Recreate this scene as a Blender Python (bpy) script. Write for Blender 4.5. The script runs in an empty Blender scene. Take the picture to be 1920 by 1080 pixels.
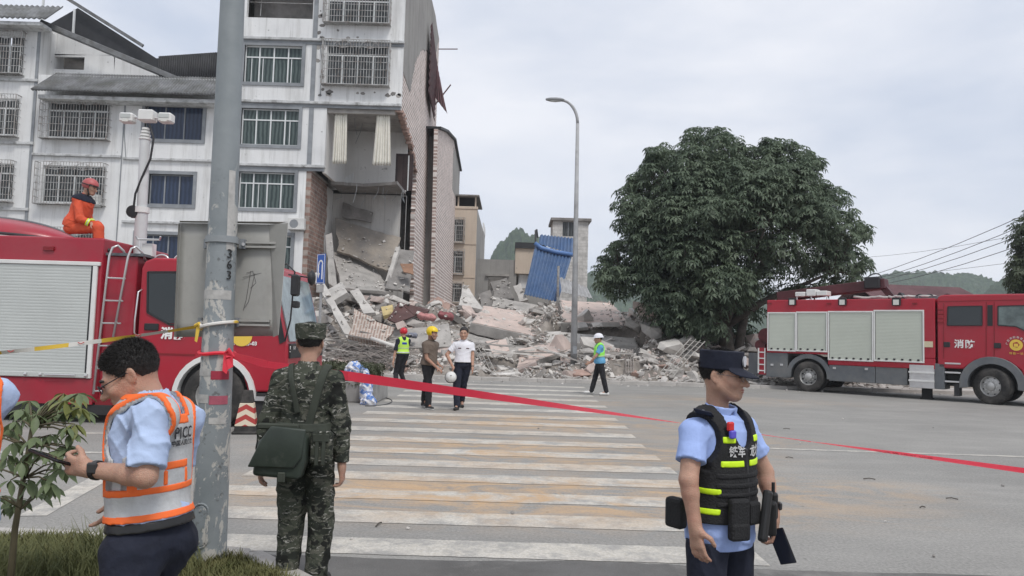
import bpy, bmesh, math, random
import numpy as np
from mathutils import Vector, Matrix, Euler
random.seed(7)
RNG = np.random.default_rng(11)
SC = bpy.context.scene
COL = SC.collection
rad = math.radians

# ---------------------------------------------------------------- camera
CAM_H, FPX, PITCH, ROLL = 1.62, 1400.0, rad(3.68), rad(1.66)
_F = Vector((0, math.cos(PITCH), math.sin(PITCH)))
_U0 = Vector((0, -math.sin(PITCH), math.cos(PITCH)))
_R0 = Vector((1, 0, 0))
_R = _R0 * math.cos(ROLL) + _U0 * math.sin(ROLL)
_U = -_R0 * math.sin(ROLL) + _U0 * math.cos(ROLL)
CAMP = Vector((0, 0, CAM_H))
cam = bpy.data.cameras.new('camera')
cam.sensor_width = 36.0
cam.lens = 36.0 * FPX / 1920.0
cam.clip_start = 0.05
cam.clip_end = 6000
camo = bpy.data.objects.new('camera', cam)
COL.objects.link(camo)
M = Matrix((_R, _U, -_F)).transposed().to_4x4()
M.translation = CAMP
camo.matrix_world = M
SC.camera = camo

# ---------------------------------------------------------------- world, sun, exposure
world = bpy.data.worlds.new('World')
SC.world = world
world.use_nodes = True
wn, wl = world.node_tree.nodes, world.node_tree.links
bg = wn['Background']
sky = wn.new('ShaderNodeTexSky')
sky.sky_type = 'NISHITA'
sky.sun_disc = False
SUN_EL, SUN_AZ = rad(56), rad(150)
sky.sun_elevation = SUN_EL
sky.sun_rotation = SUN_AZ
sky.air_density = 1.0
sky.dust_density = 2.0
tc = wn.new('ShaderNodeTexCoord')
mp = wn.new('ShaderNodeMapping')
mp.inputs['Scale'].default_value = (1.0, 1.0, 2.6)
ns = wn.new('ShaderNodeTexNoise')
ns.inputs['Scale'].default_value = 2.1
ns.inputs['Detail'].default_value = 7
ns.inputs['Roughness'].default_value = 0.52
ns.inputs['Distortion'].default_value = 0.25
rp = wn.new('ShaderNodeValToRGB')
rp.color_ramp.elements[0].position = 0.33
rp.color_ramp.elements[0].color = (4.65, 5.15, 6.15, 1)
rp.color_ramp.elements[1].position = 0.62
rp.color_ramp.elements[1].color = (7.2, 7.3, 7.7, 1)
mx = wn.new('ShaderNodeMix')
mx.data_type = 'RGBA'
mx.inputs['Factor'].default_value = 0.93
wl.new(tc.outputs['Generated'], mp.inputs['Vector'])
wl.new(mp.outputs['Vector'], ns.inputs['Vector'])
wl.new(ns.outputs['Fac'], rp.inputs['Fac'])
wl.new(sky.outputs['Color'], mx.inputs['A'])
wl.new(rp.outputs['Color'], mx.inputs['B'])
wl.new(mx.outputs['Result'], bg.inputs['Color'])
bg.inputs['Strength'].default_value = 0.1
sun = bpy.data.lights.new('sun', 'SUN')
sun.energy = 1.5
sun.angle = rad(14)
sun.color = (1.0, 0.965, 0.92)
suno = bpy.data.objects.new('sun', sun)
COL.objects.link(suno)
_sd = Vector((math.sin(SUN_AZ) * math.cos(SUN_EL), math.cos(SUN_AZ) * math.cos(SUN_EL), math.sin(SUN_EL)))
suno.rotation_euler = _sd.to_track_quat('Z', 'Y').to_euler()
suno.location = (0, -20, 60)
vs = SC.view_settings
vs.view_transform = 'Standard'
vs.look = 'None'
vs.exposure = 0.42
vs.gamma = 1.0
SC.render.engine = 'CYCLES'
SC.cycles.max_bounces = 6
SC.cycles.diffuse_bounces = 3
SC.cycles.glossy_bounces = 3
SC.cycles.transmission_bounces = 5
SC.cycles.transparent_max_bounces = 6
SC.cycles.volume_bounces = 1
SC.cycles.use_denoising = True

# ---------------------------------------------------------------- helpers
def ray(px, py):
    return _F * FPX + _R * (px - 960.0) + _U * (540.0 - py)
def W(px, py, d):
    """the world point seen at photo pixel (px, py) standing d metres ahead"""
    r = ray(px, py)
    return CAMP + r * (d / r.y)
def G(px, py, z=0.0):
    r = ray(px, py)
    return CAMP + r * ((z - CAM_H) / r.z)
def WX(px, py, x0):
    """point of the plane X = x0 on that line of sight"""
    r = ray(px, py)
    return CAMP + r * (x0 / r.x)

MATS = {}
def mat(name, col, rough=0.7, var=0.0, vscale=3.0, metal=0.0, bump=0.0, bscale=40.0, col2=None, spec=0.4,
        stain=None, sscale=1.2, sat=(0.45, 0.7), dirt=0.0, coat=0.0, emit=None, alpha=None):
    if name in MATS:
        return MATS[name]
    m = bpy.data.materials.new(name)
    MATS[name] = m
    m.use_nodes = True
    N, L = m.node_tree.nodes, m.node_tree.links
    b = N['Principled BSDF']
    b.inputs['Base Color'].default_value = (*col, 1)
    b.inputs['Roughness'].default_value = rough
    b.inputs['Metallic'].default_value = metal
    b.inputs['Specular IOR Level'].default_value = spec
    if name in ('skin', 'tanned_skin'):
        b.inputs['Subsurface Weight'].default_value = 0.12
        b.inputs['Subsurface Scale'].default_value = 0.012
    if coat:
        b.inputs['Coat Weight'].default_value = coat
        b.inputs['Coat Roughness'].default_value = 0.15
    if emit:
        b.inputs['Emission Color'].default_value = (*emit[:3], 1)
        b.inputs['Emission Strength'].default_value = emit[3]
    t = N.new('ShaderNodeTexCoord')
    out = None
    if var or col2:
        n = N.new('ShaderNodeTexNoise')
        n.inputs['Scale'].default_value = vscale
        n.inputs['Detail'].default_value = 6
        n.inputs['Roughness'].default_value = 0.62
        L.new(t.outputs['Object'], n.inputs['Vector'])
        r = N.new('ShaderNodeValToRGB')
        c1 = tuple(max(0, c * (1 - var)) for c in col)
        c2 = col2 if col2 else tuple(min(1, c * (1 + var)) for c in col)
        r.color_ramp.elements[0].position = 0.32
        r.color_ramp.elements[1].position = 0.68
        r.color_ramp.elements[0].color = (*c1, 1)
        r.color_ramp.elements[1].color = (*c2, 1)
        L.new(n.outputs['Fac'], r.inputs['Fac'])
        out = r.outputs['Color']
    if stain:
        n = N.new('ShaderNodeTexNoise')
        n.inputs['Scale'].default_value = sscale
        n.inputs['Detail'].default_value = 8
        n.inputs['Roughness'].default_value = 0.7
        mpn = N.new('ShaderNodeMapping')
        mpn.inputs['Location'].default_value = (3.1, 7.7, 1.3)
        L.new(t.outputs['Object'], mpn.inputs['Vector'])
        L.new(mpn.outputs['Vector'], n.inputs['Vector'])
        r = N.new('ShaderNodeValToRGB')
        r.color_ramp.elements[0].position = sat[0]
        r.color_ramp.elements[1].position = sat[1]
        L.new(n.outputs['Fac'], r.inputs['Fac'])
        x = N.new('ShaderNodeMix')
        x.data_type = 'RGBA'
        L.new(r.outputs['Color'], x.inputs['Factor'])
        if out:
            L.new(out, x.inputs['A'])
        else:
            x.inputs['A'].default_value = (*col, 1)
        x.inputs['B'].default_value = (*stain, 1)
        out = x.outputs['Result']
    if out:
        L.new(out, b.inputs['Base Color'])
    if bump:
        n = N.new('ShaderNodeTexNoise')
        n.inputs['Scale'].default_value = bscale
        n.inputs['Detail'].default_value = 5
        L.new(t.outputs['Object'], n.inputs['Vector'])
        bp = N.new('ShaderNodeBump')
        bp.inputs['Strength'].default_value = bump
        bp.inputs['Distance'].default_value = 0.02
        L.new(n.outputs['Fac'], bp.inputs['Height'])
        L.new(bp.outputs['Normal'], b.inputs['Normal'])
    return m

class NT:
    """tiny node-tree helper for the special materials"""
    def __init__(s, name):
        s.m = bpy.data.materials.new(name)
        MATS[name] = s.m
        s.m.use_nodes = True
        s.N, s.L = s.m.node_tree.nodes, s.m.node_tree.links
        s.b = s.N['Principled BSDF']
        s.t = s.N.new('ShaderNodeTexCoord')
    def n(s, kind, **kw):
        o = s.N.new('ShaderNode' + kind)
        for k, v in kw.items():
            if hasattr(o, k) and k not in ('Scale',):
                setattr(o, k, v)
            else:
                o.inputs[k].default_value = v
        return o
    def l(s, a, b):
        s.L.new(a, b)
    def noise(s, scale, detail=6, rough=0.6, vec=None, dist=0.0, loc=None, sc=None):
        o = s.n('TexNoise', Scale=scale, Detail=detail, Roughness=rough, Distortion=dist)
        v = vec or s.t.outputs['Object']
        if loc or sc:
            mpn = s.n('Mapping')
            if loc: mpn.inputs['Location'].default_value = loc
            if sc: mpn.inputs['Scale'].default_value = sc
            s.l(v, mpn.inputs['Vector'])
            v = mpn.outputs['Vector']
        s.l(v, o.inputs['Vector'])
        return o.outputs['Fac']
    def ramp(s, fac, stops):
        r = s.n('ValToRGB')
        e = r.color_ramp.elements
        while len(e) < len(stops):
            e.new(0.5)
        for q, (p, c) in zip(e, stops):
            q.position = p
            q.color = (*c, 1) if not isinstance(c, (int, float)) else (c, c, c, 1)
        s.l(fac, r.inputs['Fac'])
        return r.outputs['Color']
    def mix(s, fac, a, b, mode='MIX'):
        x = s.n('Mix', data_type='RGBA', blend_type=mode)
        for v, k in ((fac, 'Factor'), (a, 'A'), (b, 'B')):
            if isinstance(v, (int, float)):
                x.inputs[k].default_value = v
            elif isinstance(v, tuple):
                x.inputs[k].default_value = (*v, 1)
            else:
                s.l(v, x.inputs[k])
        return x.outputs['Result']
    def math(s, op, a, b=None, c=None):
        x = s.n('Math', operation=op)
        for i, v in enumerate((a, b, c)):
            if v is None: continue
            if isinstance(v, (int, float)): x.inputs[i].default_value = v
            else: s.l(v, x.inputs[i])
        return x.outputs[0]
    def bump(s, h, strength, dist=0.02):
        b = s.n('Bump', Strength=strength, Distance=dist)
        s.l(h, b.inputs['Height'])
        s.l(b.outputs['Normal'], s.b.inputs['Normal'])

RM = {}   # world matrix of every root / part, so world coordinates can be made local
def thing(name, label, cat, loc=(0, 0, 0), rotz=0.0, group=None, scale=1.0):
    o = bpy.data.objects.new(name, None)
    COL.objects.link(o)
    o.empty_display_size = 0.2
    o.location = loc
    o.rotation_euler = (0, 0, rotz)
    o.scale = (scale,) * 3
    RM[o.name] = Matrix.Translation(Vector(loc)) @ Matrix.Rotation(rotz, 4, 'Z') @ Matrix.Scale(scale, 4)
    return tag(o, label, cat, group)
def tag(o, label=None, cat=None, group=None, kind=None):
    if label: o['label'] = label
    if cat:
        o['category'] = cat
        if not kind: o['kind'] = 'thing'
    if group: o['group'] = group
    if kind: o['kind'] = kind
    return o

class MB:
    def __init__(s):
        s.v, s.f = [], []
    def add(s, vs, fs):
        o = len(s.v)
        s.v.extend([tuple(p) for p in vs])
        s.f.extend([tuple(i + o for i in q) for q in fs])
        return s
    def box(s, c, size, R=None):
        hx, hy, hz = size[0] / 2, size[1] / 2, size[2] / 2
        c = Vector(c)
        P = [Vector((x, y, z)) for x in (-hx, hx) for y in (-hy, hy) for z in (-hz, hz)]
        if R is not None:
            P = [R @ p for p in P]
        return s.add([c + p for p in P], [(0, 1, 3, 2), (4, 6, 7, 5), (0, 4, 5, 1), (2, 3, 7, 6), (0, 2, 6, 4), (1, 5, 7, 3)])
    def mm(s, a, b):
        a, b = [min(p, q) for p, q in zip(a, b)], [max(p, q) for p, q in zip(a, b)]
        return s.box([(p + q) / 2 for p, q in zip(a, b)], [q - p for p, q in zip(a, b)])
    def cyl(s, p0, p1, r0, r1=None, n=12, caps=True):
        r1 = r0 if r1 is None else r1
        return s.tube([p0, p1], [r0, r1], n, caps)
    def tube(s, pts, r, n=8, caps=True, closed=False):
        pts = [Vector(p) for p in pts]
        m = len(pts)
        rs = r if isinstance(r, (list, tuple)) else [r] * m
        o = len(s.v)
        up = None
        for i, p in enumerate(pts):
            if closed:
                t = pts[(i + 1) % m] - pts[i - 1]
            else:
                t = pts[min(i + 1, m - 1)] - pts[max(i - 1, 0)]
            if t.length < 1e-9: t = Vector((0, 0, 1))
            t.normalize()
            if up is None:
                up = t.orthogonal().normalized()
            else:
                up = (up - t * up.dot(t))
                up = up.normalized() if up.length > 1e-6 else t.orthogonal().normalized()
            w = t.cross(up)
            for k in range(n):
                a = 2 * math.pi * k / n
                s.v.append(tuple(p + (up * math.cos(a) + w * math.sin(a)) * rs[i]))
        for i in range(m if closed else m - 1):
            j = (i + 1) % m
            for k in range(n):
                k2 = (k + 1) % n
                s.f.append((o + i * n + k, o + i * n + k2, o + j * n + k2, o + j * n + k))
        if caps and not closed:
            s.f.append(tuple(o + k for k in reversed(range(n))))
            s.f.append(tuple(o + (m - 1) * n + k for k in range(n)))
        return s
    def bar(s, p0, p1, w, h=None, up=(0, 0, 1)):
        """rectangular bar between two points"""
        p0, p1 = Vector(p0), Vector(p1)
        h = w if h is None else h
        t = (p1 - p0)
        ln = t.length
        t.normalize()
        u = Vector(up)
        u = u - t * u.dot(t)
        u = u.normalized() if u.length > 1e-4 else t.orthogonal().normalized()
        x = t.cross(u)
        R = Matrix((t, x, u)).transposed()
        return s.box((p0 + p1) / 2, (ln, w, h), R)
    def prism(s, poly, a, b, axis='y'):
        """2D outline (ccw) swept from a to b along an axis; outline is (x,z) for y, (x,y) for z, (y,z) for x"""
        n = len(poly)
        def P(q, t):
            if axis == 'y': return (q[0], t, q[1])
            if axis == 'z': return (q[0], q[1], t)
            return (t, q[0], q[1])
        vs = [P(q, a) for q in poly] + [P(q, b) for q in poly]
        fs = [tuple(range(n)), tuple(reversed(range(n, 2 * n)))]
        fs += [(i, n + i, n + (i + 1) % n, (i + 1) % n) for i in range(n)]
        return s.add(vs, fs)
    def lathe(s, prof, c=(0, 0, 0), n=24, axis='z'):
        o = len(s.v)
        for (r, h) in prof:
            for k in range(n):
                a = 2 * math.pi * k / n
                x, y = r * math.cos(a), r * math.sin(a)
                p = (x, y, h) if axis == 'z' else ((x, h, y) if axis == 'y' else (h, x, y))
                s.v.append((p[0] + c[0], p[1] + c[1], p[2] + c[2]))
        for i in range(len(prof) - 1):
            for k in range(n):
                k2 = (k + 1) % n
                s.f.append((o + i * n + k, o + i * n + k2, o + (i + 1) * n + k2, o + (i + 1) * n + k))
        return s
    def quad3(s, q, thick):
        """a slab: four 3D corners extruded backwards along the normal"""
        q = [Vector(p) for p in q]
        nrm = (q[2] - q[0]).cross(q[3] - q[1]).normalized()
        b = [p - nrm * thick for p in q]
        return s.add(q + b, [(0, 1, 2, 3), (7, 6, 5, 4), (0, 4, 5, 1), (1, 5, 6, 2), (2, 6, 7, 3), (3, 7, 4, 0)])
    def build(s, name, m, parent=None, smooth=False, bevel=0.0, local=True, angle=None, fixn=True, seg=1):
        me = bpy.data.meshes.new(name)
        vs = s.v
        if not local and parent is not None:
            inv = RM[parent.name].inverted()
            vs = [tuple(inv @ Vector(p)) for p in vs]
        me.from_pydata(vs, [], s.f)
        if fixn:
            bm = bmesh.new()
            bm.from_mesh(me)
            bmesh.ops.recalc_face_normals(bm, faces=bm.faces)
            bm.to_mesh(me)
            bm.free()
        return link(name, me, m, parent, smooth, bevel, angle, seg)
def link(name, me, m, parent=None, smooth=False, bevel=0.0, angle=None, seg=1):
    o = bpy.data.objects.new(name, me)
    COL.objects.link(o)
    if m is not None:
        me.materials.append(m)
    if smooth or angle:
        me.shade_smooth()
        if angle:
            me.set_sharp_from_angle(angle=rad(angle))
    if bevel:
        bv = o.modifiers.new('bevel', 'BEVEL')
        bv.width = bevel
        bv.segments = seg
        bv.limit_method = 'ANGLE'
        bv.angle_limit = rad(40)
        bv.harden_normals = False
    if parent is not None:
        o.parent = parent
        RM[o.name] = RM[parent.name]
    else:
        RM[o.name] = Matrix.Identity(4)
    return o
def npmesh(name, V, F, m, parent=None, smooth=True):
    """mesh from numpy vertex (n,3) and quad/tri (k,4|3) arrays"""
    V = np.asarray(V, np.float32)
    F = np.asarray(F, np.int32)
    me = bpy.data.meshes.new(name)
    me.vertices.add(len(V))
    me.vertices.foreach_set('co', V.ravel())
    k = F.shape[1]
    me.loops.add(F.size)
    me.loops.foreach_set('vertex_index', F.ravel())
    me.polygons.add(len(F))
    me.polygons.foreach_set('loop_start', np.arange(0, F.size, k, dtype=np.int32))
    me.update(calc_edges=True)
    return link(name, me, m, parent, smooth)
def copy_tree(o, parent=None):
    c = o.copy()
    COL.objects.link(c)
    if parent is not None:
        c.parent = parent
        c.matrix_parent_inverse = Matrix.Identity(4)
    for k in ('category', 'group', 'label'):
        if parent is not None and k in c: del c[k]
    for ch in list(o.children):
        copy_tree(ch, c)
    return c
_FONT = {}
def text(name, body, size, m, parent, loc, R, depth=0.002, align='CENTER', bold=0.0, sx=1.0, spacing=1.0):
    """flat lettering turned into a mesh; R maps text x,y,normal to parent axes"""
    cu = bpy.data.curves.new(name, 'FONT')
    cu.body = body
    cu.size = size
    cu.align_x = align
    cu.align_y = 'CENTER'
    cu.extrude = depth / 2
    cu.offset = bold
    cu.resolution_u = 2
    cu.space_character = spacing
    tmp = bpy.data.objects.new(name, cu)
    COL.objects.link(tmp)
    dg = bpy.context.evaluated_depsgraph_get()
    me = bpy.data.meshes.new_from_object(tmp.evaluated_get(dg))
    bpy.data.objects.remove(tmp)
    T = Matrix.Translation(Vector(loc)) @ R.to_4x4() @ Matrix.Diagonal((sx, 1, 1, 1))
    me.transform(T)
    me.materials.clear()
    return link(name, me, m, parent)
def axes(x, y):
    x = Vector(x).normalized()
    y = Vector(y)
    y = (y - x * x.dot(y)).normalized()
    return Matrix((x, y, x.cross(y))).transposed()
# ================================================================ ground, road, markings
def sheet(name, x0, x1, y0, y1, z, m, parent=None, nx=1, ny=1):
    xs, ys = np.linspace(x0, x1, nx + 1), np.linspace(y0, y1, ny + 1)
    b = MB()
    for j in range(ny + 1):
        for i in range(nx + 1):
            b.v.append((xs[i], ys[j], z))
    for j in range(ny):
        for i in range(nx):
            a = j * (nx + 1) + i
            b.f.append((a, a + 1, a + nx + 2, a + nx + 1))
    return b.build(name, m, parent)

def dusty(name, base_lo, base_hi, rough, speck=True, wear=None):
    k = NT(name)
    P = k.t.outputs['Object']
    big = k.noise(0.35, 7, 0.65)
    fine = k.noise(38, 4, 0.7)
    c = k.mix(k.ramp(big, [(0.3, 0.0), (0.7, 1.0)]), base_lo, base_hi)
    c = k.mix(0.5, c, k.ramp(fine, [(0.3, (0.12, 0.12, 0.12)), (0.72, (0.62, 0.61, 0.6))]), 'OVERLAY')
    # tyre-dragged grey dust, stretched across the crossing
    drag = k.noise(1.0, 7, 0.7, sc=(0.5, 1.3, 1), loc=(4, 1, 0))
    c = k.mix(k.math('MULTIPLY', k.ramp(drag, [(0.48, 0.0), (0.74, 1.0)]), 0.42), c, (0.40, 0.385, 0.36))
    if wear:
        wn_ = k.noise(3.2, 9, 0.75, loc=(7, 2, 0))
        wm = k.math('ADD', k.math('MULTIPLY', k.ramp(wn_, [(0.46, 0.0), (0.60, 1.0)]), 0.75), k.math('MULTIPLY', k.ramp(k.noise(60, 3, .7), [(0.52, 0.0), (0.62, 1.0)]), 0.35))
        c = k.mix(wm, c, (0.30, 0.293, 0.28))
    # spilled orange earth
    tot = None
    for (x, y, sx, sy, s) in ((0.2, 7.75, 3.9, 1.35, 1.4), (3.2, 8.5, 1.8, 0.95, 1.0), (0.3, 10.7, 3.6, 1.7, 1.25), (0.6, 14.3, 3.4, 1.9, 1.1), (3.6, 12.4, 1.8, 0.9, 0.6),
                              (-2.6, 7.4, 0.8, 0.5, 0.6), (6.0, 21.0, 4.0, 1.6, 0.5), (1.0, 19.0, 4.0, 1.6, 0.45)):
        mpn = k.n('Mapping')
        mpn.inputs['Location'].default_value = (-x / sx, -y / sy, 0)
        mpn.inputs['Scale'].default_value = (1 / sx, 1 / sy, 0)
        k.l(P, mpn.inputs['Vector'])
        ln = k.n('VectorMath', operation='LENGTH')
        k.l(mpn.outputs['Vector'], ln.inputs[0])
        mr = k.n('MapRange', interpolation_type='SMOOTHSTEP')
        mr.inputs['From Min'].default_value = 1.35
        mr.inputs['From Max'].default_value = 0.1
        mr.inputs['To Max'].default_value = s
        k.l(ln.outputs['Value'], mr.inputs['Value'])
        tot = mr.outputs[0] if tot is None else k.math('MAXIMUM', tot, mr.outputs[0])
    dn = k.noise(1.5, 9, 0.74, sc=(0.6, 1.1, 1), dist=1.0)
    dm = k.math('MULTIPLY', tot, k.ramp(dn, [(0.42, 0.0), (0.60, 1.0)]))
    dm = k.math('MULTIPLY', dm, k.ramp(k.noise(24, 3, 0.7), [(0.2, 0.45), (0.7, 1.0)]))
    c = k.mix(k.math('MINIMUM', k.math('MULTIPLY', dm, 0.9), 0.92), c, k.mix(k.noise(6, 5, .7), (0.44, 0.28, 0.15), (0.56, 0.40, 0.25)))
    # small dark scuffs and stones
    if speck:
        vo = k.n('TexVoronoi', Scale=2.2)
        k.l(P, vo.inputs['Vector'])
        sp = k.ramp(vo.outputs['Distance'], [(0.02, 1.0), (0.045, 0.0)])
        c = k.mix(k.math('MULTIPLY', sp, 0.6), c, (0.07, 0.065, 0.06))
    k.l(c, k.b.inputs['Base Color'])
    k.b.inputs['Roughness'].default_value = rough
    k.b.inputs['Specular IOR Level'].default_value = 0.3
    k.bump(fine, 0.5, 0.006)
    if wear:
        pass
    return k.m
M_road = dusty('road_asphalt', (0.262, 0.258, 0.245), (0.345, 0.337, 0.318), 0.9)
M_paint = dusty('worn_road_paint', (0.52, 0.50, 0.46), (0.66, 0.635, 0.585), 0.8, speck=False, wear=1)
M_dark_asphalt = mat('fresh_asphalt', (0.13, 0.127, 0.122), 0.92, 0.25, 1.1, bump=0.5, bscale=90, stain=(0.27, 0.26, 0.245), sscale=0.9, sat=(0.52, 0.72))
M_ground = mat('dusty_ground', (0.30, 0.28, 0.25), 0.95, 0.25, 0.2, bump=0.3, bscale=8)
M_pave = mat('pavement_concrete', (0.40, 0.375, 0.345), 0.92, 0.2, 0.8, bump=0.4, bscale=20, stain=(0.27, 0.25, 0.23), sscale=0.6)
M_kerb = mat('kerb_concrete', (0.42, 0.40, 0.375), 0.9, 0.2, 2.0, bump=0.4, bscale=25)

tag(sheet('ground', -760, 760, -60, 790, -0.02, M_ground), kind='structure')
road = tag(sheet('road', -90, 90, -12, 26.9, 0.0, M_road), kind='structure')
patch = tag(sheet('asphalt_patch', -1.75, 30, -12, 5.46, 0.004, M_dark_asphalt), kind='structure')
# ragged edge of the patch
b = MB()
xs = np.linspace(-1.75, 30, 240)
for i, x in enumerate(xs):
    b.v.append((x, 5.46, 0.0042))
    b.v.append((x, 5.47 + 0.05 * math.sin(x * 2.1) * math.sin(x * .7 + 1) + random.uniform(0, .035), 0.0042))
for i in range(239):
    b.f.append((2 * i, 2 * i + 2, 2 * i + 3, 2 * i + 1))
b.build('patch_edge', M_dark_asphalt, patch)

def strip(name, quad, z=0.004, m=None, parent=None):
    return MB().add([(p[0], p[1], z) for p in quad], [(0, 1, 2, 3)]).build(name, m or M_paint, parent or road)
starts = [5.56, 6.47, 7.38, 8.33, 9.22, 10.18, 11.25, 12.4, 13.65, 14.9, 16.25, 17.65, 19.2, 20.8, 22.5, 24.3]
for i, y in enumerate(starts):
    w = 0.43 + 0.012 * max(0, y - 6)
    xl, xr = -2.9 + random.uniform(-.05, .05), 1.95 + 0.028 * (y - 5.6) + random.uniform(-.04, .04)
    # uneven, chipped outline
    n = 60
    bb = MB()
    for k in range(n + 1):
        x = xl + (xr - xl) * k / n
        sk = 0.012 * (x - 0)
        e = 0.007
        bb.v.append((x, y + sk * 0.0 + random.uniform(-e, e), 0.004))
        bb.v.append((x, y + w + random.uniform(-e, e), 0.004))
    for k in range(n):
        bb.f.append((2 * k, 2 * k + 2, 2 * k + 3, 2 * k + 1))
    bb.build('crosswalk_stripe', M_paint, road)
def gline(name, pa, pb, w):
    a, c = G(*pa), G(*pb)
    d = (c - a).normalized()
    nrm = Vector((-d.y, d.x, 0)) * (w / 2)
    return strip(name, [a - nrm, c - nrm, c + nrm, a + nrm])
gline('lane_line', (1438, 841), (1990, 859), 0.13)
gline('lane_line', (-60, 848), (205, 849), 0.12)
gline('lane_line', (150, 812), (330, 816), 0.13)
gline('lane_arrow_mark', (60, 968), (196, 893), 0.22)
gline('lane_line', (1530, 1440), (1990, 1460), 0.12)

# far pavement with its kerb of separate stones
pave = tag(MB().mm((-90, 27.05, -0.4), (90, 60, 0.115)).build('pavement', M_pave), kind='structure')
kb = MB()
kb.mm((0, 26.9, -0.2), (0.992, 27.04, 0.13))
kproto = kb.build('kerb_stone', M_kerb, pave, bevel=0.012)
kproto.location.x = -9
for i in range(1, 40):
    k = kproto.copy()
    COL.objects.link(k)
    k.location.x = -9 + i
    k.location.z = random.uniform(-.012, .012)
    k.location.y = random.uniform(-.012, .012)

# planting bed at the near left with its kerb and soil
bed_pts = [G(-400, 990), G(60, 985), G(395, 1042)]
M_soil = mat('bed_soil', (0.13, 0.115, 0.06), 1.0, 0.4, 6, bump=0.8, bscale=30)
BED = [(-8.0, -3), (-1.05, -3), (-1.05, 4.35), (-1.72, 5.05), (-3.0, 5.35), (-8.0, 5.55)]
bed = tag(MB().prism(list(BED), -0.1, 0.10, 'z').build('planting_bed', M_soil), kind='structure')
seq = BED[1:]
for i in range(len(seq) - 1):
    a, c = Vector((*seq[i], 0)), Vector((*seq[i + 1], 0))
    ln = (c - a).length
    n = max(1, int(ln / 0.75))
    for q in range(n):
        p, r = a.lerp(c, (q + .01) / n), a.lerp(c, (q + .99) / n)
        nrm = Vector((c.y - a.y, -(c.x - a.x), 0)).normalized() * 0.055
        MB().bar(p + nrm + Vector((0, 0, .045)), r + nrm + Vector((0, 0, .045)), 0.13, 0.19 + random.uniform(-.01, .01)).build('kerb_stone', M_kerb, bed, bevel=0.015)

# ================================================================ hills in the haze
def hill_mat():
    k = NT('forested_hill')
    n = k.noise(0.35, 9, 0.75)
    c = k.ramp(n, [(0.33, (0.022, 0.040, 0.020)), (0.5, (0.05, 0.085, 0.04)), (0.68, (0.10, 0.14, 0.065))])
    rk = k.ramp(k.noise(0.05, 6, 0.7), [(0.63, 0.0), (0.72, 1.0)])
    c = k.mix(k.math('MULTIPLY', rk, 0.5), c, (0.30, 0.30, 0.28))
    k.l(c, k.b.inputs['Base Color'])
    k.b.inputs['Roughness'].default_value = 0.95
    k.b.inputs['Specular IOR Level'].default_value = 0.1
    k.bump(n, 1.0, 1.5)
    return k.m
M_hill = hill_mat()
def hill(prof, d, depth, seed):
    """ridge whose skyline follows a profile of (pixel x, pixel y) at distance d"""
    pts = [W(x, y, d) for x, y in prof]
    x0, x1 = pts[0].x, pts[-1].x
    nx, ny = 150, 40
    xs = np.linspace(x0, x1, nx)
    top = np.interp(xs, [p.x for p in pts], [p.z for p in pts])
    r = np.random.default_rng(seed)
    ph = r.uniform(0, 6.28, (14, 2))
    fr = r.uniform(0.04, 0.5, (14, 2))
    V, F = [], []
    for j in range(ny):
        t = j / (ny - 1)
        yy = d - depth / 2 + depth * t
        s = max(0.0, 1 - abs(2 * t - 1) ** 1.7)
        nz = np.zeros(nx)
        for q in range(14):
            nz += np.sin(xs * fr[q, 0] + yy * fr[q, 1] + ph[q, 0]) * 0.55 / (1 + 4 * fr[q, 0])
        z = top * s + nz * 3.2 * (s ** .3) + r.uniform(-1.3, 1.3, nx) * (s ** .3)
        z = np.where(top < 3, np.minimum(z, top), z)
        V += [(xs[i], yy + r.uniform(-2, 2), z[i] - 3 * (j in (0, ny - 1))) for i in range(nx)]
    for j in range(ny - 1):
        for i in range(nx - 1):
            a = j * nx + i
            F.append((a, a + 1, a + nx + 1, a + nx))
    o = npmesh('hill', V, F, M_hill)
    return tag(o, kind='structure')
hill([(860, 640), (895, 520), (920, 488), (937, 458), (958, 440), (980, 433), (1000, 440), (1020, 462), (1050, 520), (1090, 560), (1130, 640)], 520, 130, 3)
hill([(1590, 650), (1625, 560), (1652, 528), (1668, 514), (1700, 519), (1722, 520), (1750, 517), (1775, 524), (1800, 517), (1822, 518), (1850, 536), (1872, 548), (1900, 560), (1990, 660)], 620, 150, 5)
hill([(1040, 640), (1085, 540), (1102, 516), (1118, 515), (1150, 530), (1250, 560), (1400, 540), (1500, 560), (1590, 640)], 640, 130, 8)
hill([(1830, 660), (1872, 545), (1895, 525), (1930, 505), (2000, 470), (2100, 480), (2250, 660)], 430, 130, 9)
hill([(-500, 590), (-200, 480), (100, 500), (400, 470), (620, 520), (760, 600)], 700, 130, 12)

# the damp grey air: one closed box round everything
hz = NT('haze_air')
hz.N.remove(hz.b)
pv = hz.N.new('ShaderNodeVolumePrincipled')
pv.inputs['Color'].default_value = (0.86, 0.92, 1.0, 1)
pv.inputs['Density'].default_value = 0.00042
pv.inputs['Anisotropy'].default_value = 0.2
hz.l(pv.outputs['Volume'], hz.N['Material Output'].inputs['Volume'])
haze = MB().mm((-770, -70, -6), (770, 800, 120)).build('haze', hz.m)
tag(haze, 'thin pale grey haze hanging over the whole street', 'haze', kind='stuff')
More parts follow.
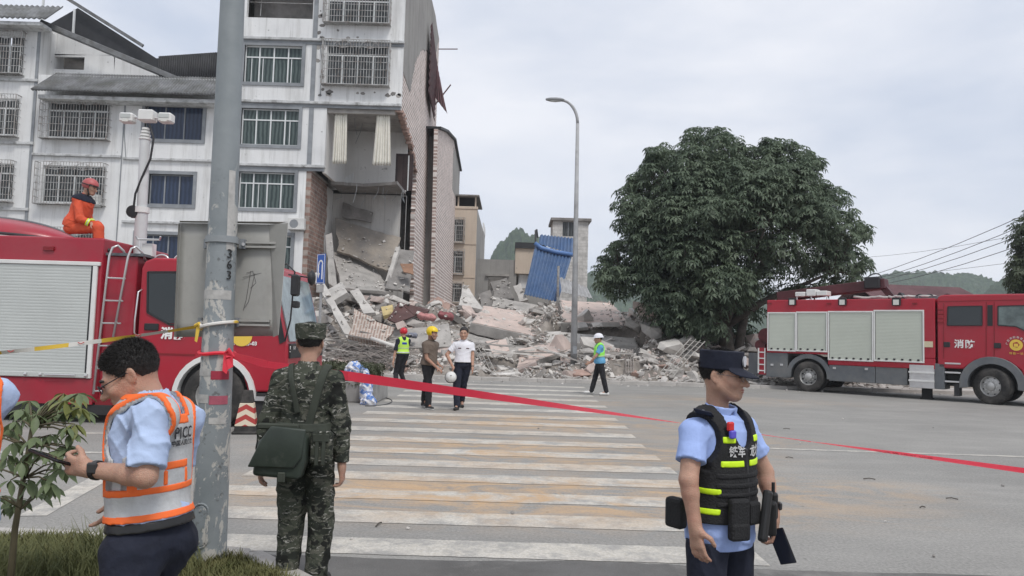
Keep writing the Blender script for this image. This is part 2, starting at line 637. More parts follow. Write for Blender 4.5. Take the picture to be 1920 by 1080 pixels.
# ================================================================ building materials
def plaster(name, lo, hi, streak, amt=0.6):
    k = NT(name)
    c = k.mix(k.ramp(k.noise(0.5, 7, 0.6), [(0.3, 0.0), (0.7, 1.0)]), lo, hi)
    st = k.noise(1.0, 6, 0.7, sc=(1.6, 1.6, 0.12))
    c = k.mix(k.math('MULTIPLY', k.ramp(st, [(0.5, 0.0), (0.75, 1.0)]), amt), c, streak)
    st2 = k.noise(1.0, 5, 0.7, sc=(6, 6, 0.22), loc=(1, 4, 2))
    c = k.mix(k.math('MULTIPLY', k.ramp(st2, [(0.55, 0.0), (0.72, 1.0)]), amt * .7), c, tuple(q * .75 for q in streak))
    sp = k.noise(2.4, 9, 0.75, loc=(2, 5, 1))
    c = k.mix(k.math('MULTIPLY', k.ramp(sp, [(0.625, 0.0), (0.66, 1.0)]), 0.7), c, (0.20, 0.195, 0.185))
    k.l(c, k.b.inputs['Base Color'])
    k.b.inputs['Roughness'].default_value = 0.9
    k.b.inputs['Specular IOR Level'].default_value = 0.2
    k.bump(k.noise(14, 5, 0.6), 0.25, 0.02)
    return k.m
M_white = plaster('white_plaster', (0.63, 0.635, 0.635), (0.78, 0.785, 0.775), (0.38, 0.375, 0.355), .75)
M_inner = plaster('room_plaster', (0.60, 0.59, 0.57), (0.72, 0.71, 0.69), (0.48, 0.46, 0.43), 0.4)
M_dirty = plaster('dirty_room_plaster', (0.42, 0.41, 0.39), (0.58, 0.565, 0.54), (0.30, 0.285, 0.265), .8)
M_beige = plaster('beige_plaster', (0.50, 0.42, 0.34), (0.60, 0.51, 0.42), (0.36, 0.31, 0.26))
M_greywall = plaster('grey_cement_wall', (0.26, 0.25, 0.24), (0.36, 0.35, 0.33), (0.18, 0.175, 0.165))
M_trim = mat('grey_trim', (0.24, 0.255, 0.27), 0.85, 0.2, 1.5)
M_ledge = mat('ledge_plaster', (0.50, 0.51, 0.51), 0.9, 0.25, 1.2, stain=(0.2, 0.2, 0.19), sscale=2.5, sat=(0.5, 0.68))
M_alu = mat('white_window_frame', (0.66, 0.68, 0.68), 0.45, 0.08, 3)
M_bars = mat('steel_bars', (0.42, 0.42, 0.41), 0.5, 0.3, 4, metal=0.35, stain=(0.2, 0.15, 0.12), sscale=3)
def curtain_glass(name, a, c):
    k = NT(name)
    w = k.n('TexWave', Scale=1.6, Distortion=3.0, Detail=2.0)
    k.l(k.t.outputs['Object'], w.inputs['Vector'])
    n = k.noise(0.7, 3, 0.5)
    k.l(k.mix(k.math('MULTIPLY', w.outputs['Fac'], n), a, c), k.b.inputs['Base Color'])
    k.b.inputs['Roughness'].default_value = 0.12
    k.b.inputs['Specular IOR Level'].default_value = 0.35
    return k.m
M_glass_green = curtain_glass('green_window_glass', (0.030, 0.045, 0.044), (0.15, 0.19, 0.18))
M_glass_dark = curtain_glass('dark_window_glass', (0.03, 0.034, 0.036), (0.11, 0.12, 0.12))
M_glass_blue = curtain_glass('blue_curtained_glass', (0.022, 0.032, 0.058), (0.05, 0.075, 0.135))
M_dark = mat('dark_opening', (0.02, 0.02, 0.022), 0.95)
M_tile = mat('grey_roof_tile', (0.17, 0.175, 0.18), 0.85, 0.35, 1.4, stain=(0.10, 0.10, 0.09), sscale=1.5, bump=0.3, bscale=12)
M_blackroof = mat('black_metal_sheet', (0.03, 0.031, 0.034), 0.6, 0.3, 2)
def brick(name, ax, c1, c2, mortar, scale=1.0, patch_=(0.42, 0.38, 0.35), bw_=.5, rh_=.21, ms__=.032, swap=0):
    k = NT(name)
    sep = k.n('SeparateXYZ')
    k.l(k.t.outputs['Object'], sep.inputs[0])
    cb = k.n('CombineXYZ')
    k.l(sep.outputs[ax], cb.inputs[swap])
    k.l(sep.outputs[2], cb.inputs[1 - swap])
    br = k.n('TexBrick', Scale=scale)
    br.inputs['Color1'].default_value = (*c1, 1)
    br.inputs['Color2'].default_value = (*c2, 1)
    br.inputs['Mortar'].default_value = (*mortar, 1)
    br.inputs['Brick Width'].default_value = bw_
    br.inputs['Row Height'].default_value = rh_
    br.inputs['Mortar Size'].default_value = ms__
    br.inputs['Bias'].default_value = 0.0
    k.l(cb.outputs[0], br.inputs['Vector'])
    c = k.mix(0.75, br.outputs['Color'], k.ramp(k.noise(2.2, 8, 0.7), [(0.25, (0.2, 0.2, 0.2)), (0.75, (0.82, 0.8, 0.78))]), 'OVERLAY')
    big = k.ramp(k.noise(0.45, 7, 0.7), [(0.48, 0.0), (0.66, 1.0)])
    c = k.mix(k.math('MULTIPLY', big, 0.4), c, patch_)
    k.l(c, k.b.inputs['Base Color'])
    k.b.inputs['Roughness'].default_value = 0.95
    k.b.inputs['Specular IOR Level'].default_value = 0.15
    k.bump(br.outputs['Fac'], -0.8, 0.02)
    return k.m
M_brick_y = brick('brick_side_wall', 1, (0.33, 0.255, 0.23), (0.47, 0.37, 0.34), (0.76, 0.72, 0.69), patch_=(0.52, 0.46, 0.43), ms__=.04)
M_brick_red = brick('red_brick_party_wall', 1, (0.225, 0.145, 0.12), (0.31, 0.205, 0.17), (0.30, 0.265, 0.24), patch_=(0.27, 0.225, 0.2))
M_brick_x = brick('brick_fragment', 0, (0.26, 0.19, 0.165), (0.36, 0.28, 0.24), (0.46, 0.42, 0.38), patch_=(0.36, 0.29, 0.26), bw_=.36, rh_=.11, ms__=.024, swap=1)
M_block = brick('concrete_block_wall', 0, (0.47, 0.465, 0.45), (0.55, 0.545, 0.53), (0.40, 0.395, 0.38), 0.5, (0.43, 0.42, 0.40), .25, .125, .008)
M_conc = mat('broken_concrete', (0.33, 0.315, 0.295), 0.95, 0.25, 1.6, bump=0.7, bscale=9, stain=(0.43, 0.405, 0.38), sscale=1.1)
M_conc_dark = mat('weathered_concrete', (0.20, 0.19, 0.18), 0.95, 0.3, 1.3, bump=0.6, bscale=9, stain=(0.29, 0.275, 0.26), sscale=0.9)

FY = 36.0
def rect(x0, y0, x1, y1, d=FY):
    """photo rectangle on the plane Y = d -> X0, X1, Z0, Z1"""
    xm, ym = (x0 + x1) / 2, (y0 + y1) / 2
    return W(x0, ym, d).x, W(x1, ym, d).x, W(xm, y1, d).z, W(xm, y0, d).z
def holed_wall(b, x0, x1, z0, z1, holes, y0, th):
    zs = sorted({z0, z1, *[min(max(h[2], z0), z1) for h in holes], *[min(max(h[3], z0), z1) for h in holes]})
    for a, c in zip(zs, zs[1:]):
        zm = (a + c) / 2
        xs = [x0]
        for h in sorted(holes):
            if h[2] < zm < h[3]:
                xs += [h[0], h[1]]
        xs.append(x1)
        for i in range(0, len(xs), 2):
            if xs[i + 1] - xs[i] > 1e-3:
                b.mm((xs[i], y0, a), (xs[i + 1], y0 + th, c))
    return b
def window(parent, R, kind, d=FY, cols=4, grille=0.42):
    x0, x1, z0, z1 = R
    y = d + 0.10
    fr = MB()
    t = 0.055
    for (a, c) in (((x0, z0), (x1, z0 + t)), ((x0, z1 - t), (x1, z1)), ((x0, z0 + t), (x0 + t, z1 - t)), ((x1 - t, z0 + t), (x1, z1 - t))):
        fr.mm((a[0], y, a[1]), (c[0], y + 0.08, c[1]))
    tr = z0 + (z1 - z0) * (0.70 if kind == 'green' else 0.74)
    if kind != 'blue':
        fr.mm((x0 + t, y + 0.005, tr - 0.03), (x1 - t, y + 0.07, tr + 0.03))
    n = cols
    for i in range(1, n):
        xx = x0 + (x1 - x0) * i / n
        fr.mm((xx - 0.03, y - 0.003, z0 + t), (xx + 0.03, y + 0.072, z1 - t if kind == 'green' else (tr - .03 if kind != 'blue' else z1 - t)))
    w = fr.build('window', M_alu if kind != 'blue' else M_trim, parent, local=False)
    g = {'green': M_glass_green, 'blue': M_glass_blue}.get(kind, M_glass_dark)
    zz = [(z0 + t, tr - 0.03), (tr + 0.03, z1 - t)] if kind != 'blue' else [(z0 + t, z1 - t)]
    for i in range(n):
        a, c = x0 + (x1 - x0) * i / n + 0.03, x0 + (x1 - x0) * (i + 1) / n - 0.03
        for (p, q) in zz:
            yy = y + 0.035 + random.uniform(0, .012)
            MB().mm((a, yy, p), (c, yy + 0.012, q)).build('pane', g, w, local=False)
            if kind == 'green' and random.random() < .55 and q - p > .7:
                cx = a + random.uniform(.1, .35)
                MB().mm((cx, yy - .02, p), (cx + .035, yy - .002, q)).build('sash_bar', M_alu, w, local=False)
    # grey surround
    s = MB()
    e = 0.16
    for (a, c) in (((x0 - e, z0 - e), (x1 + e, z0)), ((x0 - e, z1), (x1 + e, z1 + e)), ((x0 - e, z0), (x0, z1)), ((x1, z0), (x1 + e, z1))):
        s.mm((a[0], d - 0.06, a[1]), (c[0], d + 0.12, c[1]))
    if kind in ('green', 'blue'):
        s.build('surround', M_trim, w, local=False)
    if kind == 'cage':
        gb = MB()
        gx0, gx1, gz0, gz1 = x0 - 0.12, x1 + 0.12, z0 - 0.14, z1 + 0.10
        yo = d - grille
        rb = 0.013
        nb = max(8, int((gx1 - gx0) / 0.135))
        for i in range(nb + 1):
            xx = gx0 + (gx1 - gx0) * i / nb
            gb.bar((xx, yo, gz0), (xx, yo, gz1), 0.022, 0.022)
            gb.bar((xx, yo, gz0), (xx, d, gz0), 0.02, 0.02)
        for i in range(7):
            zz_ = gz0 + (gz1 - gz0) * i / 6
            gb.bar((gx0, yo - .012, zz_), (gx1, yo - .012, zz_), 0.03 if i in (0, 6) else 0.02)
            for xx in (gx0, gx1):
                gb.bar((xx, yo, zz_), (xx, d, zz_), 0.03 if i in (0, 6) else 0.02)
        for j in range(1, 3):
            for xx in (gx0, gx1):
                gb.bar((xx, yo + (d - yo) * j / 3, gz0), (xx, yo + (d - yo) * j / 3, gz1), 0.018)
        for xx in (gx0, gx1):
            gb.bar((xx, yo, gz0), (xx, yo, gz1), 0.04)
        # fan-shaped ornaments along the top
        for cx in (gx0 + (gx1 - gx0) * .3, gx0 + (gx1 - gx0) * .7):
            zc = gz0 + (gz1 - gz0) * .80
            R_ = (gz1 - gz0) * 0.17
            arc = [(cx + R_ * 1.25 * math.cos(a), yo - .02, zc + R_ * math.sin(a)) for a in np.linspace(0, math.pi, 9)]
            gb.tube(arc, 0.014, 4)
            for a in np.linspace(0.3, math.pi - .3, 5):
                gb.bar((cx, yo - .02, zc), (cx + R_ * 1.25 * math.cos(a), yo - .02, zc + R_ * math.sin(a)), 0.018)
        gb.build('security_grille', M_bars, w, local=False, fixn=False)
        MB().mm((gx0 + .02, yo + .02, gz0 + .012), (gx1 - .02, d - .01, gz0 + .035)).build('cage_tray', M_bars, w, local=False)
    return w
def corr(b, p00, p10, p01, p11, ridges, amp, rows=6, per=6, sag=0.0):
    """corrugated sheet between four corners; ridges run from the 0-row to the 1-row"""
    p00, p10, p01, p11 = map(Vector, (p00, p10, p01, p11))
    nrm = (p10 - p00).cross(p01 - p00).normalized()
    n = ridges * per
    o = len(b.v)
    for j in range(rows + 1):
        t = j / rows
        for i in range(n + 1):
            s = i / n
            p = p00.lerp(p10, s).lerp(p01.lerp(p11, s), t)
            b.v.append(tuple(p + nrm * (amp * math.cos(2 * math.pi * s * ridges) + sag * math.sin(math.pi * t))))
    for j in range(rows):
        for i in range(n):
            a = o + j * (n + 1) + i
            b.f.append((a, a + 1, a + n + 2, a + n + 1))
    return b
def solid(o, t):
    md = o.modifiers.new('solid', 'SOLIDIFY')
    md.thickness = t
    md.offset = 0
    return o

# ================================================================ 1: gabled house at the far left
ya = FY
xA1 = W(64, 240, FY).x
h1 = thing('gabled_house', 'white rendered house at the left edge with tiled eave and sloping gable', 'house', (xA1 - 4, FY, 0))
wins = [rect(-40, 66, 44, 136), rect(-48, 184, 34, 252), rect(-55, 306, 24, 374), rect(-60, 428, 14, 496)]
b = MB()
zt = W(80, 48, FY).z
holed_wall(b, xA1 - 9, xA1, -0.3, zt, wins, FY, 0.24)
b.mm((xA1 - 9, FY + 0.24, -0.3), (xA1 - 8.76, FY + 11, zt))
b.mm((xA1 - 0.24, FY + 0.24, -0.3), (xA1, FY + 11, zt))
b.mm((xA1 - 9, FY + 11, -0.3), (xA1, FY + 11.2, zt))
b.build('wall', M_white, h1, local=False)
for w_ in wins:
    window(h1, w_, 'cage', cols=3)
for py in (268, 150, 392):
    z = W(20, py, FY).z
    MB().mm((xA1 - 9, FY - 0.12, z - .07), (xA1 + 0.05, FY - 0.002, z + .07)).build('ledge', M_ledge, h1, local=False, bevel=.015)
MB().mm((xA1 - 0.12, FY - 0.05, -0.3), (xA1 + 0.02, FY - 0.004, zt - .02)).build('corner_pilaster', M_trim, h1, local=False)
rb = MB()
corr(rb, (xA1 - 9.4, FY - 1.0, zt - 0.05), (xA1 + 0.9, FY - 1.0, zt - 0.05), (xA1 - 9.4, FY + 0.2, zt + 1.05), (xA1 + 0.9, FY + .2, zt + 1.05), 40, 0.045)
solid(rb.build('tiled_eave', M_tile, h1, local=False, smooth=True, fixn=False), 0.05)
MB().mm((xA1 - 9.2, FY - .85, zt - .34), (xA1 + .55, FY - .003, zt - .16)).build('eave_soffit', M_ledge, h1, local=False, bevel=.02)
# attic roof and shade of the attic space painted as one black block, running down to the right behind a pale eave edge
PG = lambda pts, d=FY: [(W(x, y, d).x, W(x, y, d).z) for x, y in pts]
MB().prism(PG(((78, 44), (60, 20), (113, -10), (266, 88), (410, 92), (410, 156), (345, 156))), FY + 1.5, FY + 7, 'y').build('attic_roof_shade', M_blackroof, h1, local=False)
gs = MB()
A_, B_ = W(80, 44, FY + .3), W(352, 158, FY + .3)
gs.bar(A_, B_, .5, .26)
gs.build('sloping_eave', M_tile, h1, local=False, bevel=.02)
for (px, y0, y1) in ((82, -12, 40), (140, 18, 66)):
    p0_, p1_ = W(px, y0, FY + 1.2), W(px - 3, y1, FY + 1.2)
    MB().bar(p1_, p0_, .09).build('roof_post', M_alu, h1, local=False)
MB().bar(W(108, -14, FY + 1.2), W(268, 86, FY + 1.2), .12, .16).build('verge_board', M_tile, h1, local=False)

# ================================================================ 2: middle block under the long tile canopy
x2a, x2b = xA1 + 0.02, W(412, 250, FY).x
h2 = thing('apartment_block', 'white three bay apartment block under a long grey tile canopy', 'building', ((x2a + x2b) / 2, FY, 0))
zc = W(230, 178, FY).z
wins = [(rect(88, 190, 205, 258), 'cage', 4), (rect(78, 311, 196, 380), 'cage', 4), (rect(272, 198, 380, 262), 'blue', 3), (rect(279, 327, 362, 384), 'blue', 3),
        (rect(255, 440, 342, 500), 'blue', 3), (rect(66, 432, 186, 500), 'cage', 4)]
b = MB()
holed_wall(b, x2a, x2b, -0.3, zc + .9, [w_[0] for w_ in wins], FY, 0.24)
b.mm((x2a, FY + 0.24, zc + .6), (x2b, FY + 9, zc + .9))
b.mm((x2b - .24, FY + 0.24, -0.3), (x2b, FY + 9, zc + .6))
b.build('wall', M_white, h2, local=False)
for w_ in wins:
    window(h2, w_[0], w_[1], cols=w_[2])
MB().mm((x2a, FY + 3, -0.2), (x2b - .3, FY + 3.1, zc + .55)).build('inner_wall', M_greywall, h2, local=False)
for (px0, px1, py) in ((232, 404, 300), (62, 228, 292), (230, 402, 418)):
    p0, p1 = W(px0, py, FY), W(px1, py, FY)
    z = (p0.z + p1.z) / 2
    MB().mm((p0.x, FY - .14, z - .06), (p1.x, FY - .002, z + .06)).build('ledge', M_ledge, h2, local=False, bevel=.015)
pj = W(228, 300, FY).x
MB().mm((pj - .025, FY - .025, 0), (pj + .025, FY - .004, zc - .1)).build('drain_pipe', M_trim, h2, local=False)
rb = MB()
p0, p1 = W(58, 168, FY - 1.1), W(408, 178, FY - 1.1)
zl = (p0.z + p1.z) / 2
corr(rb, (p0.x, FY - 1.1, zl), (p1.x, FY - 1.1, zl), (p0.x + .35, FY + .2, zl + 1.25), (p1.x, FY + .2, zl + 1.25), 62, 0.045)
solid(rb.build('tile_canopy', M_tile, h2, local=False, smooth=True, fixn=False), 0.05)
MB().mm((p0.x + .15, FY - .8, zl - .32), (p1.x - .1, FY - .003, zl - .12)).build('canopy_soffit', M_ledge, h2, local=False, bevel=.02)
# roof terrace wall with a broken opening under the sloping eave
zb = zc + .9
ho = rect(86, 106, 158, 130, FY + 1.2)
b = MB()
xw0, xw1 = W(72, 120, FY + 1.2).x, W(340, 150, FY + 1.2).x
holed_wall(b, xw0, W(215, 120, FY + 1.2).x, zb - .2, ho[3] + .12, [ho], FY + 1.2, .15)
b.prism(PG(((214, 150), (214, 104), (338, 155), (338, 165)), FY + 1.2), FY + 1.2, FY + 1.35, 'y')
b.prism(PG(((74, 104), (76, 46), (212, 103)), FY + 1.2), FY + 1.2, FY + 1.35, 'y')
b.build('terrace_wall', M_white, h2, local=False)
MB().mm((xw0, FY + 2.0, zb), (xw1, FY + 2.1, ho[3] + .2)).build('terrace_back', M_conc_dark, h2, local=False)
rb = MB()
q0, q1 = W(300, 96, FY + 1.5), W(410, 92, FY + 1.5)
corr(rb, (q0.x, FY + 1.40, zb + .15), (q1.x, FY + 1.40, zb + .15), (q0.x, FY + 1.42, q0.z - .3), (q1.x, FY + 1.42, q0.z), 26, .03, rows=2)
solid(rb.build('sheet_metal_shed', M_blackroof, h2, local=False, smooth=True, fixn=False), .04)

# ================================================================ 3: the torn-open apartment building
x3a, x3b = x2b + 0.02, W(752, 200, FY).x
h3 = thing('damaged_apartment_building', 'tall white apartment building torn open, rooms exposed beside its brick side wall', 'building', ((x3a + x3b) / 2, FY + 5, 0))
ZT = 23.0
Zl = [W(530, 311, FY).z, W(600, 194, FY).z, W(600, 76, FY).z]
Zl += [Zl[2] + 3.05, Zl[2] + 6.1]
xg = W(570, 420, FY).x        # where the lower facade breaks off
xh = W(610, 270, FY).x        # where the third-floor facade breaks off
wins = [(rect(458, 86, 566, 155), 'green', 4), (rect(452, 204, 560, 272), 'green', 4), (rect(447, 323, 552, 391), 'green', 4), (rect(443, 441, 545, 509), 'green', 4),
        (rect(615, -14, 730, 43), 'cage', 4), (rect(612, 84, 728, 158), 'cage', 4), (rect(464, -36, 588, 34), 'dark', 3)]
b = MB()
holed_wall(b, x3a, x3b, Zl[1], ZT, [w_[0] for w_ in wins if w_[0][3] > Zl[1]], FY, .24)
holed_wall(b, x3a, xh, Zl[0], Zl[1], [w_[0] for w_ in wins if Zl[0] < w_[0][2] < Zl[1]], FY, .24)
holed_wall(b, x3a, xg, -.3, Zl[0], [w_[0] for w_ in wins if w_[0][2] < Zl[0]], FY, .24)
b.build('facade', M_white, h3, local=False)
for w_ in wins:
    if w_[1] == 'dark':
        x0, x1, z0, z1 = w_[0]
        MB().mm((x0 - .1, FY + 1.3, z0 - .1), (x1 + .1, FY + 1.35, z1 + .1)).build('open_balcony', M_conc_dark, h3, local=False)
        MB().tube([(x0 + .5, FY + .5, z0 + .3), (x0 + .55, FY + .5, z1)], .02, 6).tube([(x0, FY + .4, z0 + .95), (x1, FY + .4, z0 + .95)], .02, 6).build('balcony_rail', M_bars, h3, local=False)
        continue
    window(h3, w_[0], w_[1], cols=w_[2])
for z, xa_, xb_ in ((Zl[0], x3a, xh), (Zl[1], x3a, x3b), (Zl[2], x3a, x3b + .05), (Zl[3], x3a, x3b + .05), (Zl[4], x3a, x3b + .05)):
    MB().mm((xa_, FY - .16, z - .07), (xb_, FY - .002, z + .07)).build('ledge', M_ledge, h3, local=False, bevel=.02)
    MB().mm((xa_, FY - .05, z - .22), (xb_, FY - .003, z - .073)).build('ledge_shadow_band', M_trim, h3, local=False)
xp = W(588, 130, FY).x
for za, zb_ in ((Zl[0], Zl[1]), (Zl[1], Zl[2]), (Zl[2], Zl[3]), (Zl[3], ZT)):
    MB().mm((xp - .11, FY - .04, za + .08), (xp + .11, FY - .004, zb_ - .23)).build('pilaster', M_trim, h3, local=False)
# upper-floor slabs, roof, left and back walls
for z in Zl[1:]:
    MB().mm((x3a, FY + .245, z - .13), (x3b - .245, FY + 13.7, z)).build('floor_slab', M_conc, h3, local=False)
MB().mm((x3a, FY + .245, ZT - .2), (x3b - .245, FY + 13.7, ZT)).build('roof_slab', M_conc, h3, local=False)
MB().mm((x3a, FY + .26, -.3), (x3a + .24, FY + 13.6, ZT - .21)).build('party_wall', M_greywall, h3, local=False)
MB().mm((x3a + .26, FY + 13.75, -.3), (x3b - .26, FY + 13.95, ZT)).build('back_wall', M_greywall, h3, local=False)
MB().mm((x3a + .26, FY + 3.4, Zl[1] + .005), (x3b - .26, FY + 3.5, ZT - .21)).build('partition', M_greywall, h3, local=False)
# the brick side wall with its ragged broken front edge
def ragged(pts, step=.16, amp=.11):
    out = []
    for (a, c) in zip(pts, pts[1:]):
        n = max(1, int(math.dist(a, c) / step))
        for i in range(n):
            t = i / n
            j = 0 if i == 0 else amp
            out.append((a[0] + (c[0] - a[0]) * t + random.uniform(-j, j), a[1] + (c[1] - a[1]) * t + random.uniform(-j, j) * .4))
    out.append(pts[-1])
    return out
def yx(px, py):
    p = WX(px, py, x3b)
    return (p.y, p.z)
zf_h = Zl[0] - .42
edge = [(FY + .25, ZT), (FY + .25, Zl[1] - .15), yx(762, 232), yx(772, 268), yx(777, 293), yx(781, 330), yx(779, 380), yx(777, 430), yx(775, 500), yx(776, 560), (FY + 5.4, -.3)]
yb = WX(806, 560, x3b).y
poly = ragged(edge[1:]) + [(yb, -.3), (yb, ZT - .4), (yb - 3, ZT), (FY + .25, ZT)]
sw = MB().prism(poly, x3b - .24, x3b, 'x').build('brick_side_wall', M_brick_y, h3, local=False)
# loose bricks still sticking out along the torn edge
bkm = MB().box((0, 0, 0), (.25, .22, .10)).build('brick', mat('torn_brick', (0.36, 0.25, 0.21), .95, .25, 3, bump=.5, bscale=14), sw)
r_ = random.Random(31)
first = True
for (ya_, za_) in poly:
    if ya_ > FY + 6.5 or za_ < 2.4 or za_ > Zl[1] - .1: continue
    for _ in range(2):
        o = bkm if first else bkm.copy()
        if not first: COL.objects.link(o)
        first = False
        c_ = Vector((x3b - .11 + r_.uniform(-.06, .05), ya_ - r_.uniform(-.02, .16), za_ + r_.uniform(-.12, .12)))
        o.location = RM[h3.name].inverted() @ c_
        o.rotation_euler = (r_.uniform(-.25, .25), r_.uniform(-.2, .2), r_.uniform(-.5, .5))
# torn laths and wires hanging from the ceilings
for i in range(14):
    px = r_.uniform(625, 770)
    z0_ = Zl[1] - .15 if i % 3 == 0 else zf_h
    yy_ = FY + r_.uniform(1.6, 3.6)
    x_ = W(px, 300, yy_).x
    MB().tube([(x_, yy_, z0_), (x_ + r_.uniform(-.1, .1), yy_ - .1, z0_ - r_.uniform(.2, .5)), (x_ + r_.uniform(-.3, .3), yy_ - .15, z0_ - r_.uniform(.5, 1.2))], .014, 4).build('hanging_wire', M_trim, h3, local=False)
# plaster left on the upper part of the side wall
pl = [(FY + .2, ZT), (FY + .2, Zl[2] - 1.4), (FY + 2.6, Zl[2] - 1.6), (FY + 4.2, Zl[2] + .6), (FY + 7, Zl[3] - .6), (yb - 2.2, Zl[3] + 1.6), (yb - .3, ZT - .6), (yb - 3, ZT)]
MB().prism(ragged(pl[1:7], .3, .15) + [pl[6], pl[7], pl[0]], x3b + .002, x3b + .025, 'x').build('wall_render', M_greywall, h3, local=False)
# purple-red corrugated sheet hanging off the side
s0, s1, s2, s3 = W(799, 42, FY + 9), W(822, 120, FY + 12.5), W(801, 175, FY + 9), W(823, 228, FY + 12.5)
rb = MB()
for p in (s0, s1, s2, s3): p.x = x3b + .25
corr(rb, s0, s2, s1, s3, 9, .05, rows=5)
solid(rb.build('hanging_metal_sheet', mat('maroon_sheet', (0.10, 0.045, 0.05), .55, .3, 1.5), h3, local=False, fixn=False), .02)
rb = MB()
corr(rb, s3 + Vector((.0, 0, 1.6)), s3 + Vector((.9, -.5, .4)), s1 + Vector((0, 0, .3)), s1 + Vector((.25, .2, -1.0)), 4, .04, rows=3)
rb.bar(s3 + Vector((0, 0, 1.1)), s3 + Vector((1.0, 0, 2.5)), .06)
rb.bar(W(822, 92, FY + 12), W(858, 92, FY + 12), .04)
solid(rb.build('torn_sheet_corner', MATS['maroon_sheet'], h3, local=False, fixn=False), .02)
# ---- the exposed rooms
yb1 = FY + 4.4
zf = Zl[0] - .25
door_r = rect(741, 288, 774, 357, yb1)
b = MB()
holed_wall(b, xh - .9, x3b - .25, zf, Zl[1] - .135, [door_r], yb1, .12)
b.build('upper_back_wall', M_inner, h3, local=False)
dr = MB().mm((door_r[0], yb1 + .05, door_r[2]), (door_r[1], yb1 + .1, door_r[3])).build('door', mat('dark_wood_door', (0.045, 0.028, 0.026), .4, .3, 3), h3, local=False)
MB().mm((door_r[0] + .12, yb1 + .03, door_r[2] + .1), (door_r[0] + .36, yb1 + .048, door_r[3] - .15)).build('door_leaf_panel', mat('dark_wood_panel', (0.07, 0.045, 0.04), .4), dr, local=False)
MB().mm((door_r[1] - .28, yb1 + .0, door_r[2]), (door_r[1] - .22, yb1 + .047, door_r[3] - .1)).build('door_edge', M_alu, dr, local=False)
MB().mm((xh - .15, FY + .25, zf), (xh, yb1 - .005, Zl[1] - .135)).build('upper_side_wall', M_inner, h3, local=False)
MB().mm((xh - .04, FY + .12, Zl[1] - .42), (x3b - .3, FY + .3, Zl[1] - .14)).build('lintel', M_conc, h3, local=False, bevel=.02)
# raised plaster that tore away beside the lower left corner of the room
MB().prism([(W(620, 345, yb1).x, zf), (W(662, 345, yb1).x, zf), (W(664, 312, yb1).x, zf + .95), (W(650, 325, yb1).x, zf + .7), (W(636, 338, yb1).x, zf + .35)], yb1 - .06, yb1 - .004, 'y').build('torn_plaster', M_white, h3, local=False)
# sagging floor slab between the rooms
fl = ragged([(xh - .2, FY + 2.2), (xh + 1.4, FY + 2.5), (xh + 3.0, FY + 1.9), (x3b - .3, FY + 1.6)], .25, .14)
fb = MB().prism(fl + [(x3b - .26, yb1), (xh - .2, yb1)], zf - .16, zf, 'z').build('broken_floor_slab', M_conc_dark, h3, local=False)
zg = zf - .17
dr2 = rect(750, 368, 776, 468, yb1 + .3)
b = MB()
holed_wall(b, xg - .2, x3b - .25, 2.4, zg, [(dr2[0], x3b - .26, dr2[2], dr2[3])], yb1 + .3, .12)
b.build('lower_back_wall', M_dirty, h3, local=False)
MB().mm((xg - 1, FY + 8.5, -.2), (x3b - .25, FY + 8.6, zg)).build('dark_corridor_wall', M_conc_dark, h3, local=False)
lw = ragged([(FY + .02, 0.2), (FY + .02, Zl[0] - .1)], 99) + ragged([(FY + 3.1, Zl[0] - .1), (FY + 3.4, 7.6), (FY + 2.9, 6.6), (FY + 3.3, 5.2), (FY + 2.8, 3.8), (FY + 3.3, 2.4), (FY + 3.0, .2)], .16, .1)
MB().prism(lw, xg, xg + .24, 'x').build('brick_party_wall', M_brick_red, h3, local=False)
MB().mm((xg - .02, FY + .01, Zl[0] - .24), (xg + .27, FY + 3.2, Zl[0] - .1)).build('party_wall_beam', M_conc, h3, local=False, bevel=.02)
lw2 = [(FY + 3.3, 1.5)] + ragged([(FY + 3.3, Zl[0] - .3), (FY + 4.68, Zl[0] - .3)], .3, .05) + [(FY + 4.68, 1.5)]
MB().prism(lw2, xg + .05, xg + .2, 'x').build('plastered_party_wall', M_inner, h3, local=False)
# curtains still hanging in the open front
M_curt = mat('cream_curtain', (0.72, 0.70, 0.63), .85, .06, 4)
def curtain(px0, px1, pxa, pxb, py0, py1):
    c = thing('curtain', 'pair half', 'curtain')
    return c
for (a, c, a2, c2, y0, y1, lab) in ((628, 651, 622, 650, 212, 307, 'straight cream curtain at the left of the exposed third floor room'),
                                    (707, 731, 698, 733, 213, 310, 'cream curtain flaring at its hem at the right of the exposed room')):
    t0, t1, q0, q1 = W(a, y0, FY + .3), W(c, y0, FY + .3), W(a2, y1, FY + .3), W(c2, y1, FY + .3)
    n, rws = 66, 12
    V, F = [], []
    for j in range(rws + 1):
        t = j / rws
        for i in range(n + 1):
            s = i / n
            p = t0.lerp(t1, s).lerp(q0.lerp(q1, s), t)
            p.y += .055 * math.sin(s * 2 * math.pi * 6.5 + .6 * math.sin(t * 2)) * (.6 + .5 * t) + .015 * math.sin(s * 31 + t * 3)
            p.z += .02 * math.sin(s * 40) * t
            V.append(p - (t0 + t1) / 2)
    for j in range(rws):
        for i in range(n):
            k = j * (n + 1) + i
            F.append((k, k + 1, k + n + 2, k + n + 1))
    o = npmesh('curtain', V, F, M_curt)
    o.location = (t0 + t1) / 2
    solid(o, .006)
    tag(o, lab, 'curtain', 'curtains in the exposed room')

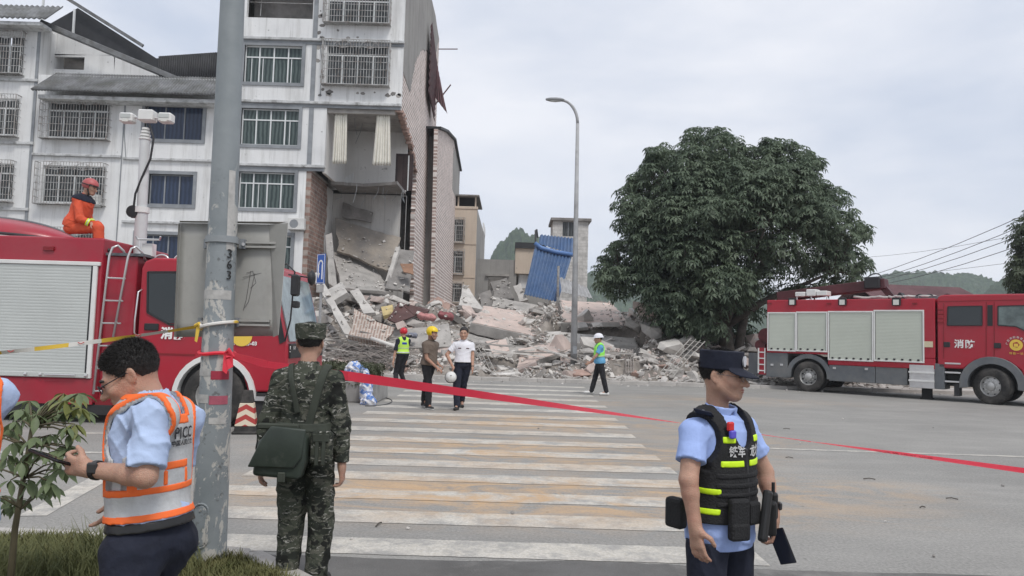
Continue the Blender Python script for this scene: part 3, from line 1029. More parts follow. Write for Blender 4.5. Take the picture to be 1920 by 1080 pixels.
# air conditioners and a hanging cable on the facades
M_ac = mat('ac_white', (0.58, 0.58, 0.56), .6, .15, 3)
for (px, py, lab) in ((172, 376, 'white air conditioner box inside the lower left window cage'), (556, 420, 'white air conditioner box under the green windows')):
    c_ = W(px, py, FY - .25)
    ac = thing('air_conditioner', lab, 'air conditioner', (c_.x, FY - .22, c_.z - .28))
    MB().mm((-.40, -.14, 0), (.40, .14, .56)).build('housing', M_ac, ac, bevel=.02)
    MB().lathe([(.001, -.148), (.19, -.148), (.21, -.142), (.21, -.13)], (-.1, 0, .28), 18, 'y').build('fan_grille', M_trim, ac)
    MB().mm((-.38, .14, -.04), (.38, .215, 0)).build('bracket', M_bars, ac)
for (pts, nm) in ((((236, 300), (233, 250), (236, 185)), 1), (((600, 180), (604, 120), (600, 80)), 2)):
    MB().tube([W(x, y, FY - .02) for x, y in pts], .018, 5).build('wall_cable', M_trim, h2 if nm == 1 else h3, local=False)
r_ = random.Random(6)
for i in range(26):
    px, py = r_.choice(((r_.uniform(594, 606), r_.uniform(20, 185)), (r_.uniform(596, 750), r_.uniform(172, 182)), (r_.uniform(600, 745), r_.uniform(55, 72))))
    c_ = W(px, py, FY)
    n_ = r_.randint(6, 9)
    R_ = r_.uniform(.05, .2)
    poly_ = [(c_.x + R_ * r_.uniform(.5, 1.1) * math.cos(6.283 * k_ / n_), c_.z + R_ * r_.uniform(.4, .9) * math.sin(6.283 * k_ / n_)) for k_ in range(n_)]
    MB().prism(poly_, FY - .006, FY - .001, 'y').build('bare_plaster_spot', M_conc_dark if i % 3 else M_conc, h3, local=False)
# ================================================================ 4: brick building right behind
X4 = x3b + 0.75
Y4 = WX(821, 400, X4).y
def y4(px, py):
    p = WX(px, py, X4)
    return (p.y, p.z)
h4 = thing('brick_gable_building', 'brick building with a sloping roof edge just behind the torn wall', 'building', (X4 - 3, Y4 + 6, 0))
e4 = [y4(821, 242), y4(836, 248), y4(851, 264), y4(862, 322)]
MB().prism([(Y4, -.3)] + e4 + [(e4[-1][0], -.3)], X4 - .24, X4, 'x').build('brick_side_wall', M_brick_y, h4, local=False)
x4a = W(807, 400, Y4).x
MB().mm((x4a - 5, Y4 - .02, -.3), (X4 - .02, Y4 + .22, e4[0][1])).build('front_wall', M_greywall, h4, local=False)
rf = MB()
for (p, q) in zip(e4, e4[1:]):
    rf.bar((X4 - 2, p[0], p[1] + .1), (X4 - 2, q[0], q[1] + .1), 4.4, .14)
rf.build('roof_edge', M_blackroof, h4, local=False)
MB().mm((X4 + .002, e4[2][0], e4[3][1] - 3), (X4 + .02, e4[3][0] - .1, e4[3][1] + .4)).build('wall_render', M_greywall, h4, local=False)

# ================================================================ 5: beige building farther back
D5 = 62.0
x5 = W(893, 450, D5).x
z5 = W(880, 392, D5).z
h5 = thing('beige_building', 'beige four storey building with barred windows behind the brick wall', 'building', (x5 - 3, D5 + 5, 0))
wn5 = [rect(840, 411, 869, 453, D5), rect(838, 470, 868, 512, D5), rect(836, 531, 866, 566, D5)]
b = MB()
holed_wall(b, x5 - 8, x5, -.3, z5, wn5, D5, .24)
b.build('front_wall', M_beige, h5, local=False)
for w_ in wn5:
    window(h5, w_, 'cage', d=D5, cols=2, grille=.25)
yb5 = WX(909, 450, x5).y
MB().mm((x5 - .2, D5 + .25, -.3), (x5 - .003, yb5, z5 + .1)).build('side_wall', M_greywall, h5, local=False)
MB().mm((x5 - .1, yb5 - 4.5, z5 + .11), (x5 + .04, yb5, z5 + 1.0)).build('white_stair_wall', M_white, h5, local=False)
MB().mm((x5 - 8, D5 - .06, z5 - .02), (x5 + .06, D5 + .3, z5 + .22)).build('parapet', M_beige, h5, local=False, bevel=.03)
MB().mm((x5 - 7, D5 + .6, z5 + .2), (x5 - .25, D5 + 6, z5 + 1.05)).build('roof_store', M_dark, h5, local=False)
MB().mm((x5 - 8.1, D5 - .3, z5 + 1.05), (x5 + .15, D5 + 6.4, z5 + 1.17)).build('roof_slab', M_conc_dark, h5, local=False)
for x in (x5 - .15, x5 - 1.6):
    MB().mm((x - .06, D5 + .02, z5 + .21), (x + .06, D5 + .14, z5 + 1.05)).build('roof_post', M_beige, h5, local=False)
for z in (3.2, 6.4, 9.2):
    MB().mm((x5 - 8, D5 - .05, z - .06), (x5 - .001, D5 - .002, z + .06)).build('ledge', M_beige, h5, local=False)

# ================================================================ 6: low grey ruin behind the heap, 7: block tower, 8: roof at the right
D6 = 66.0
R6 = rect(903, 487, 990, 600, D6)
h6 = thing('grey_ruined_house', 'low grey cement house half broken behind the rubble heap', 'building', (R6[0] + 1, D6, 0))
ho6 = rect(915, 519, 948, 545, D6)
ho7 = rect(968, 508, 992, 540, D6)
b = MB()
holed_wall(b, R6[0] - 1, R6[1] + 3, -.2, R6[3], [ho6, ho7], D6, .3)
b.mm((R6[0] - 1, D6 + .3, -.2), (R6[0] - .8, D6 + 8, R6[3]))
b.build('wall', M_greywall, h6, local=False)
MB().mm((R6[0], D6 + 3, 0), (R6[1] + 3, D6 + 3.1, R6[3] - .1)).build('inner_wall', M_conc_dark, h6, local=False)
MB().mm((ho6[0] - .2, D6 - .25, ho6[3] + .05), (ho6[1] + .3, D6 - .002, ho6[3] + .25)).build('lintel', M_conc, h6, local=False)
MB().mm((ho7[0] + .2, D6 + .35, ho7[2]), (ho7[1] - .1, D6 + .4, ho7[3] - .3)).build('white_shutter', M_white, h6, local=False)
r7 = rect(966, 466, 1000, 508, D6)
MB().mm((r7[0], D6 - .15, R6[3] - 1.2), (r7[1] + 1, D6 + 5, r7[3])).build('beige_upper_room', M_beige, h6, local=False)
MB().mm((r7[0] - .05, D6 - .35, r7[3]), (r7[1] + 1.1, D6 + 5.2, r7[3] + .5)).build('dark_roof', M_blackroof, h6, local=False)

D7 = 58.0
R7 = rect(1034, 415, 1101, 640, D7)
h7 = thing('block_tower', 'pale concrete block stair tower with flat cap behind the blue sheet', 'tower', ((R7[0] + R7[1]) / 2, D7 + 1.5, 0))
w7 = rect(1055, 416, 1076, 443, D7)
b = MB()
holed_wall(b, R7[0], R7[1], -.2, R7[3], [w7], D7, .2)
b.mm((R7[1] - .2, D7 + .2, -.2), (R7[1], D7 + 3.2, R7[3])).mm((R7[0], D7 + .2, -.2), (R7[0] + .2, D7 + 3.2, R7[3])).mm((R7[0], D7 + 3.2, -.2), (R7[1], D7 + 3.4, R7[3]))
b.build('wall', M_block, h7, local=False)
MB().mm((R7[0] - .18, D7 - .25, R7[3]), (R7[1] + .22, D7 + 3.6, R7[3] + .24)).build('roof_slab', M_conc_dark, h7, local=False, bevel=.03)
wf = MB().mm((w7[0], D7 + .12, w7[2]), (w7[1], D7 + .16, w7[3])).build('window', M_glass_dark, h7, local=False)
MB().mm(((w7[0] + w7[1]) / 2 - .03, D7 + .09, w7[2]), ((w7[0] + w7[1]) / 2 + .03, D7 + .118, w7[3])).build('mullion', M_trim, wf, local=False)

D8 = 48.0
h8 = thing('red_roofed_shed', 'low shed with a faded maroon roof behind the right fire truck', 'shed', (W(1730, 600, D8).x, D8, 0))
a, c = W(1650, 556, D8), W(1840, 556, D8)
MB().mm((a.x, D8, -.2), (c.x, D8 + 6, a.z - .25)).build('wall', M_beige, h8, local=False)
rp8 = W(1690, 534, D8 + 3)
rb = MB()
corr(rb, (a.x - .4, D8 - .5, a.z - .35), (c.x + .4, D8 - .5, a.z - .35), (a.x - .4, D8 + 3, rp8.z), (c.x + .4, D8 + 3, rp8.z - .1), 40, .04, rows=2)
corr(rb, (a.x - .4, D8 + 6.5, a.z - .35), (c.x + .4, D8 + 6.5, a.z - .35), (a.x - .4, D8 + 3.01, rp8.z), (c.x + .4, D8 + 3.01, rp8.z - .1), 40, .04, rows=2)
solid(rb.build('roof', mat('faded_maroon_roof', (0.17, 0.09, 0.095), .7, .2, 1), h8, local=False, fixn=False), .03)
# ---- the large slabs, each where the photograph shows it
M_slab_pink = mat('rosy_floor_finish', (0.56, 0.455, 0.405), .9, .12, 1.2, bump=.3, bscale=12, stain=(0.44, 0.385, 0.35), sscale=1.5)
M_slab_grey = M_conc
M_slab_pale = mat('pale_plastered_slab', (0.53, 0.51, 0.48), .92, .14, 1.3, bump=.4, bscale=10, stain=(0.38, 0.365, 0.345), sscale=1.6)
def slab(name, label, cat, corners, th, m, top=None, seed=0, rag=.05, group=None):
    """corners: four (px, py, depth); an uneven outlined plate with thickness, optional top finish as a part"""
    P = [W(*c) for c in corners]
    r_ = random.Random(seed + len(label))
    nrm = (P[2] - P[0]).cross(P[3] - P[1]).normalized()
    if nrm.z < 0: nrm = -nrm
    out = []
    for a, c in zip(P, P[1:] + P[:1]):
        ln = (c - a).length
        n = max(2, int(ln / .35))
        for i in range(n):
            t = i / n
            p = a.lerp(c, t)
            inw = (sum(P, Vector()) / 4 - p).normalized()
            out.append(p + inw * (r_.uniform(0, rag) * (1.6 if i else .6)))
    cen = sum(P, Vector()) / 4
    n = len(out)
    root = thing(name, label, cat, cen, 0, group)
    vs = [p for p in out] + [p - nrm * th * r_.uniform(.85, 1.12) for p in out]
    fs = [tuple(range(n)), tuple(reversed(range(n, 2 * n)))] + [(i, (i + 1) % n, n + (i + 1) % n, n + i) for i in range(n)]
    MB().add(vs, fs).build('slab_body', m, root, local=False)
    if top:
        v2 = [cen + (p - cen) * r_.uniform(.93, .985) + nrm * .004 for p in out]
        v3 = [p + nrm * .03 for p in v2]
        MB().add(v3 + v2, fs).build('floor_finish', top, root, local=False)
    return root
SLABS = []
def SL(*a, **k):
    SLABS.append((a, k))
B = 'concrete slab'
SL('brick_wall_fragment', 'tilted square fragment of brick wall on the heap', 'wall fragment', [(664, 578, 29.8), (740, 614, 29.8), (724, 652, 28.8), (650, 628, 28.8)], .26, M_brick_x, seed=1, rag=.12)
SL('concrete_slab', 'long rosy topped floor slab sloping in the middle of the heap', B, [(905, 573, 36.5), (1002, 588, 36.5), (1012, 634, 32.5), (882, 606, 32.0)], .42, M_slab_grey, M_slab_pink, 2)
SL('concrete_slab', 'rosy floor slab lying lowest in front of the lamp post', B, [(970, 655, 30.5), (1040, 642, 31), (1052, 662, 29.6), (968, 692, 29.0)], .16, M_slab_grey, M_slab_pink, 3)
SL('concrete_slab', 'wide rosy roof slab collapsed beside the big tree', B, [(1047, 562, 40), (1150, 568, 41), (1192, 614, 35), (1052, 606, 34.5)], .5, M_slab_grey, M_slab_pink, 4, rag=.15)
SL('concrete_slab', 'grey slab layer pressed under the wide rosy roof slab', B, [(1048, 622, 34.0), (1192, 634, 34.2), (1196, 648, 33.2), (1050, 642, 33.0)], .34, M_slab_pale, None, 5)
SL('concrete_slab', 'lowest thin slab jutting out by the tree trunk', B, [(1070, 650, 33.6), (1205, 652, 33.6), (1208, 658, 32.4), (1072, 660, 32.2)], .15, M_slab_grey, None, 6)
SL('concrete_slab', 'pale wall panel leaning left of the rosy slabs', B, [(868, 533, 38), (880, 541, 38), (908, 582, 35.5), (860, 572, 35.5)], .2, M_slab_pale, None, 7)
SL('concrete_beam', 'long pale beam lying behind the rosy slab', 'beam', [(925, 556, 40), (1010, 572, 40), (1010, 590, 39), (922, 574, 39)], .4, M_slab_grey, None, 8)
SL('concrete_slab', 'grey wall panel standing behind the walking rescuers', B, [(716, 622, 31.5), (842, 606, 31.5), (850, 650, 30.3), (722, 655, 30.2)], .2, M_slab_grey, None, 9)
SL('concrete_beam', 'long grey beam running down behind the white shirted person', 'beam', [(800, 604, 33), (1000, 656, 31.0), (995, 673, 30.4), (798, 626, 32.4)], .35, M_slab_grey, None, 10)
SL('concrete_beam', 'pale diagonal beam below the road sign', 'beam', [(582, 512, 32), (596, 510, 32), (672, 640, 29.0), (654, 640, 29.0)], .3, M_slab_pale, None, 11)
SL('concrete_slab', 'crumpled pale plaster panel below the brick party wall', B, [(604, 548, 33), (640, 528, 33), (652, 548, 32), (614, 572, 32)], .25, M_slab_pale, None, 12)
SL('concrete_slab', 'pale slab standing on edge beside the yellow box', B, [(655, 545, 33), (672, 540, 33), (704, 586, 31.5), (682, 588, 31.5)], .16, M_slab_pale, None, 13)
SL('wooden_board', 'dark maroon cabinet board tilted on the heap', 'board', [(748, 567, 32.6), (778, 592, 32), (742, 605, 31), (726, 598, 31.2)], .06, mat('maroon_board', (0.085, 0.04, 0.036), .55, .25, 2), None, 14, .01)
SL('wooden_board', 'second maroon cabinet board behind the first', 'board', [(748, 566, 33.2), (806, 580, 33.4), (800, 588, 32.7), (776, 590, 32.7)], .06, MATS['maroon_board'], None, 15, .01)
SL('mattress', 'dusty yellow mattress stuck in the heap', 'mattress', [(714, 575, 32.8), (736, 571, 32.8), (738, 588, 32), (718, 592, 32)], .18, mat('yellow_foam', (0.50, 0.40, 0.20), .95, .2, 3), None, 16, .02)
SL('concrete_slab', 'white plastered block under the rosy middle slab', B, [(1026, 622, 32.6), (1052, 620, 32.6), (1054, 648, 31.8), (1026, 648, 31.8)], .5, M_slab_pale, None, 17)
SL('concrete_slab', 'flat slab lying at the foot of the heap near the kerb', B, [(925, 694, 28.8), (972, 690, 29), (978, 700, 28.0), (922, 706, 28.0)], .14, M_slab_pale, None, 18)
SL('concrete_slab', 'round edged slab tipped at the kerb under the tree', B, [(1152, 704, 28.6), (1190, 706, 28.6), (1200, 718, 27.7), (1160, 718, 27.7)], .12, M_slab_pale, None, 19)
SL('concrete_slab', 'pale panel propped beside the tree trunk', B, [(1200, 652, 31), (1232, 664, 31), (1228, 676, 30.4), (1196, 664, 30.4)], .15, M_slab_pale, None, 20)
SL('concrete_slab', 'rosy panel propped under the rebar ladder', B, [(908, 640, 31), (950, 636, 31.2), (958, 662, 30.2), (926, 668, 30)], .2, M_slab_grey, M_slab_pink, 21)
SL('concrete_slab', 'thin rosy sheet beside the lowest rosy slab', B, [(1048, 664, 30), (1070, 654, 30.5), (1074, 676, 29.6), (1052, 690, 29.2)], .1, M_slab_pink, None, 22)
SL('wardrobe_side', 'orange brown wardrobe side in the torn open room', 'panel', [(750, 494, 37), (775, 494, 37), (776, 515, 36.6), (757, 510, 36.6)], .05, mat('orange_wood', (0.26, 0.145, 0.09), .6, .2, 2), None, 23, .02)
SL('concrete_slab', 'dark broken roof slab propped left of the blue sheet', B, [(918, 528, 47), (950, 520, 47), (964, 560, 45.5), (926, 566, 45)], .25, M_conc_dark, None, 41, .1)
SL('concrete_slab', 'dark slab leaning steeply before the grey ruin', B, [(896, 552, 46), (922, 540, 47), (932, 572, 45), (902, 580, 44.6)], .25, M_conc_dark, None, 42, .1)
SL('concrete_beam', 'pale beam tilted up at the left foot of the blue sheet', 'beam', [(962, 536, 45), (976, 530, 45), (990, 562, 44), (974, 566, 44)], .2, M_slab_pale, None, 43, .06)
# fallen floors inside the torn building
SL('fallen_floor', 'large grey floor slab fallen steeply inside the torn building', 'slab', [(622, 470, 39.6), (700, 498, 40.2), (738, 548, 36.6), (640, 540, 35.4)], .16, M_conc, None, 26)
SL('fallen_floor', 'brown stained ceiling slab hanging above the steep grey slab', 'slab', [(628, 408, 40.2), (752, 445, 40.2), (742, 515, 38.4), (630, 470, 39)], .14, mat('stained_slab', (0.30, 0.265, 0.225), .95, .25, .9, bump=.5, bscale=8, stain=(0.20, 0.19, 0.18), sscale=.8), None, 27, .1)
SL('concrete_beam', 'tilted edge beam on the left of the fallen floors', 'beam', [(610, 440, 36.8), (622, 436, 36.8), (632, 540, 35.2), (616, 532, 35.2)], .3, M_conc, None, 28)
SL('concrete_beam', 'thin pale beam crossing the fallen floors', 'beam', [(742, 462, 38.4), (750, 462, 38.4), (732, 526, 37), (722, 528, 37)], .2, M_slab_pale, None, 29)
SL('fallen_floor', 'small grey slab leaning in front of the dark doorway', 'slab', [(742, 466, 39), (778, 470, 39.4), (768, 548, 36.6), (722, 540, 36.4)], .12, M_conc_dark, None, 30)
SL('plaster_panel', 'peeled grey plaster panel on the back of the lower room', 'panel', [(642, 378, 40.4), (700, 398, 40.4), (696, 418, 40.3), (640, 408, 40.3)], .06, M_conc_dark, None, 31, .06)


def project(x, y, z):
    """photo pixel of world points"""
    dx, dy, dz = x, y, z - CAM_H
    f = dy * _F.y + dz * _F.z
    r_ = dx * _R.x + dy * _R.y + dz * _R.z
    u = dx * _U.x + dy * _U.y + dz * _U.z
    return 960 + FPX * r_ / f, 540 - FPX * u / f
# ================================================================ the rubble heap
def mound_h(x, y):
    """height of the rubble heap at a ground point (numpy arrays welcome)"""
    x, y = np.asarray(x, float), np.asarray(y, float)
    def sm(a, b, v):
        t = np.clip((v - a) / (b - a), 0, 1)
        return t * t * (3 - 2 * t)
    front = 27.6 + 1.1 * sm(2.5, 9, x) + .5 * np.sin(x * .9)
    rise = sm(0, 7.5, y - front)
    ridge = np.interp(x, [-13, -10.5, -8.5, -5, -2, 0, 2, 5, 8, 11, 14, 20], [0, 1.9, 2.9, 2.7, 2.4, 2.7, 3.0, 3.2, 2.3, 1.5, 1.2, .2])
    back = 1 - .75 * sm(44, 56, y)
    h = ridge * (.12 * sm(0, .8, y - front) + .88 * rise) * back
    h = h * (1 + .13 * np.sin(x * 1.7 + y * .6) * np.sin(y * 1.3 - x * .4)) + .10 * np.sin(x * 3.1 + 1) * np.sin(y * 2.7) * rise
    h = h + .08
    # the heap passes under and stays below the lower edge of every large slab
    px, py = project(x, y, h)
    for a_, k_ in SLABS:
        c = a_[3]
        xs_ = [q[0] for q in c]
        lo, hi = min(xs_), max(xs_)
        yb = sorted(q[1] for q in c)
        dn, df = min(q[2] for q in c), max(q[2] for q in c)
        f = np.clip(np.minimum(px - lo + 14, hi + 14 - px) / 14, 0, 1)
        pyb = np.where(y < dn, yb[3] - 2, yb[3] + (yb[0] - yb[3]) * np.clip((y - dn) / max(df - dn, .3), 0, 1) + 3)
        lim = h + (py - pyb) * y / FPX
        h = np.where((y < df + .4) & (lim < h), h + (np.maximum(lim, .05) - h) * f, h)
    return np.where(y < front, -.2, h)
xs, ys = np.linspace(-13, 20, 150), np.linspace(27.2, 57, 130)
X, Y = np.meshgrid(xs, ys)
Z = mound_h(X, Y) + RNG.uniform(-.09, .09, X.shape)
V = np.stack([X, Y, Z], -1).reshape(-1, 3)
nx = len(xs)
F = [(j * nx + i, j * nx + i + 1, (j + 1) * nx + i + 1, (j + 1) * nx + i) for j in range(len(ys) - 1) for i in range(nx - 1)]
M_dust_gap_shade = mat('rubble_dust_gap_shade', (0.25, 0.225, 0.20), 1.0, .35, 2.2, bump=1.0, bscale=7, stain=(0.13, 0.115, 0.10), sscale=1.4, sat=(.5, .66))  # dirt colour darkened to stand in for shaded gaps between the pieces
tag(npmesh('rubble_ground', V, F, M_dust_gap_shade, smooth=False), 'grey brown crushed debris that forms the rubble heap', 'rubble', kind='stuff')

M_chunk = [mat('chunk_grey', (0.45, 0.43, 0.405), .95, .25, 2.5, bump=.6, bscale=14),
           mat('chunk_pale', (0.58, 0.555, 0.52), .95, .18, 2.5, bump=.5, bscale=14),
           mat('chunk_dark', (0.25, 0.235, 0.22), .95, .3, 2.5, bump=.6, bscale=14),
           mat('chunk_brick', (0.36, 0.25, 0.21), .95, .25, 3, bump=.5, bscale=14),
           mat('chunk_rosy', (0.52, 0.43, 0.39), .95, .18, 3, bump=.5, bscale=14)]
def chunk_mesh(seed, kind):
    r = random.Random(seed)
    bm = bmesh.new()
    if kind == 'lump':
        for _ in range(13):
            v = Vector((r.gauss(0, 1), r.gauss(0, 1), r.gauss(0, 1))).normalized()
            bm.verts.new((v.x * .5 * r.uniform(.7, 1), v.y * .4 * r.uniform(.7, 1), v.z * .33 * r.uniform(.7, 1)))
    elif kind == 'slab':
        n = r.randint(4, 6)
        for i in range(n):
            a = 2 * math.pi * (i + r.uniform(-.25, .25)) / n
            for z in (-.07, .07):
                bm.verts.new((.5 * math.cos(a) * r.uniform(.8, 1.15), .38 * math.sin(a) * r.uniform(.8, 1.15), z * r.uniform(.85, 1.15)))
    else:
        for x in (-.5, .5):
            for y in (-.12, .12):
                for z in (-.09, .09):
                    bm.verts.new((x * r.uniform(.85, 1.05), y * r.uniform(.8, 1.1), z * r.uniform(.8, 1.1)))
    bmesh.ops.convex_hull(bm, input=bm.verts)
    junk = [v for v in bm.verts if not v.link_faces]
    if junk: bmesh.ops.delete(bm, geom=junk, context='VERTS')
    me = bpy.data.meshes.new('rubble_piece')
    bm.to_mesh(me)
    bm.free()
    return me
PROTO = {(k, s): chunk_mesh(s * 31 + 5, k) for k in ('lump', 'slab', 'bar') for s in range(7)}
# thousands of fist- to head-sized bits: one piece of stuff
def scatter(n, xr, yr, size, name, m, seed, kinds=('lump',), edge=False):
    r = np.random.default_rng(seed)
    VV, FF, off = [], [], 0
    cache = {}
    for key, me in PROTO.items():
        if key[0] in kinds:
            v = np.empty(len(me.vertices) * 3, np.float32)
            me.vertices.foreach_get('co', v)
            cache[key] = (v.reshape(-1, 3), [tuple(p.vertices) for p in me.polygons])
    keys = list(cache)
    XX, YY = r.uniform(*xr, n), r.uniform(*yr, n)
    HH = mound_h(XX, YY)
    for _ in range(n):
        x, y, h = XX[_], YY[_], HH[_]
        if h < 0:
            if not edge: continue
            h = .12 if y > 27.05 else 0.0
        s = size[0] * (size[1] / size[0]) ** (r.random() ** 2.2)
        v, f = cache[keys[r.integers(len(keys))]]
        R = np.array(Euler((r.uniform(-.8, .8), r.uniform(-.8, .8), r.uniform(0, 6.28))).to_matrix())
        VV.append((v * s) @ R.T + np.array([x, y, h + s * .12]))
        FF += [tuple(i + off for i in q) for q in f]
        off += len(v)
    me = bpy.data.meshes.new(name)
    me.from_pydata(np.concatenate(VV).tolist(), [], FF)
    return link(name, me, m)
tag(scatter(6500, (-11.5, 14), (27.4, 38), (.08, .45), 'rubble_bits', M_chunk[0], 1, ('lump', 'slab', 'bar'), True), 'grey concrete crumbs strewn all over the rubble heap', 'rubble', kind='stuff')
tag(scatter(5000, (-11, 12), (27.8, 40), (.08, .42), 'rubble_bits', M_chunk[1], 2, ('lump', 'slab', 'bar')), 'pale plaster crumbs strewn all over the rubble heap', 'rubble', kind='stuff')
tag(scatter(2600, (-11, 12), (27.8, 40), (.16, .26), 'broken_bricks', M_chunk[4], 3, ('lump', 'bar')), 'rosy broken bricks strewn all over the rubble heap', 'rubble', kind='stuff')
tag(scatter(2000, (-11, 16), (28, 50), (.12, .6), 'rubble_bits', M_chunk[2], 4, ('lump', 'slab', 'bar'), True), 'dark debris scraps strewn over the rubble heap', 'rubble', kind='stuff')
tag(scatter(260, (-11, 16), (25.6, 27.9), (.04, .16), 'kerb_debris', M_chunk[0], 6, ('lump',), True), 'small stones spilled along the far kerb', 'rubble', kind='stuff')

# single chunks one can pick out
LANDMARKS = ((560, 'left of the road sign'), (640, 'below the road sign'), (690, 'by the brick wall fragment'), (735, 'right of the brick fragment'), (775, 'behind the red helmet'), (815, 'behind the yellow helmet'),
             (850, 'between the walking men'), (900, 'behind the white shirt'), (950, 'left of the middle slab'), (1000, 'beside the middle slab'), (1060, 'left of the lamp post'), (1100, 'by the lamp post'),
             (1150, 'behind the hard hat'), (1210, 'left of the tree'), (1280, 'under the tree edge'), (1340, 'by the leaning grating'), (9999, 'near the right truck'))
names = {'lump': ('concrete_chunk', 'concrete chunk', 'chunk'), 'slab': ('slab_piece', 'flat slab piece', 'slab'), 'bar': ('concrete_beam_piece', 'short beam piece', 'beam')}
tone = ['grey', 'pale', 'dark', 'brick red', 'rosy']
r = random.Random(5)
for i in range(330):
    k = r.choice(('lump', 'slab', 'slab', 'bar'))
    x = r.uniform(-10.5, 12.5)
    y = 28.0 + 9.5 * r.random() ** 1.25
    h = float(mound_h(x, y))
    if h < 0: continue
    s = r.uniform(.5, 1.0) if i % 3 or y < 30.5 else r.uniform(1.0, 1.9)
    ti = r.choice((0, 0, 1, 1, 2, 4, 4, 3) if k == 'lump' else (0, 0, 1, 1, 2, 4))
    me = PROTO[(k, r.randrange(7))]
    nm = names[k]
    key = (me.name, ti)
    if key not in _FONT:
        m2 = me.copy()
        m2.materials.append(M_chunk[ti])
        _FONT[key] = m2
    o = bpy.data.objects.new(nm[0], _FONT[key])
    COL.objects.link(o)
    o.location = (x, y, h + s * .12)
    o.rotation_euler = (r.uniform(-.55, .55), r.uniform(-.5, .5), r.uniform(0, 6.28))
    o.scale = (s, s, s * r.uniform(.8, 1.3))
    bx_, by_ = project(x, y, h)
    mark = next(t for lim, t in LANDMARKS if bx_ < lim)
    lev = 'low' if by_ > 672 else ('halfway up' if by_ > 625 else 'high up')
    size_ = 'small' if s < .72 else ('large' if s > 1.0 else 'middling')
    tag(o, f'{size_} {tone[ti]} {nm[1]} {lev} in the rubble {mark}', nm[2], f'{nm[1]}s in the rubble')

for a_ in SLABS: slab(*a_[0], **a_[1])
# crumbs lying on the slabs themselves
r_ = np.random.default_rng(77)
VV, FF, off = [], [], 0
for a_, k_ in SLABS:
    Pq = [W(*c) for c in a_[3]]
    nq = (Pq[2] - Pq[0]).cross(Pq[3] - Pq[1]).normalized()
    if nq.z < 0: nq = -nq
    area = (Pq[2] - Pq[0]).cross(Pq[3] - Pq[1]).length / 2
    for _ in range(int(min(60, area * 7 * max(nq.z, .15)))):
        u, v_ = r_.random() ** .7, r_.random()
        p_ = Pq[0].lerp(Pq[1], v_).lerp(Pq[3].lerp(Pq[2], v_), u)
        me = PROTO[(('lump', 'slab', 'bar')[r_.integers(3)], int(r_.integers(7)))]
        vv = np.array([v.co[:] for v in me.vertices])
        s_ = .07 + .32 * r_.random() ** 3
        R_ = np.array(Euler((r_.uniform(-.6, .6), r_.uniform(-.6, .6), r_.uniform(0, 6.28))).to_matrix())
        VV.append((vv * s_) @ R_.T + np.array(p_ + nq * (.03 + s_ * .12)))
        FF += [tuple(i + off for i in q.vertices) for q in me.polygons]
        off += len(vv)
me = bpy.data.meshes.new('slab_crumbs')
me.from_pydata(np.concatenate(VV).tolist(), [], FF)
tag(link('slab_crumbs', me, M_chunk[1]), 'pale crumbs and shards lying on the tilted slabs', 'rubble', kind='stuff')
# rebar: two ladder-like cages and a tangle
M_rebar = mat('bent_rebar', (0.30, 0.27, 0.25), .7, .3, 3, metal=.2)
def ladder(label, a0, a1, b0, b1, n, mats=M_rebar, rr=.019):
    A0, A1, B0, B1 = W(*a0), W(*a1), W(*b0), W(*b1)
    t = thing('rebar_grating', label, 'grating', (A0 + B1) / 2)
    for k in range(4):
        s = k / 3
        MB().tube([A0.lerp(B0, s), (A0.lerp(B0, s) + A1.lerp(B1, s)) / 2 + Vector((0, -.05, .06)), A1.lerp(B1, s)], rr, 6).build('rail', mats, t, local=False)
    for k in range(n):
        s = (k + .5) / n
        MB().tube([A0.lerp(A1, s), B0.lerp(B1, s)], rr * .8, 5).build('rung', mats, t, local=False)
    return t
ladder('bent window grating leaning behind the white shirted person', (898, 640, 29.5), (930, 700, 28.2), (880, 652, 29.3), (908, 706, 28.0), 8, mat('dusty_grating', (0.36, 0.345, 0.32), .7, .2, 3))
ladder('window grating leaning on the rubble by the tree', (1322, 640, 29.2), (1262, 706, 28.1), (1296, 634, 29.4), (1240, 696, 28.4), 8, MATS['dusty_grating'])
ladder('small upright grating under the tree edge', (1172, 655, 29.6), (1174, 700, 28.6), (1186, 655, 29.6), (1188, 700, 28.6), 7)
tg = MB()
r = random.Random(9)
for i in range(150):
    px, py = r.uniform(610, 745), 655 + r.uniform(0, 40)
    p = W(px, py, r.uniform(28.0, 30.0))
    a = r.uniform(-.5, .5)
    L_ = r.uniform(.5, 2.2)
    d = Vector((math.cos(a), r.uniform(-.3, .3), math.sin(a) * .8 - .1)) * L_
    tg.tube([p - d / 2, p + Vector((r.uniform(-.1, .1), 0, r.uniform(.05, .3))), p + d / 2], r.uniform(.008, .02), 4)
tag(tg.build('rebar_tangle', M_rebar, fixn=False), 'tangle of thin bent reinforcing bars left of the walking rescuers', 'rebar', kind='stuff')
r = random.Random(12)
for i in range(26):
    px, py = r.choice(((r.uniform(600, 720), r.uniform(630, 668)), (r.uniform(760, 1050), r.uniform(640, 695)), (r.uniform(1080, 1160), r.uniform(650, 700))))
    p = W(px, py, r.uniform(28.3, 30.3))
    a = r.uniform(-.6, .6)
    d = Vector((math.cos(a), r.uniform(-.4, .4), math.sin(a) * .5)) * r.uniform(.5, 1.5)
    o = MB().bar(-d, d, r.uniform(.07, .16), .05).build('timber_plank', r.choice((M_chunk[1], M_chunk[2], M_conc)))
    o.location = p
    tag(o, f"{'long' if d.length > 1 else 'short'} dusty plank {'low' if py > 675 else 'higher up'} in the rubble {next(t for lim, t in LANDMARKS if px < lim)}", 'plank', 'planks in the rubble')
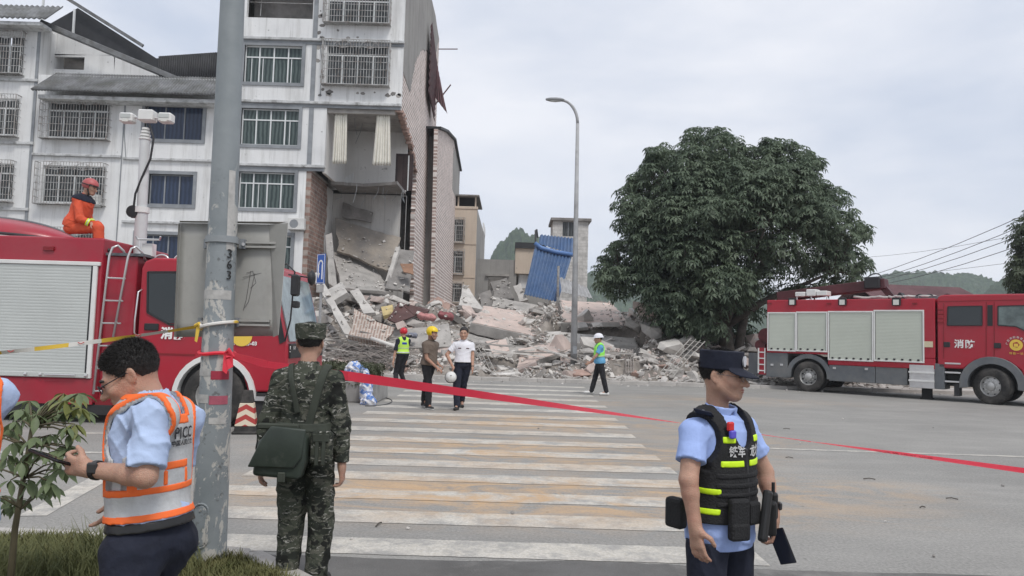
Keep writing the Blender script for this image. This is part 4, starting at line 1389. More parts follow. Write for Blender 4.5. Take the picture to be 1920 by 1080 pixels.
# white plastic pipe lengths
for (a, c, lab) in (((696, 634, 28.6), (742, 650, 28.2), 'white pipe lying right behind the planter'), ((922, 704, 27.9), (966, 702, 27.9), 'white pipe at the foot of the heap right of the white shirt')):
    A_, B_ = W(*a), W(*c)
    o = MB().cyl(A_ - A_, B_ - A_, .07, n=12).build('plastic_pipe', mat('white_pvc', (0.62, 0.6, 0.57), .6, .1, 3), smooth=True)
    o.location = A_
    tag(o, lab, 'pipe')

# ---- the blue corrugated roof that slid down
M_blue = mat('blue_roof_sheet', (0.085, 0.15, 0.285), .5, .15, .6, stain=(0.14, 0.195, 0.30), sscale=1.5)
bs = thing('blue_roof_sheet', 'bright blue corrugated roof sheet standing steeply on the heap', 'roof sheet', W(1025, 565, 45))
A_, B_, C_, D_ = W(1004, 458, 46.5), W(1073, 478, 46.5), W(983, 552, 44), W(1046, 566, 44)
rb = MB()
corr(rb, A_, B_, C_, D_, 11, .05, rows=4, per=8)
solid(rb.build('lower_sheet', M_blue, bs, local=False, fixn=False), .015)
E_, F_ = W(1013, 440, 47.2), W(1075, 447, 47.2)
rb = MB()
corr(rb, E_, F_, A_ + Vector((.2, .1, .05)), B_ + Vector((.05, .1, .05)), 10, .05, rows=3, per=8)
solid(rb.build('upper_sheet', M_blue, bs, local=False, fixn=False), .015)
rb = MB()
rb.tube([W(1003, 456, 46.3), W(1015, 465, 46.2), W(1040, 472, 46.2), W(1075, 478, 46.3)], .13, 8)
rb.build('ridge_fold', mat('blue_fold', (0.10, 0.20, 0.43), .5, .15, 2), bs, local=False, smooth=True)
MB().bar(W(1008, 446, 47.4), W(1006, 430, 47.4), .12).bar(W(1004, 470, 47), W(1004, 432, 47.4), .1).build('roof_strut', M_blackroof, bs, local=False)
o = MB().cyl((0, 0, -3.2), (0, 0, 1.4), .07, n=8).build('steel_post', M_bars)
o.location = W(1046, 545, 42)
tag(o, 'thin steel post standing in front of the blue sheet', 'post')
o = MB()
corr(o, W(1050, 520, 44), W(1102, 540, 44), W(1054, 548, 42), W(1112, 560, 42.5), 8, .04, rows=2)
oo = o.build('grey_roof_sheet', mat('grey_sheet', (0.36, 0.36, 0.36), .6, .2, 1.5), fixn=False)
solid(oo, .02)
tag(oo, 'grey corrugated sheet lying right of the blue one', 'roof sheet')
# ================================================================ street lamp
base = G(1075, 712)
lamp = thing('street_lamp', 'tall grey street lamp with single curved arm before the heap', 'street lamp', base)
top = W(1083, 232, base.y)
Hh = top.z
lean = top.x - base.x
MB().tube([(0, 0, 0), (lean * .5, 0, Hh * .5), (lean, 0, Hh)], [.135, .10, .065], 14).build('pole', mat('lamp_post_grey', (0.36, 0.365, 0.37), .6, .15, 1.5, stain=(0.22, 0.22, 0.22), sscale=1.5), lamp, smooth=True)
MB().cyl((0, 0, -.02), (0, 0, .06), .24, n=16).build('base_plate', MATS['lamp_post_grey'], lamp)
arm = [Vector((lean, 0, Hh))]
hd = W(1052, 188, base.y) - base
for t in np.linspace(0.15, 1, 8):
    arm.append(Vector((lean + (hd.x - lean) * (1 - math.cos(t * math.pi / 2)), 0, Hh + (hd.z - Hh) * math.sin(t * math.pi / 2))))
MB().tube(arm, [.062] * 5 + [.05] * 4, 10).build('arm', MATS['lamp_post_grey'], lamp, smooth=True)
lh = MB()
lh.lathe([(.001, -.42), (.07, -.40), (.13, -.25), (.15, 0), (.12, .2), (.06, .32), (.001, .34)], (0, 0, 0), 14, 'x')
hdo = lh.build('lamp_head', mat('lamp_head_grey', (0.30, 0.31, 0.32), .5), lamp, smooth=True)
hdo.scale = (1, 1.1, .55)
hdo.location = hd + Vector((-.2, 0, .02))
ln = MB().lathe([(.001, -.30), (.09, -.2), (.11, 0), (.07, .16), (.001, .2)], (0, 0, 0), 12, 'x').build('lamp_glass', mat('lamp_glass', (0.55, 0.56, 0.55), .2), hdo, smooth=True)
ln.location.z = -.09
ln.scale = (1, 1, .7)
MB().box((.02, -.13, 1.15), (.16, .02, .3)).build('notice_plate', M_trim, lamp)

# ================================================================ overhead cables at the right
CABLE_LABELS = ['topmost of the four thick overhead cables at the right', 'second from the top of the four thick overhead cables', 'third from the top of the four thick overhead cables', 'lowest of the four thick overhead cables at the right',
                'upper of the two thin flatter wires above the right truck', 'lower of the two thin flatter wires above the right truck']
M_cable = mat('cable', (0.09, 0.09, 0.095), .7)
for (a, c, sag, rr) in (((1618, 508), (1960, 350), .5, .016), ((1622, 514), (1960, 366), .55, .016), ((1628, 515), (1960, 380), .6, .016), ((1640, 518), (1960, 396), .65, .016),
                        ((1610, 470), (1960, 395), .5, .009), ((1620, 512), (1960, 462), .3, .009)):
    A_, B_ = W(*a, 62), W(*c, 40)
    A_, B_ = A_ + (A_ - B_) * .35, B_ + (B_ - A_) * .8
    sag *= 2.2
    pts = [A_.lerp(B_, t) - Vector((0, 0, sag * 4 * t * (1 - t))) - A_ for t in np.linspace(0, 1, 12)]
    o = MB().tube(pts, rr * 1.3, 5).build('overhead_cable', M_cable)
    o.location = A_
    tag(o, CABLE_LABELS.pop(0), 'cable', 'overhead cables')
# ================================================================ fire trucks
M_red = mat('fire_engine_red', (0.37, 0.010, 0.026), .38, .06, 1.2, coat=.2, stain=(0.31, 0.026, 0.040), sscale=.7, sat=(.4, .75))
M_red2 = mat('faded_engine_red', (0.34, 0.016, 0.035), .38, .08, 1.5, coat=.2, stain=(0.29, 0.045, 0.055), sscale=.8, sat=(.4, .75))
M_redin = mat('red_primer', (0.22, 0.014, 0.02), .6, .1, 2)
M_shut = mat('roller_shutter_alu', (0.50, 0.52, 0.50), .45, .06, .8, metal=.15)
M_shut2 = mat('pale_green_shutter', (0.50, 0.53, 0.46), .5, .05, .8)
M_wtrim = mat('white_trim', (0.68, 0.68, 0.66), .45, .08, 2)
M_chrome = mat('steel_tube', (0.62, 0.62, 0.62), .3, .1, 3, metal=.7)
M_rubber = mat('tyre_rubber', (0.030, 0.029, 0.028), .85, .25, 5, stain=(0.12, 0.11, 0.10), sscale=2.5, sat=(.45, .75))
M_rim = mat('wheel_rim', (0.42, 0.42, 0.41), .45, .15, 3, metal=.4)
M_black = mat('black_plastic', (0.022, 0.022, 0.024), .5, .2, 3)
M_chassis = mat('dark_chassis', (0.03, 0.03, 0.031), .8, .3, 3)
M_skirt = mat('grey_skirt', (0.115, 0.125, 0.135), .5, .1, 1.5, stain=(0.18, 0.18, 0.175), sscale=1.2)
M_cabglass = mat('cab_glass', (0.022, 0.028, 0.03), .06, spec=.6)
M_wind = mat('windscreen_glass', (0.20, 0.25, 0.255), .05, .45, 2.2, spec=.7)
M_white_t = mat('white_lettering', (0.78, 0.77, 0.75), .5)
M_yellow_t = mat('yellow_lettering', (0.75, 0.52, 0.08), .5)
M_lampglass = mat('work_lamp_glass', (0.62, 0.62, 0.58), .2)
def shutter(name, parent, x0, x1, z0, z1, y, m, pitch=.036, nrm=-1):
    """roller shutter: convex slats, in local x-z, facing nrm*y"""
    b_ = MB()
    n = int((z1 - z0) / pitch)
    for i in range(n):
        za, zb_ = z0 + (z1 - z0) * i / n, z0 + (z1 - z0) * (i + 1) / n
        zs = [za, za + (zb_ - za) * .18, (za + zb_) / 2, zb_ - (zb_ - za) * .12, zb_]
        ds = [0, .0022, .003, .0022, 0]
        o = len(b_.v)
        for z_, d_ in zip(zs, ds):
            b_.v += [(x0, y + nrm * d_, z_), (x1, y + nrm * d_, z_)]
        for k in range(4):
            b_.f.append((o + 2 * k, o + 2 * k + 1, o + 2 * k + 3, o + 2 * k + 2))
    return b_.build(name, m, parent, fixn=False)
def wheel(parent, c, R_, w, rimr, flip=1, steer=0.0, dish=.04):
    """tyre, rim and nuts with the axle along local y; outer face towards -y"""
    g = bpy.data.objects.new('wheel', None)
    tb_ = MB()
    prof = [(rimr, -w * .5 + .02), (rimr + .02, -w * .5), (R_ * .86, -w * .5 - .012), (R_ * .95, -w * .47), (R_ * .985, -w * .42)]
    for k in range(5):
        a = -w * .40 + w * .8 * k / 5
        prof += [(R_, a + .004), (R_, a + w * .8 / 5 - .018), (R_ - .014, a + w * .8 / 5 - .014), (R_ - .014, a + w * .8 / 5)]
    prof += [(R_ * .985, w * .42), (R_ * .95, w * .47), (R_ * .86, w * .5), (rimr, w * .5)]
    tb_.lathe(prof, (0, 0, 0), 40, 'y')
    o = tb_.build('wheel', M_rubber, parent, angle=35, fixn=False)
    bpy.data.objects.remove(g)
    rm = MB()
    rm.lathe([(rimr + .003, -w * .5 + .01), (rimr - .015, -w * .5 + .03), (rimr - .03, -w * .5 + .08), (rimr * .72, -w * .5 + .06 + dish), (rimr * .45, -w * .5 + .05 + dish * .3), (rimr * .42, -w * .5 + .0), (rimr * .25, -w * .5 - .03), (.002, -w * .5 - .035)], (0, 0, 0), 28, 'y')
    rm.build('rim', M_rim, o, angle=40)
    nb = MB()
    for k in range(10):
        a = 2 * math.pi * k / 10
        nb.cyl((rimr * .58 * math.cos(a), -w * .5 + .03, rimr * .58 * math.sin(a)), (rimr * .58 * math.cos(a), -w * .5 + .09, rimr * .58 * math.sin(a)), .016, n=6)
    tag(nb.build('wheel_nuts', M_chrome, o), kind='stuff')
    hl = MB()
    for k in range(8):
        a = 2 * math.pi * (k + .5) / 8
        hl.cyl((rimr * .80 * math.cos(a), -w * .5 + .06, rimr * .80 * math.sin(a)), (rimr * .80 * math.cos(a), -w * .5 + .10, rimr * .80 * math.sin(a)), .026, n=8)
    tag(hl.build('hand_holes', M_black, o), kind='stuff')
    o.location = c
    o.rotation_euler.z = steer
    return o
def arch(b_, cx, cz, r0, r1, y0, y1, a0=0, a1=math.pi, n=16):
    P0 = [(cx + r0 * math.cos(a), cz + r0 * math.sin(a)) for a in np.linspace(a0, a1, n)]
    P1 = [(cx + r1 * math.cos(a), cz + r1 * math.sin(a)) for a in np.linspace(a0, a1, n)]
    o = len(b_.v)
    for p, q in zip(P0, P1):
        b_.v += [(p[0], y0, p[1]), (q[0], y0, q[1]), (p[0], y1, p[1]), (q[0], y1, q[1])]
    for i in range(n - 1):
        a = o + 4 * i
        b_.f += [(a, a + 4, a + 5, a + 1), (a + 2, a + 3, a + 7, a + 6), (a, a + 2, a + 6, a + 4), (a + 1, a + 5, a + 7, a + 3)]
    b_.f += [(o, o + 1, o + 3, o + 2), (o + 4 * (n - 1), o + 4 * n - 2, o + 4 * n - 1, o + 4 * n - 3)]
    return b_
XZ = axes((1, 0, 0), (0, 0, 1))

# ---------------------------------------------------------------- left truck (side towards the camera)
LY = 12.3
tx = W(400, 760, LY).x
lt = thing('fire_truck', 'red fire truck with silver roller shutter and light mast at the left', 'fire truck', (tx, LY, 0))
def L(px, py, y=0.0):
    p = W(px, py, LY + y)
    return p.x - tx, p.z
def lx(px, py=600): return L(px, py)[0]
def lz(py, px=200): return L(px, py)[1]
xr0 = lx(-330)                      # rear end, out of view
xb1, ztop, zbot = lx(184), lz(443, 90), lz(757, 90)
b = MB().mm((xr0, .02, zbot + .02), (xb1, 2.38, ztop))
b.build('body', M_red2, lt, bevel=.03, seg=2)
zs0, zs1 = lz(697, 90), lz(500, 90)
xs1 = lx(169)
MB().mm((xr0 + .1, -.03, zs1 + .035), (xb1 - .015, .02, zs1 + .10)).build('shutter_top_rail', M_wtrim, lt, bevel=.008)
MB().mm((xs1, -.025, zs0 - .09), (xs1 + .075, .02, zs1 + .034)).build('shutter_side_rail', M_wtrim, lt, bevel=.008)
MB().mm((xs1 - .03, -.012, zs0), (xs1 - .001, .02, zs1 + .03)).build('shutter_seal', M_black, lt)
MB().mm((xr0 + .1, -.035, zs0 - .085), (xs1 - .001, .02, zs0 - .001)).build('shutter_bottom_rail', M_shut, lt, bevel=.01)
sh = shutter('roller_shutter', lt, xr0 + .15, xs1 - .03, zs0, zs1 + .03, -.004, M_shut, .05)
for px in (52, 80, 165):
    x, z = L(px, 697)
    MB().cyl((x - .02, -.05, zs0 - .04), (x + .02, -.05, zs0 - .04), .025, n=10).build('shutter_latch', M_chrome, sh)
MB().tube([(lx(95), -.07, zs0 - .04), (lx(152), -.07, zs0 - .04)], .016, 8).build('shutter_handle', M_chrome, sh)
MB().mm((lx(72), -.02, lz(473)), (lx(92), .03, lz(465))).build('marker_lamp', mat('red_lamp', (0.20, 0.01, 0.015), .3), lt, bevel=.006)
# lower skirt and chassis
MB().mm((xr0, .0, zbot), (xb1 - .02, .05, zs0 - .10)).build('lower_panel', M_red2, lt, bevel=.01)
MB().mm((xr0 + .2, .3, .42), (lx(560), 2.1, zbot + .05)).build('chassis', M_chassis, lt)
MB().mm((xr0, .03, zbot - .16), (xb1 + .3, .35, zbot + .0)).build('side_guard', M_chassis, lt)
# ladder bay and pump panel between body and cab
xg0, xg1 = lx(243), lx(262)
MB().mm((xb1, .14, zbot), (xg0, 2.3, lz(478, 215))).build('ladder_bay', M_red2, lt, bevel=.015)
MB().mm((xb1 + .005, .05, zbot), (xg0 + .02, .14, zbot + .09)).build('ladder_sill', M_redin, lt)
MB().mm((xg0, .4, .55), (xg1 + .05, 2.2, lz(490, 250))).build('cab_gap', M_chassis, lt)
MB().mm((xb1 - .05, .1, lz(478, 215)), (xg1 - .05, 2.3, lz(473, 215))).build('bay_roof', M_skirt, lt)
ld = MB()
for (a, c, hook) in (((207, 480), (179, 738), 1), ((242, 482), (216, 632), 1)):
    A_, C_ = L(*a), L(*c)
    ld.tube([(A_[0] + .16, .25, A_[1] - .05), (A_[0] + .15, .12, A_[1] + .1), (A_[0] + .1, .02, A_[1] + .18), (A_[0] + .04, -.02, A_[1] + .14), (A_[0], -.03, A_[1]), (C_[0], -.06, C_[1])], .02, 8)
lad = ld.build('ladder', M_chrome, lt, smooth=True)
for t in np.linspace(.16, .98, 6):
    a, c = L(207 - 28 * t, 480 + 258 * t), L(242 - 26 * t, 482 + 255 * t)
    MB().tube([(a[0], -.035 - .02 * t, a[1]), (c[0], -.035 - .02 * t, c[1])], .014, 6).build('rung', M_chrome, lad)
# cab shell: side profile swept across the width, window left open to dark glass panels
xc0, xc1 = lx(258), lx(531)
zr = lz(484, 330)
zsil = lz(640, 330)
WB = 2.32
xf = xc1 + .10
prof = [(xc0, lz(760, 260)), (xc0, zr - .18), (xc0 + .05, zr - .06), (xc0 + .2, zr), (xf - .55, zr), (xf - .36, zr - .07), (xf - .02, lz(648, 520)), (xf, lz(700, 520)), (xf - .02, lz(735, 520)), (lx(470), lz(735, 470)), (lx(455), lz(690, 455)), (lx(430), lz(670)), (lx(370), lz(670)), (lx(345), lz(695)), (lx(322), lz(740))]
cab = MB().prism(prof, .02, WB, 'y').build('cab', M_red, lt, bevel=.035, seg=2)
def flat_poly(pts, y, m, name, parent, th=.012):
    P = [L(*p) for p in pts]
    return MB().prism(P, y - th, y, 'y').build(name, m, parent)
flat_poly([(279, 512), (334, 512), (334, 590), (316, 606), (286, 592), (278, 584)], .018, M_cabglass, 'door_window', cab)
wf = MB()
for (p, q) in (((277, 510), (420, 510)), ((277, 510), (276, 586)), ((276, 586), (318, 609)), ((318, 609), (420, 609))):
    a, c = L(*p), L(*q)
    wf.bar((a[0], .008, a[1]), (c[0], .008, c[1]), .02, .028)
wf.build('window_seal', M_black, cab)
flat_poly([(334, 512), (498, 512), (520, 606), (316, 606)], .017, M_cabglass, 'door_window', cab)
MB().mm((lx(271), -.01, lz(617)), (lx(298), .019, lz(604))).build('door_handle', M_black, cab, bevel=.01)
MB().tube([(lx(262), .01, lz(541)), (lx(259), -.05, lz(546)), (lx(256), -.055, lz(600)), (lx(256), -.05, lz(622)), (lx(258), .01, lz(628))], .014, 8).build('grab_handle', M_chrome, cab, smooth=True)
MB().mm((lx(300), .008, lz(662)), (lx(368), .0185, lz(659))).build('door_seam', M_redin, cab)
text('door_lettering', '消防', .20, M_white_t, cab, (lx(326), .006, lz(623)), XZ, .006, bold=.008, spacing=1.1)
# windscreen and nose
wy0, wy1 = .16, WB - .14
zw0, zw1 = lz(640, 520), lz(512, 500)
def xfr(z):
    za_, zb2 = lz(648, 520), zr - .07
    return xf - .02 - .34 * (z - za_) / (zb2 - za_)
x_lo, x_hi = xfr(zw0) + .012, xfr(zw1) + .012
ws = MB().add([(x_lo + .008, wy0, zw0), (x_lo + .008, wy1, zw0), (x_hi + .012, wy1, zw1), (x_hi + .012, wy0, zw1), (x_lo - .03, wy0, zw0), (x_lo - .03, wy1, zw0), (x_hi - .03, wy1, zw1), (x_hi - .03, wy0, zw1)],
              [(0, 1, 2, 3), (7, 6, 5, 4), (0, 4, 5, 1), (1, 5, 6, 2), (2, 6, 7, 3), (3, 7, 4, 0)]).build('windscreen', M_wind, cab)
# near-side quarter of the screen wraps the pillar
flat_poly([(503, 514), (512, 520), (534, 640), (524, 645)], .016, M_black, 'pillar_trim', cab)
MB().mm((xf - .06, .10, lz(672, 520)), (xf + .02, WB - .1, lz(644, 520))).build('wiper_panel', M_black, cab, bevel=.012)
wp = MB()
for yy in (.5, 1.2):
    wp.tube([(xf + .02, yy, lz(650, 520)), (xf - .04, yy + .25, lz(620, 520)), (xf - .1, yy + .55, lz(606, 520))], .012, 5)
wp.build('wiper', M_black, cab)
MB().mm((xf - .01, .05, lz(800, 520)), (xf + .12, WB - .05, lz(728, 520))).build('bumper', M_skirt, lt, bevel=.03)
MB().mm((lx(470), .04, lz(800, 500)), (xf + .02, .5, lz(737, 500))).build('step_box', M_chassis, lt, bevel=.02)
MB().mm((lx(478), .0, lz(752, 500)), (xf, .06, lz(744, 500))).build('step_tread', M_chrome, lt)
NR = axes((0, 1, 0), (0, 0, 1))
text('front_number', '5208', .15, M_white_t, cab, (xf + .012, .22, lz(655, 520)), axes((0, 1, 0), (0, 0, 1)), .006)
text('unit_lettering', '城中百朝-03', .085, M_white_t, cab, (lx(458), .012, lz(644, 458)), XZ, .006, bold=.003)
text('corner_number', '1-1', .09, M_white_t, cab, (xf + .021, .3, lz(655, 520) + .02), NR, .006)
MB().lathe([(.001, -.004), (.17, -.004), (.17, .004), (.001, .004)], (0, 0, 0), 24, 'y').build('door_emblem', M_yellow_t, cab).location = (lx(455), .006, lz(630, 455))
# mirrors
mr = MB().tube([(xf - .3, .02, zr - .12), (xf - .05, -.12, zr - .05), (xf + .10, -.16, zr - .18), (xf + .06, -.14, lz(600, 540)), (xf - .05, -.02, lz(640, 530))], .014, 6)
mrm = mr.build('mirror_arm', M_black, cab)
MB().mm((lx(549), -.24, lz(556, 550)), (lx(563), -.06, lz(516, 550))).build('mirror', M_black, mrm, bevel=.03)
MB().mm((lx(552), -.2, lz(578, 555)), (lx(564), -.07, lz(565, 555))).build('lower_mirror', M_black, mrm, bevel=.02)
rmx, rmz = L(588, 522)
MB().lathe([(.001, -.06), (.09, -.05), (.13, 0), (.09, .04), (.001, .05)], (0, 0, 0), 16, 'x').build('round_mirror', M_black, mrm, smooth=True).location = (rmx, -.1, rmz)
MB().tube([(xf - .05, .0, rmz + .05), (rmx, -.1, rmz)], .012, 6).build('round_mirror_arm', M_black, mrm)
# front wheel, white arch
fwx, fwz = 0.0, .50
fa = MB()
arch(fa, 0, .50, .60, .68, -.04, .14, rad(-2), rad(182))
fa.build('wheel_arch_trim', M_wtrim, lt)
ai = MB()
arch(ai, 0, .50, .05, .60, .10, .12, rad(0), rad(180))
ai.mm((-.6, .1, .05), (.6, .12, .5))
ai.build('wheel_well', M_black, lt)
wheel(lt, (0, .13 - .02, .50), .50, .28, .29)
wheel(lt, (0, 2.2, .50), .50, .28, .29)
wheel(lt, (lx(-120), .2, .50), .50, .28, .29)
# roof hoops
for px in (290, 328):
    x, z = L(px, 484)
    MB().tube([(x + .03 * math.cos(a) * 0 + .12 * math.cos(a), .25, z - .01 + .09 * math.sin(a)) for a in np.linspace(0, math.pi, 9)], .017, 6).build('roof_hoop', M_chrome, cab, smooth=True)
MB().tube([(lx(232), .3, lz(443)), (lx(274), .3, lz(443))], .018, 6).tube([(lx(236), .3, lz(443)), (lx(236), .3, lz(474))], .014, 6).tube([(lx(232), .3, lz(443)), (lx(229), .27, lz(437))], .016, 6).tube([(lx(274), .3, lz(443)), (lx(277), .27, lz(437))], .016, 6).build('tool_rack', M_chrome, lt)
MB().mm((lx(238), .35, lz(474)), (lx(258), .5, lz(450))).build('tool_box', M_wtrim, lt)
# light mast
mx0, my = lx(262, 480), 1.0
p0 = L(262, 476, my)
p1 = L(266, 395, my)
p2 = L(272, 262, my)
p3 = L(275, 232, my)
mm_ = MB().tube([(p0[0], my, p0[1] - .6), (p1[0], my, p1[1])], .105, 16).tube([(p1[0], my, p1[1]), (p2[0], my, p2[1])], .085, 16)
mo = mm_.build('light_mast', mat('mast_grey', (0.55, 0.56, 0.56), .45, .08, 3), lt, smooth=True, angle=40)
MB().cyl((p1[0], my, p1[1] - .04), (p1[0], my, p1[1] + .06), .125, n=18).build('mast_collar', M_wtrim, mo)
hd_ = MB()
for k in range(4):
    hd_.cyl((p2[0], my, p2[1] + k * .06), (p2[0], my, p2[1] + k * .06 + .035), .10 - .012 * k, n=16)
hd_.build('mast_joint', M_wtrim, mo)
c_ = L(277, 218, my)
MB().box((c_[0], my, c_[1]), (.27, .22, .20)).build('pan_head', M_wtrim, mo, bevel=.02)
MB().tube([(L(248, 220, my)[0], my, L(248, 220, my)[1]), (L(305, 222, my)[0], my, L(305, 222, my)[1])], .02, 8).build('lamp_bar', M_chrome, mo)
for px in (240, 312):
    q = L(px, 222, my)
    fl_ = MB().box((q[0], my, q[1]), (.24, .2, .17)).build('flood_lamp', M_wtrim, mo, bevel=.025)
    MB().mm((q[0] - .05, my - .112, q[1] - .085), (q[0] + .06, my - .098, q[1] - .03)).build('lamp_lens', M_lampglass, fl_)
    MB().mm((q[0] - .09, my - .11, q[1] - .01), (q[0] + .09, my - .101, q[1] + .06)).build('lamp_fins', M_shut, fl_)
cb = [L(284, 236, my), L(292, 262, my), L(286, 300, my), L(270, 335, my), L(258, 365, my), L(254, 395, my), L(252, 410, my)]
MB().tube([(q[0], my - .08, q[1]) for q in cb], .02, 6).build('mast_cable', M_black, mo, smooth=True)
q = L(255, 398, my)
MB().lathe([(.001, -.05), (.11, -.05), (.11, .05), (.001, .05)], (q[0] - .02, my - .05, q[1]), 18, 'y').build('cable_drum', M_black, mo)
# upturned rescue boat on the roof: a thing resting on the truck
bx0, bx1 = W(-260, 440, LY + .9).x, W(150, 450, LY + .9).x
bz0 = W(60, 458, LY + .9).z
bt = thing('rescue_boat', 'upturned red rescue boat lying on the left fire truck', 'boat', ((bx0 + bx1) / 2, LY + 1.05, bz0))
half = (bx1 - bx0) / 2
n, m_ = 40, 14
V, F = [], []
for i in range(n + 1):
    s = -1 + 2 * i / n
    wv = (1 - max(0, s) ** 2.6) ** .6 * (1 - max(0, -s) ** 6) ** .5
    hv = (1 - max(0, s) ** 2.2) ** .75 * (1 - max(0, -s) ** 6) ** .5
    for j in range(m_ + 1):
        a = math.pi * j / m_
        V.append((s * half, -.75 * wv * math.cos(a), .02 + .44 * hv * math.sin(a) ** .7))
for i in range(n):
    for j in range(m_):
        a = i * (m_ + 1) + j
        F.append((a, a + m_ + 1, a + m_ + 2, a + 1))
ho_ = npmesh('hull', V, F, M_red2, bt)
solid(ho_, .03)
for (off, rr_, m2, zz) in ((.02, .032, M_black, .10), (.03, .02, M_wtrim, .06)):
    pts = []
    for i in range(n + 1):
        s = -1 + 2 * i / n
        wv = (1 - max(0, s) ** 2.6) ** .6
        pts.append((s * half, -.75 * wv - off, zz * (1 - max(0, s) ** 3) + .02))
    MB().tube(pts, rr_, 6).build('rubbing_strake', m2, bt, smooth=True)
MB().tube([(s * half, -.02, .45 * (1 - max(0, s) ** 2.2) ** .75 + .03) for s in np.linspace(-.9, .99, 24)], .03, 6).build('keel', M_skirt, bt, smooth=True)
tp = MB()
rr = random.Random(2)
tp.tube([(half * .8 + rr.uniform(-.1, .1), -.3 + rr.uniform(-.1, .1), .06 + rr.uniform(0, .1)) for _ in range(14)], .02, 5)
tp.build('mooring_rope', M_wtrim, bt)

# ---------------------------------------------------------------- right truck
Pr, Pf = Vector((10.30, 25.9, 0)), Vector((14.34, 22.3, 0))
ud = (Pf - Pr).normalized()
ang = math.atan2(ud.y, ud.x)
rt = thing('fire_truck', 'red crew cab fire truck with four pale shutters at the right', 'fire truck', Pr, ang)
nv = Vector((-ud.y, ud.x, 0))          # away from the camera
def Q(px, py):
    """photo pixel on the near side plane -> local (u, z)"""
    d = ray(px, py)
    t = (Pr - CAMP).dot(nv) / d.dot(nv)
    p = CAMP + d * t
    return (p - Pr).dot(ud), p.z
def qu(px, py=650): return Q(px, py)[0]
def qz(py, px=1600): return Q(px, py)[1]
WR = 2.45
u0, u1 = qu(1437), qu(1753)
zt_ = qz(562, 1500)
zsp = qz(662, 1470)
b = MB().mm((u0, .02, zsp), (u1, WR, zt_))
b.mm((qu(1552), .021, qz(686, 1600)), (u1 - .002, WR - .01, zsp))
bd = b.build('body', M_red, rt, bevel=.02)
for (a, c, bt_, tp_) in ((1441, 1490, 656, 588), (1495, 1549, 657, 587), (1555, 1635, 674, 586), (1641, 1730, 676, 584)):
    ua, uc = qu(a), qu(c)
    za, zc_ = qz(bt_, (a + c) / 2), qz(tp_, (a + c) / 2)
    fr = MB()
    t = .045
    for (p, q) in (((ua - t, zc_), (uc + t, zc_ + .05)), ((ua - t, za - .05), (uc + t, za)), ((ua - t, za), (ua, zc_)), ((uc, za), (uc + t, zc_))):
        fr.mm((p[0], -.022, p[1]), (q[0], .02, q[1]))
    fo = fr.build('shutter_frame', M_wtrim, rt, bevel=.006)
    shutter('roller_shutter', fo, ua + .012, uc - .012, za, zc_, .006, M_shut2, .045)
    for e in (ua, uc - .012):
        MB().mm((e, -.004, za), (e + .012, .02, zc_)).build('shutter_seal', M_black, fo)
    nl = 4 if c - a < 60 else 6
    for k in range(nl):
        x = ua + (uc - ua) * (k + .35) / nl
        MB().mm((x, -.03, za + .01), (x + .06, .004, za + .06)).build('latch', M_black, fo)
for px in (1486, 1580, 1681):
    x, z = Q(px, 566)
    hl_ = MB().mm((x - .13, -.06, z - .12), (x + .13, .015, z + .14)).build('scene_lamp', M_black, rt, bevel=.015)
    MB().mm((x - .085, -.07, z - .10), (x + .085, -.061, z + .07)).build('lamp_lens', M_lampglass, hl_)
for px in (1443, 1554, 1715):
    x, z = Q(px, 569)
    MB().mm((x - .07, -.012, z - .025), (x + .07, .018, z + .025)).build('marker_lamp', MATS['red_lamp'], rt)
MB().mm((qu(1731), -.004, qz(651, 1740)), (qu(1749), .018, qz(640, 1740))).build('cream_stripe', mat('cream_band', (0.60, 0.52, 0.36), .6), rt)
# grey lower skirt with the rear arch
sk = MB()
zA = .50
sk.mm((u0 - .02, .03, qz(707, 1450)), (qu(1476), WR - .03, zsp - .002))
sk.mm((qu(1554), .03, .42), (qu(1640), WR - .03, qz(686, 1600) - .002))
sk.mm((qu(1640) + .01, .05, .42), (qu(1700), WR - .03, qz(684, 1660) - .004))
arch(sk, 0, .52, .62, .78, .028, .55, rad(-5), rad(185))
sk.build('skirt', M_skirt, rt, bevel=.012)
for (px, py) in ((1447, 684), (1465, 684), (1564, 690), (1624, 692)):
    x, z = Q(px, py)
    MB().mm((x - .05, .005, z - .035), (x + .05, .029, z + .035)).build('skirt_latch', M_chrome, rt, bevel=.006)
MB().mm((u0 + .1, .35, .5), (qu(1990), WR - .35, .95)).build('chassis', M_chassis, rt)
MB().mm((u0 + .3, .8, .45), (qu(1990), WR - .8, 1.2)).build('driveline', M_chassis, rt)
wb_ = MB()
arch(wb_, 0, .52, .02, .62, .30, .34, 0, math.pi)
wb_.build('rear_wheel_well', M_black, rt)
sx0, sx1 = qu(1704), qu(1751)
stp = MB().mm((sx0, .02, .36), (sx1, .5, qz(684, 1730))).build('step_box', M_chrome, rt, bevel=.01)
for k in range(2):
    zz = .36 + (qz(684, 1730) - .36) * (.28 + .36 * k)
    MB().mm((sx0 - .01, -.03, zz), (sx1 + .01, .02, zz + .05)).build('step_tread', M_wtrim, stp)
MB().mm((sx1 + .01, .03, .36), (qu(1770), .8, qz(682, 1760))).build('exhaust_box', M_skirt, rt, bevel=.01)
MB().mm((qu(1720), .5, .02), (qu(1738), .7, .36)).mm((qu(1718), .42, .0), (qu(1741), .78, .04)).build('stabiliser_foot', M_chassis, rt)
